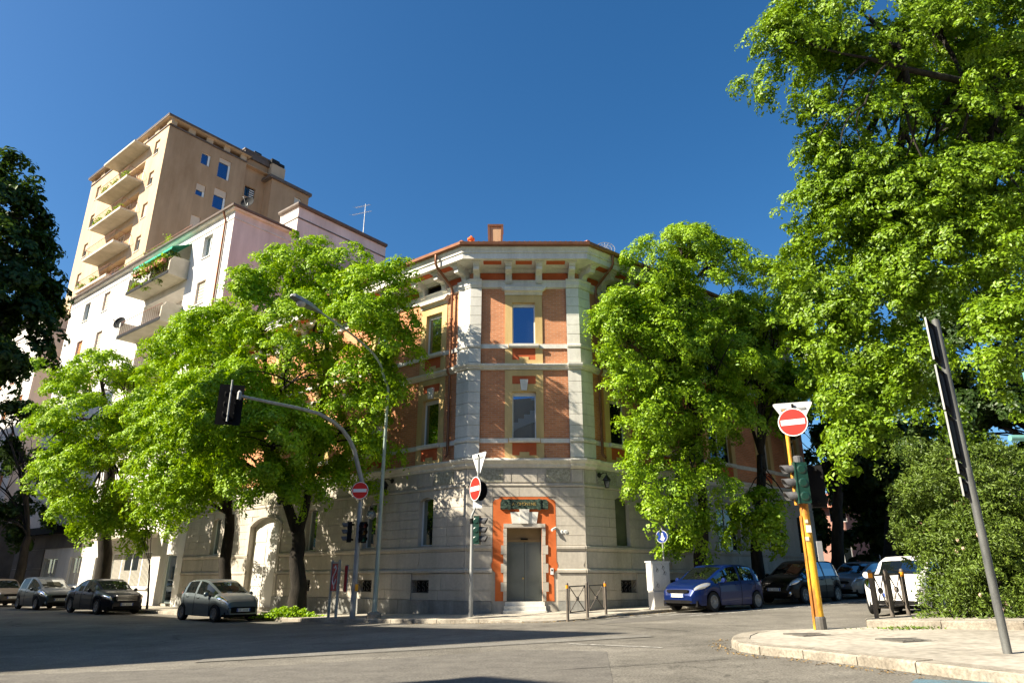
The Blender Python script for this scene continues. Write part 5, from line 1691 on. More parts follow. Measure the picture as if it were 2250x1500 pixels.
mb.add([FS.p(7.9, 0, 15), FS.p(7.9, -.5, 15), FS.p(7.9, -.5, TT + .2), FS.p(7.9, 0, TT + .2)], [(0, 1, 2, 3)])
part('wall', mb, M['tan_shade_brown'], tw)
w = window(tw, FS2, 8.35, 9.5, 37.9, 39.1, -.2, 'black', 'darkglass', .06, 2)
mb = MB()
for k in range(4): mb.box(FS2, 8.95, 9.45, -.18, -.14, 38.05 + k * .25, 38.15 + k * .25)
part('vent_slats', mb, M['white'], w)
for i, (a, b, z0, z1) in enumerate(side_w):
    w = window(tw, FS, a, b, z0, z1, -.12, 'white', 'glass', .06, 0)
    dr_ = (.06, .22, .55, .35, .95, .5)[i]
    zb = z1 - (z1 - z0) * dr_
    part('roller_shutter', MB().box(FS, a + .03, b - .03, -.12, -.07, zb, z1 - .01), M['shutcream'], w)
    part('frame_post', MB().box(FS, b - .22, b - .05, -.13, -.09, z0 + .05, zb), M['white'], w)
# open parapet under the roof slab: posts with light between, then the thin slab
part('roof_deck', MB().box(FT, T0, T1, -11.8, 0, TT - .85, TT - .75), M['tan_shade_brown'], tw)
pr = part('parapet_band', MB().sweep([P2(FT.p(T1, 0, 0)), P2(FT.p(T0, 0, 0)), P2(FS.p(7.9, 0, 0))], [(0, TT - .75), (.08, TT - .75), (.08, TT - .62), (-.2, TT - .62), (-.2, TT - .75)]), M['roofedge'], tw)
for k in range(8):
    s = T0 + .25 + k * (T1 - T0 - .5) / 7
    part('parapet_post', MB().box(FT, s - .45, s + .45, -.25, -.02, TT - .62, TT), M['tanwall'], tw)
for k in range(5):
    s = .3 + k * 1.8
    part('parapet_post', MB().box(FS, s - .3, s + .35, -.25, -.02, TT - .62, TT), M['tanwall'], tw)
part('roof_slab', MB().box(FT, T0 - .35, T1 + .3, -8.3, .35, TT, TT + .14).box(FT, T0 - .38, T1 + .33, -8.33, .38, TT + .14, TT + .2), M['roofedge'], tw)
part('soffit', MB().box(FT, T0 - .3, T1 + .25, -8.2, .3, TT - .03, TT - .002), M['tanwall'], tw)
part('roof_slab', MB().box(FS2, 7.6, 12.2, -6, .3, TT + .9, TT + 1.05).box(FS2, 7.7, 12.1, -5.9, .25, TT + .2, TT + .9), M['roofedge'], tw)
FS3 = Fr(FS.p(0, 1.2, 0), FS.d, FS.n)
part('chimney', MB().box(FS2, 10.6, 12.2, -1.0, .65, 15, TT + .6), M['tanwall'], tw)
part('chimney_cowl', MB().box(FS2, 10.5, 11.4, -1.05, .7, TT + .6, TT + 1.1).tube([FS2.p(11.5, .2, TT + .85), FS2.p(12.1, .2, TT + .85)], .4, 10), M['dishgrey'], tw)
part('roof_vent', MB().box(FS2, 8.9, 9.7, -.8, -.1, TT + 1.0, TT + 1.5), M['black'], tw)
lw_h = [(13.2, 14.0, 38.1, 39.5)]
part('wing', wall(shell_box(MB(), Fr(FS.p(0, .9, 0), FS.d, FS.n), 10.4, 14.9, -3, 0, 15, 40.3), Fr(FS.p(0, .9, 0), FS.d, FS.n), 10.4, 14.9, 15, 40.3, lw_h, 0, .2), M['tan_shade_brown'], tw)
FW = Fr(FS.p(0, .9, 0), FS.d, FS.n)
part('wing_cornice', MB().box(FW, 10.0, 15.1, -3, .25, 40.3, 40.62), M['roofedge'], tw)
window(tw, FW, 13.2, 14.0, 38.1, 39.5, -.12, 'white', 'curtain', .05)
for j, z in enumerate(tflo):
    part('loggia_back', MB().quad(FT, TB[0] + .25, TB[1] - .9, -.49, z, z + 2.35), M['tan_shade_brown'], tw)
    window(tw, FT, TB[0] + .5, TB[0] + 1.5, z, z + 2.2, -.42, 'white', 'darkglass', .07, 1, name='balcony_door')
    window(tw, FT, TB[0] + 2.9, TB[0] + 4.3, z + .8, z + 2.2, -.42, 'shutcream', 'darkglass', .07, 1)
    bal = part('balcony', MB().box(FT, TB[0], TB[1], 0, 1.4, z - .2, z - .0).box(FT, TB[0] - .02, TB[1] + .02, 1.40, 1.43, z - .22, z + .03), M['concrete'], tw)
    railing(bal, FT, TB[0] + .04, TB[1] - .04, 1.34, z, 1.0, 0, 0, step=.33)
part('balcony_roof', MB().box(FT, TB[0], TB[1], 0, 1.4, TT - 1.75, TT - 1.55), M['concrete'], tw)
for i, (a, b) in enumerate(twin):
    for j, z in enumerate(trow):
        flat_window(tw, FT, a, b, z, z + 1.55, 0, ('shutcream' if (i, j) != (0, 0) else 'shutcream'), (.5, .35, .9, .2, .5)[(j + 2 * i) % 5], 'white', 1)
for k, (j, s, L) in enumerate([(0, 45.2, 1.0), (0, 47.5, .8), (0, 49.6, .9), (1, 44.9, 1.8), (1, 47.0, 1.2), (1, 49.0, 1.1), (1, 50.2, .8), (3, 47.5, .9), (3, 50.2, .8)]):
    planter(['tall shrubby flower box at the right end of the topmost tan balcony', 'middle flower box of the topmost tan balcony', 'flower box at the left end of the topmost tan balcony', 'long flower box overflowing with green at the right end of the second tan balcony', 'second flower box from the right on the second tan balcony', 'third flower box from the right on the second tan balcony', 'flower box at the left end of the second tan balcony', 'right flower box on the tan balcony nearest the white roof', 'left flower box on the tan balcony nearest the white roof'][k], FT, s, s + L, 1.15, tflo[j] + .05, 90 + k, 240, .7 if j == 0 else .5, .15)
# lower tan strip of the tower behind the white roof has roof terrace rail and greenery
tr = railing(wb, FL, WS0 + 6, WS1 - .3, -.15, WT + .13, .85, mt='railing', step=.5)
for k, (s, h) in enumerate([(37.0, .8), (33.3, .9), (32.0, 1.0), (30.2, 1.5)]):
    planter(('low tub behind the roof rail of the white block, leftmost of four', 'second leafy tub from the left on the white roof edge', 'third leafy tub from the left on the white roof edge', 'tallest leafy tub on the white roof edge, rightmost of four')[k], FL, s, s + 1.1, -.5, WT + .13, 120 + k, 380, h, 0, 'leaf_linden')

# made-up dark cladding, deep shade put into its colour, along the far half of the white block's street level
mb = MB()
for k in range(7):
    for z0, z1 in ((-1.2, .5), (.52, 1.9), (1.92, 3.2), (3.22, 4.2)):
        a = 32.4 + k * 1.94
        if any(h[0] < a + 1.92 and h[1] > a and h[2] < z1 and h[3] > z0 for h in gh_): continue
        part('shade_cladding_panel', MB().box(FL, a, a + 1.92, .003, .06, z0, z1), M['darkwall'], wb)
part('shade_fascia', MB().box(FL, 32.4, 46, .0, .5, 4.22, 4.7), M['matblack'], wb)
# lower white house at the left, its flank turned to us
lb = thing('apartment_building', 'lower pale apartment house left of the white block with orange roller shutters', 'building', FL.p(60, 0, 0))
L0, L1, LT = 51.6, 75, 24.0
lc = [(53.2, 54.4), (56.6, 57.8), (60, 61.2), (64, 65.2)]
lr = [18.2, 14.8, 11.4, 8]
holes = [(a, b, z, z + 1.9) for a, b in lc for z in lr]
mb = wall(MB(), FL, L0, L1, -2, LT, holes, 0, .22)
shell_box(mb, FL, L0, L1, -14, 0, -2, LT, ms=1)
part('wall', mb, [M['whitewall'], M['whitewall_shade']], lb)
part('street_level_shade', MB().sweep([P2(FL.p(L1, 0, 0)), P2(FL.p(L0, 0, 0)), P2(FL.p(L0, -14, 0))], [(0, -2), (.05, -2), (.05, 5.2), (.12, 5.25), (.12, 5.5), (0, 5.55)]), M['darkwall'], lb)  # dark band: shade at street level put into the wall colour
part('cornice', MB().sweep([P2(FL.p(L1, 0, 0)), P2(FL.p(L0, 0, 0)), P2(FL.p(L0, -14, 0))], [(0, LT - .1), (.3, LT - .05), (.34, LT + .2), (0, LT + .24)]), M['roofedge'], lb)
part('wall_groove', MB().sweep([P2(FL.p(L1, 0, 0)), P2(FL.p(L0, 0, 0)), P2(FL.p(L0, -14, 0))], [(0, LT - 1.2), (.06, LT - 1.2), (.06, LT - 1.08), (0, LT - 1.08)]), M['roofedge'], lb)
for a, b in lc:
    for z in lr:
        flat_window(lb, FL, a, b, z, z + 1.9, 0, 'shutorange', 1, 'white', 0)
railing(lb, FL, L0 + .2, L1 - 1, -.3, LT + .24, 1.0, -10, None, mt='roofedge', step=.8)
for k, s in enumerate((51.9, 53.4, 55.2)):
    planter(('shrubby tub at the right front corner of the lower pale house roof terrace', 'middle shrubby tub on the lower pale house roof terrace', 'rearmost shrubby tub on the lower pale house roof terrace')[k], FL, s, s + 1.0, -1.2 - 2 * k, LT + .24, 140 + k, 420, 1.6, 0, 'leaf_bush')

# pink house and pale house far down the right street
def small_house(name, label, P, ang, w, d, h, roofh, wmat):
    F = Fr((P[0], P[1], G(P[0])), (math.cos(ang), math.sin(ang)), (math.sin(ang), -math.cos(ang)))
    t = thing(name, label, 'house', F.O)
    holes = [(-w / 2 + .8 + k * 2.2, -w / 2 + 1.9 + k * 2.2, z, z + 1.5) for k in range(int((w - 1) / 2.2)) for z in ((1.2,) if h < 5 else (1.2, 4.2))]
    mb = wall(MB(), F, -w / 2, w / 2, -1, h, holes, 0, .2)
    shell_box(mb, F, -w / 2, w / 2, -d, 0, -1, h)
    part('wall', mb, M[wmat], t)
    part('roof', MB().prism_a(F, [(.4, h - .05), (-d / 2, h + roofh), (-d - .4, h - .05)], -w / 2 - .3, w / 2 + .3), M['terracotta'], t)
    for a, b, z0, z1 in holes: window(t, F, a, b, z0, z1, -.1, 'white', 'darkglass', .06, 1)
small_house('house', 'salmon house glimpsed between dark trunks at the end of the right street', (24.5, 47), R(-14), 12, 9, 5.2, 1.4, 'pinkhouse')
small_house('house', 'pale house glimpsed through the dark trees at the far right', (35, 50), R(-30), 13, 9, 8.6, 1.2, 'whitewall')

# ------------------------------------------------------------------ blocks across the left street, outside the picture: they throw the long shadows on the road; one behind the viewer is added to cut sky light
def far_block(label, P, d, n, L, D_, h):
    back = -sd * D_      # the end walls stand along the sun's path, as the edge of the shadow on the road shows
    F = Fr((P[0], P[1], 0), d, n)
    t = thing('apartment_building', label, 'building', F.O)
    holes = [(1.2 + k * 3.0, 2.5 + k * 3.0, z, z + 1.6) for k in range(int((L - 2) / 3)) for z in [1.2 + 3.2 * j for j in range(int((h - 2) / 3.2))]]
    mb = wall(MB(), F, 0, L, -2, h, holes, 0, .2)
    for a in (0, L):
        p = F.p(a, 0, 0)
        mb.add([(p.x, p.y, -2), (p.x + back.x, p.y + back.y, -2), (p.x + back.x, p.y + back.y, h), (p.x, p.y, h)], [(0, 1, 2, 3)])
    p, r = F.p(0, 0, 0), F.p(L, 0, 0)
    mb.add([(p.x, p.y, h), (r.x, r.y, h), (r.x + back.x, r.y + back.y, h), (p.x + back.x, p.y + back.y, h), (p.x + back.x, p.y + back.y, -2), (r.x + back.x, r.y + back.y, -2)], [(0, 1, 2, 3), (3, 2, 5, 4)])
    part('wall', mb, M['tanwall'], t)
    part('cornice', MB().box(F, -.0, L, 0, .12, h - .3, h - .002), M['trim'], t)
    g = MB(); fr = MB()
    for a, b, z0, z1 in holes:
        g.quad(F, a, b, -.18, z0, z1)
    part('window_panes', g, M['darkglass'], t, kind='stuff')
    return F
te = math.tan(SUN_EL)
sd = Vector((-sunv.x, -sunv.y)).normalized()
def caster(tip, h):
    return Vector(tip) - sd * (h / te)
hA = 18.0
EA = caster((2.66, 16.35), hA)
away = (-nL[0], -nL[1])
far_block('plain tan block across the left street', EA, dL, away, 44, 12, hA)
far_block('taller plain block across the left street farther along', EA + Vector(dL) * 46, dL, away, 40, 14, 36)
hB = 12.5
EB = caster((-.4, 9.75), hB)
far_block('plain block behind the viewer on the right, across the road', (46, -17), (-1, 0), (0, 1), 44, 12, 19)  # added out of view to lower the sky light on the fronts
far_block('low tan block across the left street near the viewer', EB + Vector((-dL[0], -dL[1])) * 26, dL, away, 26, 12, hB)

# ------------------------------------------------------------------ cars
def lerp(a, b, t): return a + (b - a) * t
def interp(pts, x):
    if x <= pts[0][0]: return pts[0][1]
    for (x0, y0), (x1, y1) in zip(pts, pts[1:]):
        if x <= x1:
            t = (x - x0) / (x1 - x0)
            return y0 + (y1 - y0) * t
    return pts[-1][1]
def smooth_interp(pts, x):
    """monotone-ish cubic through the points"""
    n = len(pts)
    if x <= pts[0][0]: return pts[0][1]
    if x >= pts[-1][0]: return pts[-1][1]
    for i in range(n - 1):
        if pts[i][0] <= x <= pts[i + 1][0]:
            break
    x0, y0 = pts[i]; x1, y1 = pts[i + 1]
    h = x1 - x0
    def slope(k):
        if k <= 0 or k >= n - 1: 
            a, b = (0, 1) if k <= 0 else (n - 2, n - 1)
            return (pts[b][1] - pts[a][1]) / (pts[b][0] - pts[a][0])
        d0 = (pts[k][1] - pts[k - 1][1]) / (pts[k][0] - pts[k - 1][0])
        d1 = (pts[k + 1][1] - pts[k][1]) / (pts[k + 1][0] - pts[k][0])
        return 0 if d0 * d1 <= 0 else 2 * d0 * d1 / (d0 + d1)
    m0, m1 = slope(i), slope(i + 1)
    t = (x - x0) / h
    return (2 * t**3 - 3 * t**2 + 1) * y0 + (t**3 - 2 * t**2 + t) * h * m0 + (-2 * t**3 + 3 * t**2) * y1 + (t**3 - t**2) * h * m1

def car(label, P, heading, sp, paint, group='parked cars'):
    """sp: L, W, wb front/rear axle x, R wheel, top [(x, z)], belt [(x, z)], cowl, roof_f, roof_r, tail, pillars, kind of front"""
    t = thing('parked_car', label, 'car', P, math.atan2(heading[1], heading[0]), group, local=True)
    L, Wd, Rw = sp['L'], sp['W'], sp['R']
    xf, xr = sp['axles']
    H = max(z for x, z in sp['top'])
    ra = Rw * 1.17
    def halfw(x):
        a = abs(x) / (L / 2)
        x0 = .62
        k = max(0, (a - x0) / (1 - x0))
        return Wd / 2 * (1 - .33 * k ** 2.4)
    def zbot(x):
        z = .20 + (.06 if abs(x) > L / 2 - .25 else 0)
        for xw in (xf, xr):
            if abs(x - xw) < ra:
                z = max(z, Rw - .02 + math.sqrt(ra * ra - (x - xw) ** 2))
        return z
    ztop = lambda x: smooth_interp(sp['top'], x)
    zbelt = lambda x: min(smooth_interp(sp['belt'], x), ztop(x) - .02)
    xs = set()
    n = 46
    for i in range(n + 1): xs.add(round(-L / 2 + L * i / n, 4))
    for xw in (xf, xr):
        for k in range(-8, 9): xs.add(round(xw + ra * math.sin(k / 8 * math.pi / 2), 4))
    marks = [sp['cowl'], sp['roof_f'], sp['roof_r'], sp['tail']] + [p for q in sp['pillars'] for p in q] + sp['doors']
    for m_ in marks: xs.add(round(m_, 4))
    xs = sorted(xs)
    rows = []
    for x in xs:
        w, zb, zl, zt = halfw(x), zbot(x), zbelt(x), ztop(x)
        g = max(0, min(1, (zt - zl - .10) / (H - .98)))
        endf = max(0, (abs(x) - (L / 2 - .12)) / .12)
        zb = min(zb, zl - .08)
        row = [(w * .955, zb), (w * (.99 - .03 * endf), zb + .28 * (zl - zb)), (w * (1.0 - .03 * endf), zb + .58 * (zl - zb)), (w * (.985 - .04 * endf), zb + .86 * (zl - zb)), (w * (.95 - .04 * endf), zl),
               (w * lerp(.86, .87, g), lerp(lerp(zl, zt, .55), lerp(zl, zt, .42), g)), (w * lerp(.74, .775, g), lerp(lerp(zl, zt, .82), lerp(zl, zt, .86), g)),
               (w * lerp(.6, .69, g), lerp(lerp(zl, zt, .93), lerp(zl, zt, .965), g)), (w * .36, lerp(zl, zt, .992)), (0, zt)]
        rows.append(row)
    J = len(rows[0])
    parts = {}
    def put(key, vs):
        parts.setdefault(key, MB()).add(vs, [tuple(range(len(vs)))])
    inp = lambda x, rngs: any(a < x < b for a, b in rngs)
    for i in range(len(xs) - 1):
        xm = (xs[i] + xs[i + 1]) / 2
        for j in range(J - 1):
            for s in (1, -1):
                q = [(xs[i], s * rows[i][j][0], rows[i][j][1]), (xs[i + 1], s * rows[i + 1][j][0], rows[i + 1][j][1]), (xs[i + 1], s * rows[i + 1][j + 1][0], rows[i + 1][j + 1][1]), (xs[i], s * rows[i][j + 1][0], rows[i][j + 1][1])]
                key = 'body'
                tall = ztop(xm) - zbelt(xm) > .13
                if j in (4, 5) and tall and sp['tail'] + .12 < xm < sp['cowl'] - .05 and not inp(xm, sp['pillars']):
                    k = sum(1 for a, b in sp['pillars'] if xm > b)
                    key = ('side_window', s, k)
                elif j >= 6 and sp['roof_f'] < xm < sp['cowl'] and (j >= 7 or True):
                    key = 'windscreen' if j >= 7 else 'body'
                elif j >= 7 and sp['tail'] < xm < sp['roof_r']:
                    key = 'rear_window'
                elif j <= 3 and sp['doors'][0] < xm < sp['doors'][-1]:
                    k = sum(1 for d in sp['doors'][1:-1] if xm > d)
                    key = ('door', s, k)
                put(key, q)
    for i, s_ in ((0, -1), (len(xs) - 1, 1)):
        ring = [(xs[i], y, z) for y, z in rows[i]] + [(xs[i], -y, z) for y, z in reversed(rows[i][:-1])]
        put('body', ring)
    bodyo = None
    for key, mb in parts.items():
        nm = key if isinstance(key, str) else key[0]
        mt = M['carglass'] if nm in ('windscreen', 'rear_window', 'side_window') else paint
        o = part(nm, mb, mt, t, smooth=True)
        bodyo = o if nm == 'body' else bodyo
        if nm == 'door':
            s, k = key[1], key[2]
            ds = sp['doors']
            x0, x1 = ds[k], ds[k + 1]
            hx = x0 + .16
            w = halfw(hx)
            zl = zbelt(hx)
            part('door_handle', MB().tube([(hx, s * (w * .985 + .012), zl - .13), (hx + .07, s * (w * .985 + .035), zl - .125), (hx + .17, s * (w * .985 + .012), zl - .12)], .016, 6), paint, o, smooth=True)
    # dark shut lines of the doors, sills and window surround
    mb = MB()
    for s in (1, -1):
        for d in sp['doors']:
            w, zb, zl = halfw(d), zbot(d), zbelt(d)
            r = None
            i = xs.index(round(d, 4))
            mb.tube([(d, s * (y + .001), z) for y, z in rows[i][0:5]], .008, 4)
    part('shut_line', mb, M['matblack'], t)
    fl = MB().box(WORLD, -L / 2 + .12, L / 2 - .12, -Wd * .40, Wd * .40, .17, .34).box(WORLD, -L / 2 + .3, L / 2 - .3, -Wd * .36, Wd * .36, .34, .80)
    part('underbody', fl, M['matblack'], t)
    # wheels
    for xw in (xf, xr):
        for s in (1, -1):
            c = Vector((xw, s * (Wd / 2 - .115), Rw))
            ax = (0, s, 0)
            wh = part('wheel', MB().lathe(c, [(Rw * .62, -.10), (Rw * .93, -.10), (Rw, -.07), (Rw, .06), (Rw * .95, .09), (Rw * .66, .095), (Rw * .64, .05)], 26, 0, ax), M['rubber'], t, smooth=True)
            rim = MB().lathe(c, [(Rw * .60, .03), (Rw * .66, .094), (Rw * .62, .096), (Rw * .55, .06)], 24, 0, ax)
            ns = sp.get('spokes', 7)
            for k in range(ns):
                a = 2 * math.pi * k / ns + .2
                u = Vector((math.cos(a), 0, math.sin(a)))
                vv = Vector((-math.sin(a), 0, math.cos(a)))
                sw = Rw * (.085 if ns < 10 else .04)
                o_ = Vector((0, s, 0))
                p = [c + u * Rw * .08 + vv * sw + o_ * .075, c + u * Rw * .61 + vv * sw * 1.1 + o_ * .085, c + u * Rw * .61 - vv * sw * 1.1 + o_ * .085, c + u * Rw * .08 - vv * sw + o_ * .075]
                q = [x - o_ * .03 for x in p]
                rim.add(p + q, [(0, 1, 2, 3), (4, 5, 6, 7), (0, 1, 5, 4), (1, 2, 6, 5), (2, 3, 7, 6), (3, 0, 4, 7)])
            rim.lathe(c, [(Rw * .16, .05), (Rw * .15, .09), (Rw * .02, .10)], 12, 0, ax)
            part('rim', rim, M['alloy'], wh)
            part('brake_disc', MB().lathe(c, [(Rw * .60, .02), (Rw * .02, .022)], 18, 0, ax), M['matblack'], wh)
    # lamps sit on the body skin
    def skin(x, j, f=0.0):
        i = min(range(len(xs)), key=lambda k: abs(xs[k] - x))
        y0, z0 = rows[i][j]
        y1, z1 = rows[i][min(j + 1, J - 1)]
        return (xs[i], lerp(y0, y1, f), lerp(z0, z1, f))
    def skin_patch(x0, x1, j0, j1, s, lift, nx=8):
        """thin shell that follows the body between two stations and two rows (rows may be fractional)"""
        mb = MB()
        cols_ = []
        ny = 5
        for a in range(nx + 1):
            x = lerp(x0, x1, a / nx)
            k = max(0, min(len(xs) - 2, next((i for i in range(len(xs) - 1) if xs[i] <= x <= xs[i + 1]), len(xs) - 2)))
            f = (x - xs[k]) / (xs[k + 1] - xs[k])
            col_ = []
            for b in range(ny + 1):
                sh_ = math.sin(math.pi * (a / nx)) ** .5
                jj = lerp((j0 + j1) / 2 + (j0 - j1) / 2 * sh_, (j0 + j1) / 2 + (j1 - j0) / 2 * sh_, b / ny)
                j = min(J - 2, int(jj)); g = jj - j
                y = lerp(lerp(rows[k][j][0], rows[k][j + 1][0], g), lerp(rows[k + 1][j][0], rows[k + 1][j + 1][0], g), f)
                z = lerp(lerp(rows[k][j][1], rows[k][j + 1][1], g), lerp(rows[k + 1][j][1], rows[k + 1][j + 1][1], g), f)
                e = lift * (1 - (2 * b / ny - 1) ** 4) * (1 - (2 * a / nx - 1) ** 4)
                col_.append((x + e * .5, s * (y + e * .7), z + e * .5))
            cols_.append(col_)
        vs = [p for c_ in cols_ for p in c_]
        fs = [(a * (ny + 1) + b, a * (ny + 1) + b + 1, (a + 1) * (ny + 1) + b + 1, (a + 1) * (ny + 1) + b) for a in range(nx) for b in range(ny)]
        return mb.add(vs, fs)
    xe = L / 2
    for s in (1, -1):
        hl = sp['head']
        part('headlight', skin_patch(xe - hl[0], xe - hl[1], hl[2], hl[3], s, .03), M['lamp'], t, smooth=True)
        part('tail_light', skin_patch(-xe + .005, -xe + .26, 2.9, 4.7, s, .03), M['taillamp'], t, smooth=True)
        mx, my, mz = sp['cowl'] - .38, s * (Wd / 2 + .09), zbelt(sp['cowl'] - .4) + .07
        mr = MB()
        prof = [(.005, -.09), (.06, -.075), (.085, -.02), (.085, .03), (.07, .05), (.005, .055)]
        mr.lathe((mx, my, mz), [(r, h) for r, h in prof], 12, 0, (1, 0, .1))
        mr.tube([(mx, s * (Wd / 2 - .08), mz - .07), (mx, my, mz - .02)], .022, 6)
        part('mirror', mr, sp.get('mirror_mat', paint), t, smooth=True)
    # front end: grille, lower intake, plate; drawn as slim bodies that follow the nose
    def nose_strip(name, y, z0, z1, mt, lift, parent=t, r=0.0):
        mb = MB()
        k = 10
        fr, bk = [], []
        for a in range(k + 1):
            yy = lerp(-y, y, a / k)
            wi = 0
            xx = xe
            zm = (z0 + z1) / 2
            for i in range(len(xs) - 1, 0, -1):
                wloc = lerp(rows[i][1][0], rows[i][3][0], .5)
                if wloc >= abs(yy):
                    xx = xs[i]
                    if i < len(xs) - 1:
                        wn_ = lerp(rows[i + 1][1][0], rows[i + 1][3][0], .5)
                        xx = lerp(xs[i], xs[i + 1], (wloc - abs(yy)) / max(1e-6, wloc - wn_))
                    break
            ex = 1 - (2 * a / k - 1) ** 6 * .35 if r else 1
            zc, hz_ = (z0 + z1) / 2, (z1 - z0) / 2 * ex
            fr.append(((xx + lift, yy, zc - hz_), (xx + lift, yy, zc + hz_), (xx - .06, yy, zc - hz_), (xx - .06, yy, zc + hz_)))
        vs = [p for q in fr for p in q]
        fs = []
        for a in range(k):
            o, p = 4 * a, 4 * (a + 1)
            fs += [(o, o + 1, p + 1, p), (o + 1, o + 3, p + 3, p + 1), (o, p, p + 2, o + 2)]
        fs += [(0, 1, 3, 2), (4 * k, 4 * k + 1, 4 * k + 3, 4 * k + 2)]
        mb.add(vs, fs)
        return part(name, mb, mt, parent)
    gr = sp['grille']
    if gr:
        g_ = nose_strip('grille', gr[0], gr[1], gr[2], M['matblack'], .012, r=1)
        if sp.get('chrome_grille'):
            mb = MB()
            nose_strip('grille_frame', gr[0] + .03, gr[2] - .01, gr[2] + .03, M['chrome'], .02)
            for k in range(4):
                z = lerp(gr[1], gr[2], (k + .5) / 4)
                nose_strip('grille_bar', gr[0] - .02, z - .012, z + .012, M['chrome'], .02, g_)
    it = sp['intake']
    nose_strip('lower_intake', it[0], it[1], it[2], M['matblack'], .012, r=1)
    pl = nose_strip('number_plate', .26, sp['plate'] - .055, sp['plate'] + .055, M['plate'], .03)
    for s_ in (1, -1):
        part('plate_band', MB().box(WORLD, xe - .02, xe + .034, s_ * .24 - .02, s_ * .24 + .02, sp['plate'] - .05, sp['plate'] + .05), M['euroblue'], pl)
    mb = MB()
    rr_ = random.Random(len(label))
    for k in range(7):
        if k == 2: continue
        y = -.17 + k * .055
        mb.box(WORLD, xe + .03, xe + .034, y - .017, y + .017, sp['plate'] - .033, sp['plate'] - .023).box(WORLD, xe + .03, xe + .034, y - .017, y - .008, sp['plate'] - .033, sp['plate'] + .033)
        if rr_.random() < .7: mb.box(WORLD, xe + .03, xe + .034, y - .008, y + .017, sp['plate'] + .023, sp['plate'] + .033)
    part('plate_characters', mb, M['black'], pl)
    if sp.get('fog'):
        for s in (1, -1):
            part('fog_lamp', MB().lathe((xe - .10, s * Wd * .34, .36), [(.06, 0), (.06, .05), (.01, .06)], 10, 0, (1, s * .4, 0)), M['lamp'], t)
    for s in (1, -1):
        part('wiper', MB().tube([(sp['cowl'] - .02, s * .1 + .35, ztop(sp['cowl']) + .02), (sp['cowl'] - .22, s * .1 - .1, ztop(sp['cowl'] - .22) + .02)], .01, 4), M['matblack'], t)
    return t

def paint_mat(name, c, metal=.3, rough=.36):
    return mat(name, c, rough=rough, metal=metal, coat=.25, spec=.25)

hatch = dict(L=4.03, W=1.69, R=.31, axles=(1.20, -1.31), top=[(-2.015, .55), (-1.99, .80), (-1.93, 1.0), (-1.62, 1.33), (-1.2, 1.455), (-.5, 1.49), (.05, 1.46), (.45, 1.33), (1.15, .98), (1.5, .90), (1.82, .79), (1.96, .66), (2.015, .50)],
             belt=[(-2.0, .55), (-1.9, .93), (-1.0, .97), (.6, .90), (1.2, .84), (1.7, .74), (1.95, .62), (2.015, .48)], cowl=1.12, roof_f=.30, roof_r=-1.35, tail=-1.9, pillars=[(-.42, -.30), (-1.42, -1.22)], doors=[-1.2, -.36, .86],
             head=(.78, .05, 3.35, 5.6), grille=(.42, .58, .68), intake=(.55, .26, .36), plate=.50, spokes=15)
mini = dict(L=3.43, W=1.63, R=.29, axles=(1.10, -1.24), top=[(-1.715, .55), (-1.70, .85), (-1.62, 1.05), (-1.4, 1.33), (-1.0, 1.44), (-.35, 1.47), (.1, 1.42), (.45, 1.27), (1.02, .98), (1.3, .90), (1.55, .78), (1.68, .64), (1.715, .48)],
            belt=[(-1.7, .6), (-1.55, .98), (-.8, .98), (.5, .88), (1.1, .82), (1.5, .70), (1.68, .56), (1.715, .46)], cowl=1.0, roof_f=.28, roof_r=-1.1, tail=-1.6, pillars=[(-.40, -.28), (-1.25, -1.10)], doors=[-1.12, -.34, .76],
            head=(.66, .06, 3.2, 5.4), grille=None, intake=(.58, .30, .52), plate=.41, spokes=8)
saloon = dict(L=4.82, W=1.82, R=.33, axles=(1.50, -1.35), top=[(-2.41, .6), (-2.38, .86), (-2.25, .99), (-1.75, 1.04), (-1.55, 1.10), (-.95, 1.38), (-.5, 1.465), (0, 1.48), (.4, 1.42), (.75, 1.27), (1.25, 1.01), (1.7, .95), (2.1, .86), (2.33, .74), (2.41, .52)],
              belt=[(-2.4, .6), (-2.25, .9), (-1.4, .96), (.6, .93), (1.3, .88), (2.0, .76), (2.35, .62), (2.41, .5)], cowl=1.2, roof_f=.5, roof_r=-.72, tail=-1.6, pillars=[(-.28, -.16), (-1.2, -1.05)], doors=[-1.0, -.22, .95],
              head=(.62, .06, 3.0, 4.9), grille=(.44, .56, .78), intake=(.6, .24, .34), plate=.42, spokes=7, chrome_grille=True)
mpv = dict(L=3.95, W=1.70, R=.31, axles=(1.22, -1.25), top=[(-1.975, .6), (-1.96, .95), (-1.88, 1.25), (-1.7, 1.5), (-1.2, 1.57), (-.3, 1.59), (.15, 1.53), (.6, 1.34), (1.2, 1.02), (1.5, .94), (1.8, .80), (1.94, .66), (1.975, .5)],
           belt=[(-1.97, .62), (-1.85, .98), (-1.0, 1.0), (.6, .93), (1.2, .87), (1.7, .74), (1.93, .6), (1.975, .48)], cowl=1.15, roof_f=.40, roof_r=-1.5, tail=-1.9, pillars=[(-.42, -.30), (-1.42, -1.25)], doors=[-1.2, -.36, .88],
           head=(.72, .05, 3.3, 5.3), grille=(.40, .60, .70), intake=(.52, .26, .38), plate=.50, spokes=6, fog=True)
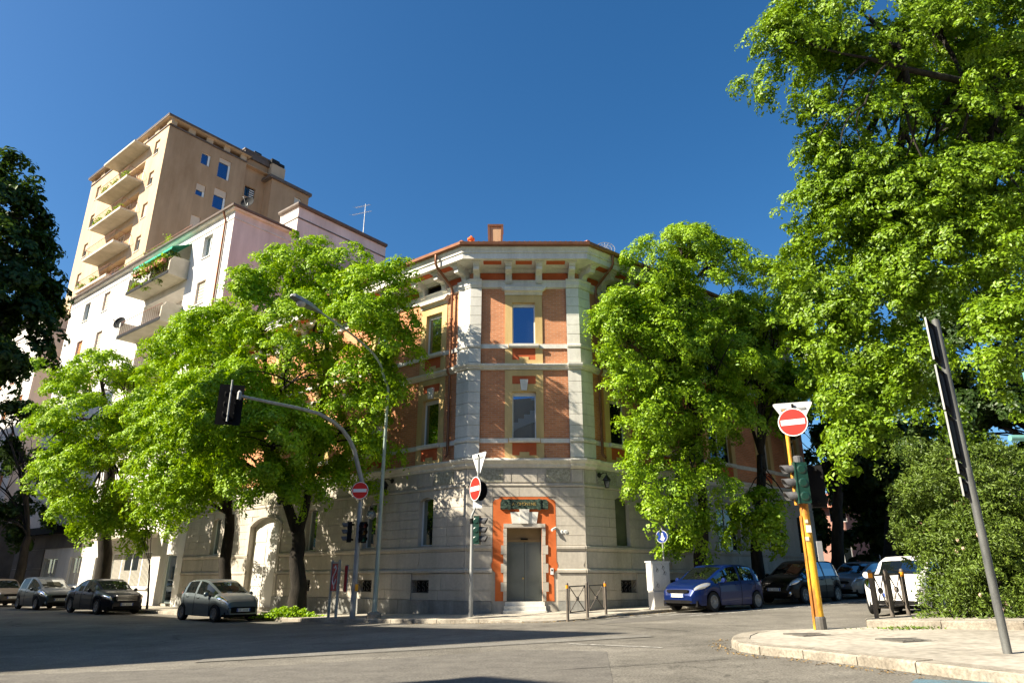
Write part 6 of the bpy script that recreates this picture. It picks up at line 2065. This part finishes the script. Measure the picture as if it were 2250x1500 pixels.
bubble = dict(mini, L=3.55, W=1.63, top=[(-1.775, .55), (-1.76, .85), (-1.68, 1.05), (-1.45, 1.32), (-1.0, 1.45), (-.3, 1.49), (.2, 1.40), (.55, 1.22), (1.05, 1.0), (1.4, .93), (1.62, .82), (1.74, .66), (1.775, .5)],
              belt=[(-1.76, .6), (-1.6, .98), (-.8, .98), (.5, .92), (1.1, .88), (1.5, .76), (1.72, .6), (1.775, .48)], axles=(1.12, -1.18), grille=None, intake=(.5, .27, .37), plate=.5, cowl=1.02, roof_f=.3, roof_r=-1.1, tail=-1.66, fog=False)
M['cb_blue'] = paint_mat('deep_blue_car_paint', (.002, .013, .085))
M['cb_silverblue'] = paint_mat('silver_blue_car_paint', (.13, .155, .165), .5)
M['cb_navy'] = paint_mat('dark_navy_car_paint', (.006, .008, .016))
M['cb_black'] = paint_mat('black_car_paint', (.005, .005, .006))
M['cb_grey'] = paint_mat('silver_car_paint', (.30, .31, .31), .6)
M['cb_white'] = paint_mat('white_car_paint', (.72, .71, .70), 0)
M['cb_steel'] = paint_mat('pale_steel_car_paint', (.05, .06, .07), .5)
M['cb_beige'] = paint_mat('beige_car_paint', (.10, .085, .07), .3)
hL = (-dL[0], -dL[1]); hR = (-dR[0], -dR[1])
def on_street(u, F, q, dx=0):
    k = (u - 1125) / 1500 / 1.075
    o, d = F.p(0, q, 0), F.d
    s = (k * o.y - o.x) / (d.x - k * d.y)
    p = F.p(s + dx, q, 0)
    return Vector((p.x, p.y, G(p.x)))
KQ = KL + .18
car('silver-blue small hatchback parked in the shade before the carriage gate', on_street(478, FL, KQ + .9), hL, mini, M['cb_silverblue'])
car('dark navy saloon with a chrome barred grille parked under the left trees', on_street(222, FL, KQ + 1.0), hL, saloon, M['cb_navy'])
car('pale steel car parked in deep shade behind the dark saloon', on_street(92, FL, KQ + 1.0), hL, mpv, M['cb_steel'])
car('beige car cut by the left picture edge, last in the row', on_street(-8, FL, KQ + 1.0), hL, hatch, M['cb_beige'])
car('deep blue hatchback parked in front of the big linden beside the grey cabinet', on_street(1574, FR, 3.35), hR, hatch, M['cb_blue'])
car('black tall hatchback with six-spoke wheels parked behind the blue hatchback', on_street(1768, FR, 3.3), hR, mpv, M['cb_black'])
car('silver car in the shade, farthest of the row on the right street', on_street(1903, FR, 3.4), hR, hatch, M['cb_grey'])
wc = at(2010, 1340, 19.8)
car('white rounded small car facing us behind the right crossed barrier', Vector((wc.x, wc.y, G(wc.x))), (-.66, -.75), bubble, M['cb_white'])

# ------------------------------------------------------------------ signals, signs, lamps
def disc(c, n, r, th, m=24):
    return MB().lathe(Vector(c), [(r, 0), (r, th)], m, 0, n)
def no_entry(label, c, nx, ny, r, parent_group='no-entry signs'):
    F = facing(c, nx, ny)
    t = thing('no_entry_sign', label, 'road sign', c, group=parent_group)
    n = (F.n.x, F.n.y, 0)
    part('plate', disc(F.p(0, -.012, 0), n, r, .012), M['signback'], t)
    part('border', disc(F.p(0, .001, 0), n, r * .995, .002), M['signwhite'], t)
    part('red_face', disc(F.p(0, .004, 0), n, r * .93, .002), M['signred'], t)
    part('white_bar', MB().box(F, -r * .80, r * .80, .006, .009, -r * .19, r * .19), M['signwhite'], t)
    part('bracket', MB().box(F, -r * .5, r * .5, -.05, -.012, -.03, .03), M['galv'], t)
    return t
def yield_sign(label, c, nx, ny, w):
    """point-down triangle whose printed face looks to (nx, ny)"""
    F = facing(c, nx, ny)
    h = w * .87
    def tri(k, z=0):
        pts = []
        for (x, zz) in ((-.5, .5), (.5, .5), (0, -.5)):
            pts.append((x * w * k, zz * h * k + z))
        out = []
        for i in range(3):
            a, b, c_ = Vector(pts[i - 1]), Vector(pts[i]), Vector(pts[(i + 1) % 3])
            d0, d1 = (a - b).normalized(), (c_ - b).normalized()
            for j in range(4):
                q = j / 3
                out.append(tuple(b + d0 * .09 * w * (1 - q) ** 2 + d1 * .09 * w * q ** 2))
        return out
    t = thing('yield_sign', label, 'road sign', c, group='give-way signs seen from behind')
    part('plate', MB().prism(F, tri(1), -.012, 0), M['signback'], t)
    part('red_border', MB().prism(F, tri(.985), .001, .003), M['signred'], t)
    part('white_face', MB().prism(F, tri(.62, h * .05), .004, .006), M['signwhite'], t)
    part('stiffener', MB().box(F, -w * .3, w * .3, -.03, -.012, h * .28, h * .34), M['galv'], t)
    part('mount_rail', MB().box(F, -.025, .025, -.06, -.031, -h * .3, h * .45), M['matblack'], t)
    return t
def signal_head(label, c, nx, ny, size=.2, body='tlgreen', board=0.0, group='traffic signal heads', cat='traffic light', visor='visor', deep=.85):
    """three-lens head hanging below c (top centre of its back)"""
    F = facing(c, nx, ny)
    s = size
    t = thing('traffic_light', label, cat, c, group=group)
    Hh = s * 4.4
    part('housing', MB().box(F, -s * .72, s * .72, s * (.85 - deep), s * .85, -Hh, 0).box(F, -s * .78, s * .78, s * .85, s * .93, -Hh - .01, .01), M[body], t)
    for k, m in enumerate(('lens_r', 'lens_y', 'lens_g')):
        z = -s * .75 - k * s * 1.45
        part('lens', disc(F.p(0, s * .93, z), (F.n.x, F.n.y, 0), s * .5, .012), M[m], t)
        for sg in (-1, 1):
            part('lamp_body', MB().lathe(F.p(sg * s * .66, s * (.85 - deep * .5), z), [(s * .5, -.01), (s * .5, s * .1), (s * .36, s * .17)], 14, 0, tuple(F.d * sg)), M[body], t)
        vs, fs = [], []
        nn = 14
        for i in range(nn + 1):
            a = R(-35) + R(250) * i / nn
            for (rr_, q, dz) in ((s * .56, s * .93, 0), (s * .57, s * (1.95 + .3 * math.sin(a)), -s * .07), (s * .52, s * (1.95 + .3 * math.sin(a)), -s * .07), (s * .51, s * .93, 0)):
                vs.append(F.p(rr_ * math.cos(a), q, z + rr_ * math.sin(a) + dz))
        for i in range(nn):
            for j in range(3):
                fs.append((4 * i + j, 4 * i + j + 1, 4 * i + 5 + j, 4 * i + 4 + j))
        part('visor', MB().add(vs, fs), M[visor], t)
    if board:
        part('backboard', MB().box(F, -board / 2, board / 2, s * .4, s * .43, -Hh - .16, .16), M['matblack'], t)
    for zz in (-.12, -Hh + .06):
        part('bracket', MB().box(F, -.03, .03, -.08, 0, zz, zz + .06), M['matblack'], t)
    return t
def foot(u, v, Y):
    p = at(u, v, Y)
    return Vector((p.x, p.y, PV(p.x, p.y)))

# bent mast over the left street
YM = 24.6
mf = foot(774, 1357, YM)
e_ = Vector((nL[0], nL[1], 0))
mp = [mf]
for u, v in ((786, 1120), (789, 1056), (786, 1020), (779, 990), (768, 965), (752, 943), (732, 926), (700, 908), (650, 895), (590, 883), (526, 869)):
    mp.append(on_vertical(u, v, mf, e_))
for k in (1, 2): mp[k] = Vector((mf.x, mf.y, mp[k].z))
t = thing('signal_mast', 'tall grey steel mast curving left over the road', 'signal mast', mf)
part('mast', MB().tube(mp, [.10, .085, .085, .08, .078, .075, .07, .065, .06, .055, .05, .048], 12), M['galv'], t, smooth=True)
part('arm_clamp', MB().lathe(mp[-1] - Vector((0, 0, .12)), [(.07, 0), (.07, .22), (.03, .28)], 8), M['galv'], t)
pb = mf + Vector((.10, -.11, .98))
part('push_button', MB().box(facing(pb, .2, -1), -.05, .05, 0, .1, -.11, .11), M['orangebox'], t)
tipm = mp[-1]
hc = tipm + Vector((-.32, .12, .25))
hd = signal_head('black traffic light seen from behind at the tip of the curved mast', hc, -.25, .97, .22, 'matblack', .74)
F = facing(hc, -.25, .97)
part('hanger', MB().tube([F.p(0, -.06, .28), F.p(0, -.06, -1.05)], .028, 6), M['galv'], hd)
no_entry('no-entry sign facing us on the curved mast, dark red in shade', at(791, 1077, YM - .18), -.08, -1, .30)
c = at(787, 1143, YM - .1)
signal_head('black traffic light low on the curved mast, facing us', at(797, 1147, YM - .1), .55, -.83, .155, 'matblack', visor='matblack')
signal_head('black traffic light low on the curved mast with visors to the left', at(774, 1146, YM), -.95, -.3, .155, 'matblack')

# street lamp with long arm
lf = foot(822, 1355, YM + .2)
lp = [lf]
for u, v in ((842, 850), (843, 825), (836, 800), (822, 778), (800, 757), (770, 732), (735, 707), (700, 683)):
    lp.append(on_vertical(u, v, lf, e_))
lp[1] = Vector((lf.x, lf.y, lp[1].z))
t = thing('street_lamp', 'tall pale green street lamp, its thin arm reaching left across the forked tree', 'street lamp', lf)
part('pole', MB().tube([lf, lf + Vector((0, 0, 2.2)), lp[1]] + lp[2:], [.09, .072, .05, .046, .043, .04, .038, .036, .035, .034], 10), M['greenpole'], t, smooth=True)
part('base', MB().lathe(lf - Vector((0, 0, .05)), [(.24, 0), (.24, .17), (.17, .22), (.11, .24)], 14), M['kerb'], t)
h0, h1 = lp[-1], on_vertical(640, 648, lf, e_)
dd = (h1 - h0).normalized()
sd_ = dd.cross(Vector((0, 0, 1))).normalized()
up = sd_.cross(dd)
L_ = (h1 - h0).length
vs = []
sec = [(-.1, .05, .05, .04), (.12, .08, .08, .06), (.3, .15, .11, .08), (.62, .17, .12, .08), (.93, .14, .09, .05), (1.0, .06, .04, .03)]
for x, w, a, b in sec:
    p = h0 + dd * L_ * x
    vs += [p - sd_ * w - up * b, p + sd_ * w - up * b, p + sd_ * w * .9 + up * a * .5, p + sd_ * w * .4 + up * a, p - sd_ * w * .4 + up * a, p - sd_ * w * .9 + up * a * .5]
fs = [(6 * i + k, 6 * i + (k + 1) % 6, 6 * i + 6 + (k + 1) % 6, 6 * i + 6 + k) for i in range(len(sec) - 1) for k in range(6)] + [tuple(range(6)), tuple(range(30, 36))]
lh = part('lamp_head', MB().add(vs, fs), M['galv'], t)
bp_ = h0 + dd * L_ * .62 - up * .08
gl_ = [(max(.004, .16 * math.cos(k * math.pi / 12)), -.14 * math.sin(k * math.pi / 12)) for k in range(7)]
part('lamp_bowl', MB().lathe(bp_, gl_, 14, 0, up), M['curtain'], lh, smooth=True)

# cranked pole at the corner kerb
YP = 23.3
pf = foot(1034, 1356, YP)
zb = lambda u, v: at(u, v, YP)
k1 = zb(1034, 1150); k1.x = pf.x
k2 = zb(1036, 1134)
k3 = zb(1046, 1112)
k4 = zb(1049, 1095)
k5 = zb(1052, 1003)
t = thing('signal_pole', 'slim grey pole with a kink near its top, on the kerb left of the entrance', 'signal pole', pf)
part('pole', MB().tube([pf, k1], [.07, .06], 10).tube([k1, k2, k3, k4], .04, 8).tube([k4, k5], .035, 8), M['galv'], t, smooth=True)
part('cap', MB().lathe(k1 + Vector((-.02, 0, .05)), [(.07, -.05), (.07, .1), (.02, .14)], 8), M['matblack'], t)
no_entry('no-entry sign turned half left on the kinked pole before the entrance', at(1044, 1073, YP - .12), -.86, -.5, .40)
c = at(1056, 1078, YP + .02)
Fd = facing(c, .7, .7)
t2 = thing('round_sign', 'round sign seen from behind, black, right behind the no-entry sign on the kinked pole', 'road sign', c)
part('plate', disc(Fd.p(0, -.01, 0), (Fd.n.x, Fd.n.y, 0), .33, .015), M['matblack'], t2)
part('white_face', disc(Fd.p(0, .006, 0), (Fd.n.x, Fd.n.y, 0), .31, .003), M['signwhite'], t2)
yield_sign('give-way sign seen from behind on top of the kinked pole', at(1053, 1022, YP + .05), .82, .57, .95)
c = at(1049, 1108, YP - .05)
t3 = thing('small_sign', 'small white rectangular plate under the no-entry sign on the kinked pole', 'road sign', c)
part('plate', MB().box(facing(c, -.25, -.97), -.16, .16, -.01, 0, -.12, .12), M['signback'], t3)
signal_head('dark green traffic light facing right on the kinked pole', at(1043, 1134, YP), .98, -.18, .2)

# yellow pole
yf = at(1803, 1381, 14.12)
yf = Vector((yf.x, yf.y, G(yf.x) + .12))
ytop = at(1773, 1022, 14.12)
t = thing('signal_pole', 'thick rusty yellow pole on the near pavement with a paper notice', 'signal pole', yf)
part('pole', MB().tube([yf, yf + Vector((0, 0, .35)), Vector((yf.x, yf.y, ytop.z))], [.098, .09, .083], 16), M['yellowpole'], t, smooth=True)
part('pole_foot', MB().lathe(yf - Vector((0, 0, .02)), [(.122, 0), (.118, .22), (.107, .25)], 14), M['iron'], t)
part('cap', MB().lathe(Vector((yf.x, yf.y, ytop.z)), [(.06, 0), (.10, .03), (.105, .16), (.08, .19), (.01, .2)], 14), M['visor'], t)
part('conduit', MB().tube([yf + Vector((-.115, -.03, .0)), Vector((yf.x - .10, yf.y - .03, yf.z + 2.1))], .028, 6), M['yellowpole'], t)
z0_ = ytop.z - .1
part('sign_mast', MB().tube([Vector((yf.x - .14, yf.y, ytop.z - .8)), Vector((yf.x - .14, yf.y, at(1748, 900, 14.12).z))], .042, 10), M['yellowpole'], t, smooth=True)
pn = at(1802, 1210, 13.98)
for k, (z, w, h, a, mt) in enumerate(((1.62, .035, .04, -.5, 'sticker'), (1.78, .045, .07, .1, 'paper'), (1.96, .03, .035, -.2, 'sticker'))):
    Fs = facing(yf, math.sin(a) - .1, -math.cos(a))
    part('sticker', MB().box(Fs, -w, w, .080, .1, z, z + h * 2), M[mt], t)
part('paper_notice', MB().box(facing(pn, .3, -.95), -.06, .07, -.004, 0, -.19, .19), M['paper'], t)
nc = at(1742, 927, 13.98)
no_entry('big bright no-entry sign above the yellow pole', nc, -.52, -.86, .295)
yield_sign('give-way sign seen from behind, half covered by the no-entry sign of the yellow pole', at(1745, 921, 14.22), .34, .94, .83)
signal_head('dark green traffic light with grey visors pointing left, on the yellow pole', at(1758, 1017, 14.05), -1, .04, .185, deep=1.25)
signal_head('black back of the traffic light right of the yellow pole', at(1789, 1022, 14.2), .35, .94, .19, 'matblack')

# near post of direction boards seen edge-on
gf = at(2214, 1433, 9.5)
gf = Vector((gf.x, gf.y, G(gf.x) + .12))
gt = at(2083, 703, 9.5).z
t = thing('sign_post', 'grey steel post carrying a tall stack of direction boards at the right edge', 'sign post', gf)
part('post', MB().tube([gf, Vector((gf.x, gf.y, gt))], [.052, .05], 14), M['postgrey'], t, smooth=True)
bd = Vector((.66, .751)).normalized()
FBD = Fr((gf.x, gf.y, 0), (bd.x, bd.y), (-bd.y, bd.x))
lv = [(700, 795, .52, .06), (803, 905, .72, .16), (905, 1010, .72, .17), (1010, 1043, .68, .18), (1046, 1092, .56, .14)]
for i, (v0, v1, w, off) in enumerate(lv):
    za, zb_ = at(2100, v1, 9.5).z, at(2100, v0, 9.5).z
    c = FBD.p(off, .09, (za + zb_) / 2)
    b = thing('direction_board', ['topmost dark direction board on the sign post, smallest of the stack', 'second direction board from the top on the sign post', 'third direction board from the top on the sign post', 'narrow fourth direction board from the top on the sign post', 'lowest direction board on the sign post'][i], 'road sign', c, group='direction boards stacked on the near post')
    a0, a1 = (-w / 2 + off, w / 2 + off)
    part('board', MB().box(FBD, a0, a1, .085, .10, za + .012, zb_ - .012), M['matblack'], b)
    part('edge_rim', MB().box(FBD, a0 - .006, a0, .08, .104, za + .012, zb_ - .012), M['galv'], b)
    for zz in (za + .05, zb_ - .08):
        part('stiffener', MB().box(FBD, a0 + .05, a1 - .05, .06, .085, zz, zz + .03), M['matblack'], b)
# teal post with a stub arm at the very edge
tf = Vector((9.35, 11.9, G(9.35) + .1))
az = at(2235, 962, 11.9).z
t = thing('signal_pole', 'teal steel pole at the right edge, only its stub arm in the picture', 'signal pole', tf)
part('pole', MB().tube([tf, Vector((tf.x, tf.y, az + 1.2))], .07, 10), M['tealpole'], t, smooth=True)
part('arm', MB().tube([Vector((tf.x, tf.y, az)), Vector((at(2219, 962, 11.9).x, tf.y, az))], .055, 10), M['tealpole'], t, smooth=True)

# round blue sign behind the cabinet
bf = foot(1466, 1337, 25.4)
bc = at(1460, 1178, 25.3)
t = thing('sign_post', 'thin grey post behind the grey cabinet', 'sign post', bf)
part('post', MB().tube([bf, Vector((bf.x, bf.y, bc.z + .3))], .03, 8), M['galv'], t)
Fb = facing(Vector((bf.x - .03, bf.y - .06, bc.z)), -.55, -.84)
t = thing('round_sign', 'round blue sign with a white arrow among the linden leaves above the grey cabinet', 'road sign', Fb.O)
n3 = (Fb.n.x, Fb.n.y, 0)
part('plate', disc(Fb.p(0, -.012, 0), n3, .22, .012), M['signback'], t)
part('border', disc(Fb.p(0, .001, 0), n3, .218, .002), M['signwhite'], t)
part('blue_face', disc(Fb.p(0, .004, 0), n3, .206, .002), M['signblue'], t)
part('arrow', MB().prism(Fb, [(.0, .12), (.04, .13), (.08, -.05), (.13, -.03), (.05, -.16), (-.08, -.08), (-.03, -.07)], .007, .009), M['signwhite'], t)

# grey cabinet
cf = Vector((5.2, 25.2, PV(5.2, 25.2)))
Fc = facing(cf, nR[0] * .8 - .15, nR[1])
t = thing('utility_cabinet', 'weathered grey street cabinet with scribbles beside the blue hatchback', 'cabinet', cf)
part('body', MB().box(Fc, -.38, .38, -.32, 0, .58, 1.5).box(Fc, -.36, .36, -.31, -.01, -.05, .57), M['cabinet'], t)
part('top', MB().box(Fc, -.41, .41, -.35, .03, 1.5, 1.55), M['cabinet'], t)
part('door', MB().box(Fc, -.34, .34, .0, .015, .64, 1.44), M['cabinet'], t)
part('lower_door', MB().box(Fc, -.34, .34, -.01, .008, .05, .54), M['cabinet'], t)
mb = MB()
rs_ = random.Random(4)
for cx_, cz_ in ((-.2, 1.3), (.1, 1.2), (-.22, .8), (.05, 1.38)):
    p = [Fc.p(cx_ + .05 * math.sin(2.1 * k) + .012 * k, .017, cz_ + .07 * math.cos(1.7 * k) - .012 * k) for k in range(8)]
    mb.tube(p, .006, 4)
part('graffiti', mb, M['black'], t)

# poster stand
qf = foot(728, 1360, 25.6)
Fq = facing(qf, -.80, -.6)
t = thing('poster_stand', 'two-legged poster stand with red posters between the forked tree and the curved mast', 'poster stand', qf)
for s in (-.33, .30):
    part('leg', MB().box(Fq, s - .03, s + .03, -.06, .02, -.02, 1.92), M['galv'], t)
part('board', MB().box(Fq, -.3, .27, -.03, -.01, .86, 1.86), M['galv'], t)
ps = part('poster', MB().box(Fq, -.28, .25, -.01, -.004, .88, 1.80), M['poster'], t)
mb = MB()
mb.tube([Fq.p(-.08, 0, 1.66), Fq.p(.03, 0, 1.72), Fq.p(.11, 0, 1.62), Fq.p(.02, 0, 1.5), Fq.p(-.12, 0, 1.36), Fq.p(-.15, 0, 1.2), Fq.p(-.06, 0, 1.1), Fq.p(.05, 0, 1.12), Fq.p(.12, 0, 1.28)], .03, 6)
mb.tube([Fq.p(-.02, 0, 1.12), Fq.p(.0, 0, .95)], .02, 6)
part('white_figure', mb, M['signwhite'], ps)
p2 = part('side_poster', MB().box(Fq, .36, .56, -.22, -.2, .86, 1.72), M['poster'], t)
part('side_board', MB().box(Fq, .34, .58, -.25, -.222, .84, 1.75), M['galv'], t)

# crossed barriers
def barrier_panel(parent, A, B, zA, zB, h):
    A, B = Vector(A), Vector(B)
    a3 = lambda k, z: Vector((lerp(A.x, B.x, k), lerp(A.y, B.y, k), lerp(zA, zB, k) + z))
    fr = MB()
    fr.tube([a3(0, .2), a3(0, h)], .02, 6).tube([a3(1, .2), a3(1, h)], .02, 6).tube([a3(0, h - .02), a3(1, h - .02)], .02, 6).tube([a3(0, .2), a3(1, .2)], .02, 6)
    pn_ = part('panel_frame', fr, M['barrier'], parent)
    part('cross_bar', MB().tube([a3(.02, .21), a3(.98, h - .03)], .014, 6), M['barrier'], pn_)
    part('cross_bar', MB().tube([a3(.98, .21), a3(.02, h - .03)], .014, 6), M['barrier'], pn_)
    c = a3(.5, (h + .19) / 2)
    d = Vector((B.x - A.x, B.y - A.y, 0)).normalized()
    part('boss', MB().lathe(c - Vector((-d.y, d.x, 0)) * .03, [(.05, 0), (.06, .03), (.05, .06)], 12, 0, (-d.y, d.x, 0)), M['barrier'], pn_)
def barrier(label, pts, z, h):
    P0 = Vector((pts[0][0], pts[0][1], z(pts[0])))
    t = thing('pedestrian_barrier', label, 'barrier', P0, group='crossed pedestrian barriers')
    for i, p in enumerate(pts):
        b = Vector((p[0], p[1], z(p)))
        po = part('post', MB().tube([b - Vector((0, 0, .05)), b + Vector((0, 0, h + .03))], .042, 10).lathe(b + Vector((0, 0, h + .03)), [(.042, 0), (.03, .03), (.005, .04)], 10), M['barrier'], t, smooth=True)
        if i in (0, len(pts) - 1):
            part('orange_band', MB().lathe(b + Vector((0, 0, h - .09)), [(.046, 0), (.046, .09)], 12), M['reflect'], po)
    for i in range(len(pts) - 1):
        a, b = Vector(pts[i]), Vector(pts[i + 1])
        d = (b - a).normalized()
        barrier_panel(t, a + d * .11, b - d * .11, z(pts[i]), z(pts[i + 1]), h - .02)
barrier('brown barrier of two crossed panels on the corner right of the entrance', [(1.62, 21.35), (2.28, 22.15), (2.95, 23.0)], lambda p: G(p[0]) + .04, .95)
barrier('brown barrier of two crossed panels before the white car on the raised bed', [(7.22, 14.55), (7.72, 14.9), (8.28, 15.32)], lambda p: G(p[0]) + .25, .85)
# keeper pole stump in the far right shade, pale litter bin glimpsed through the bush
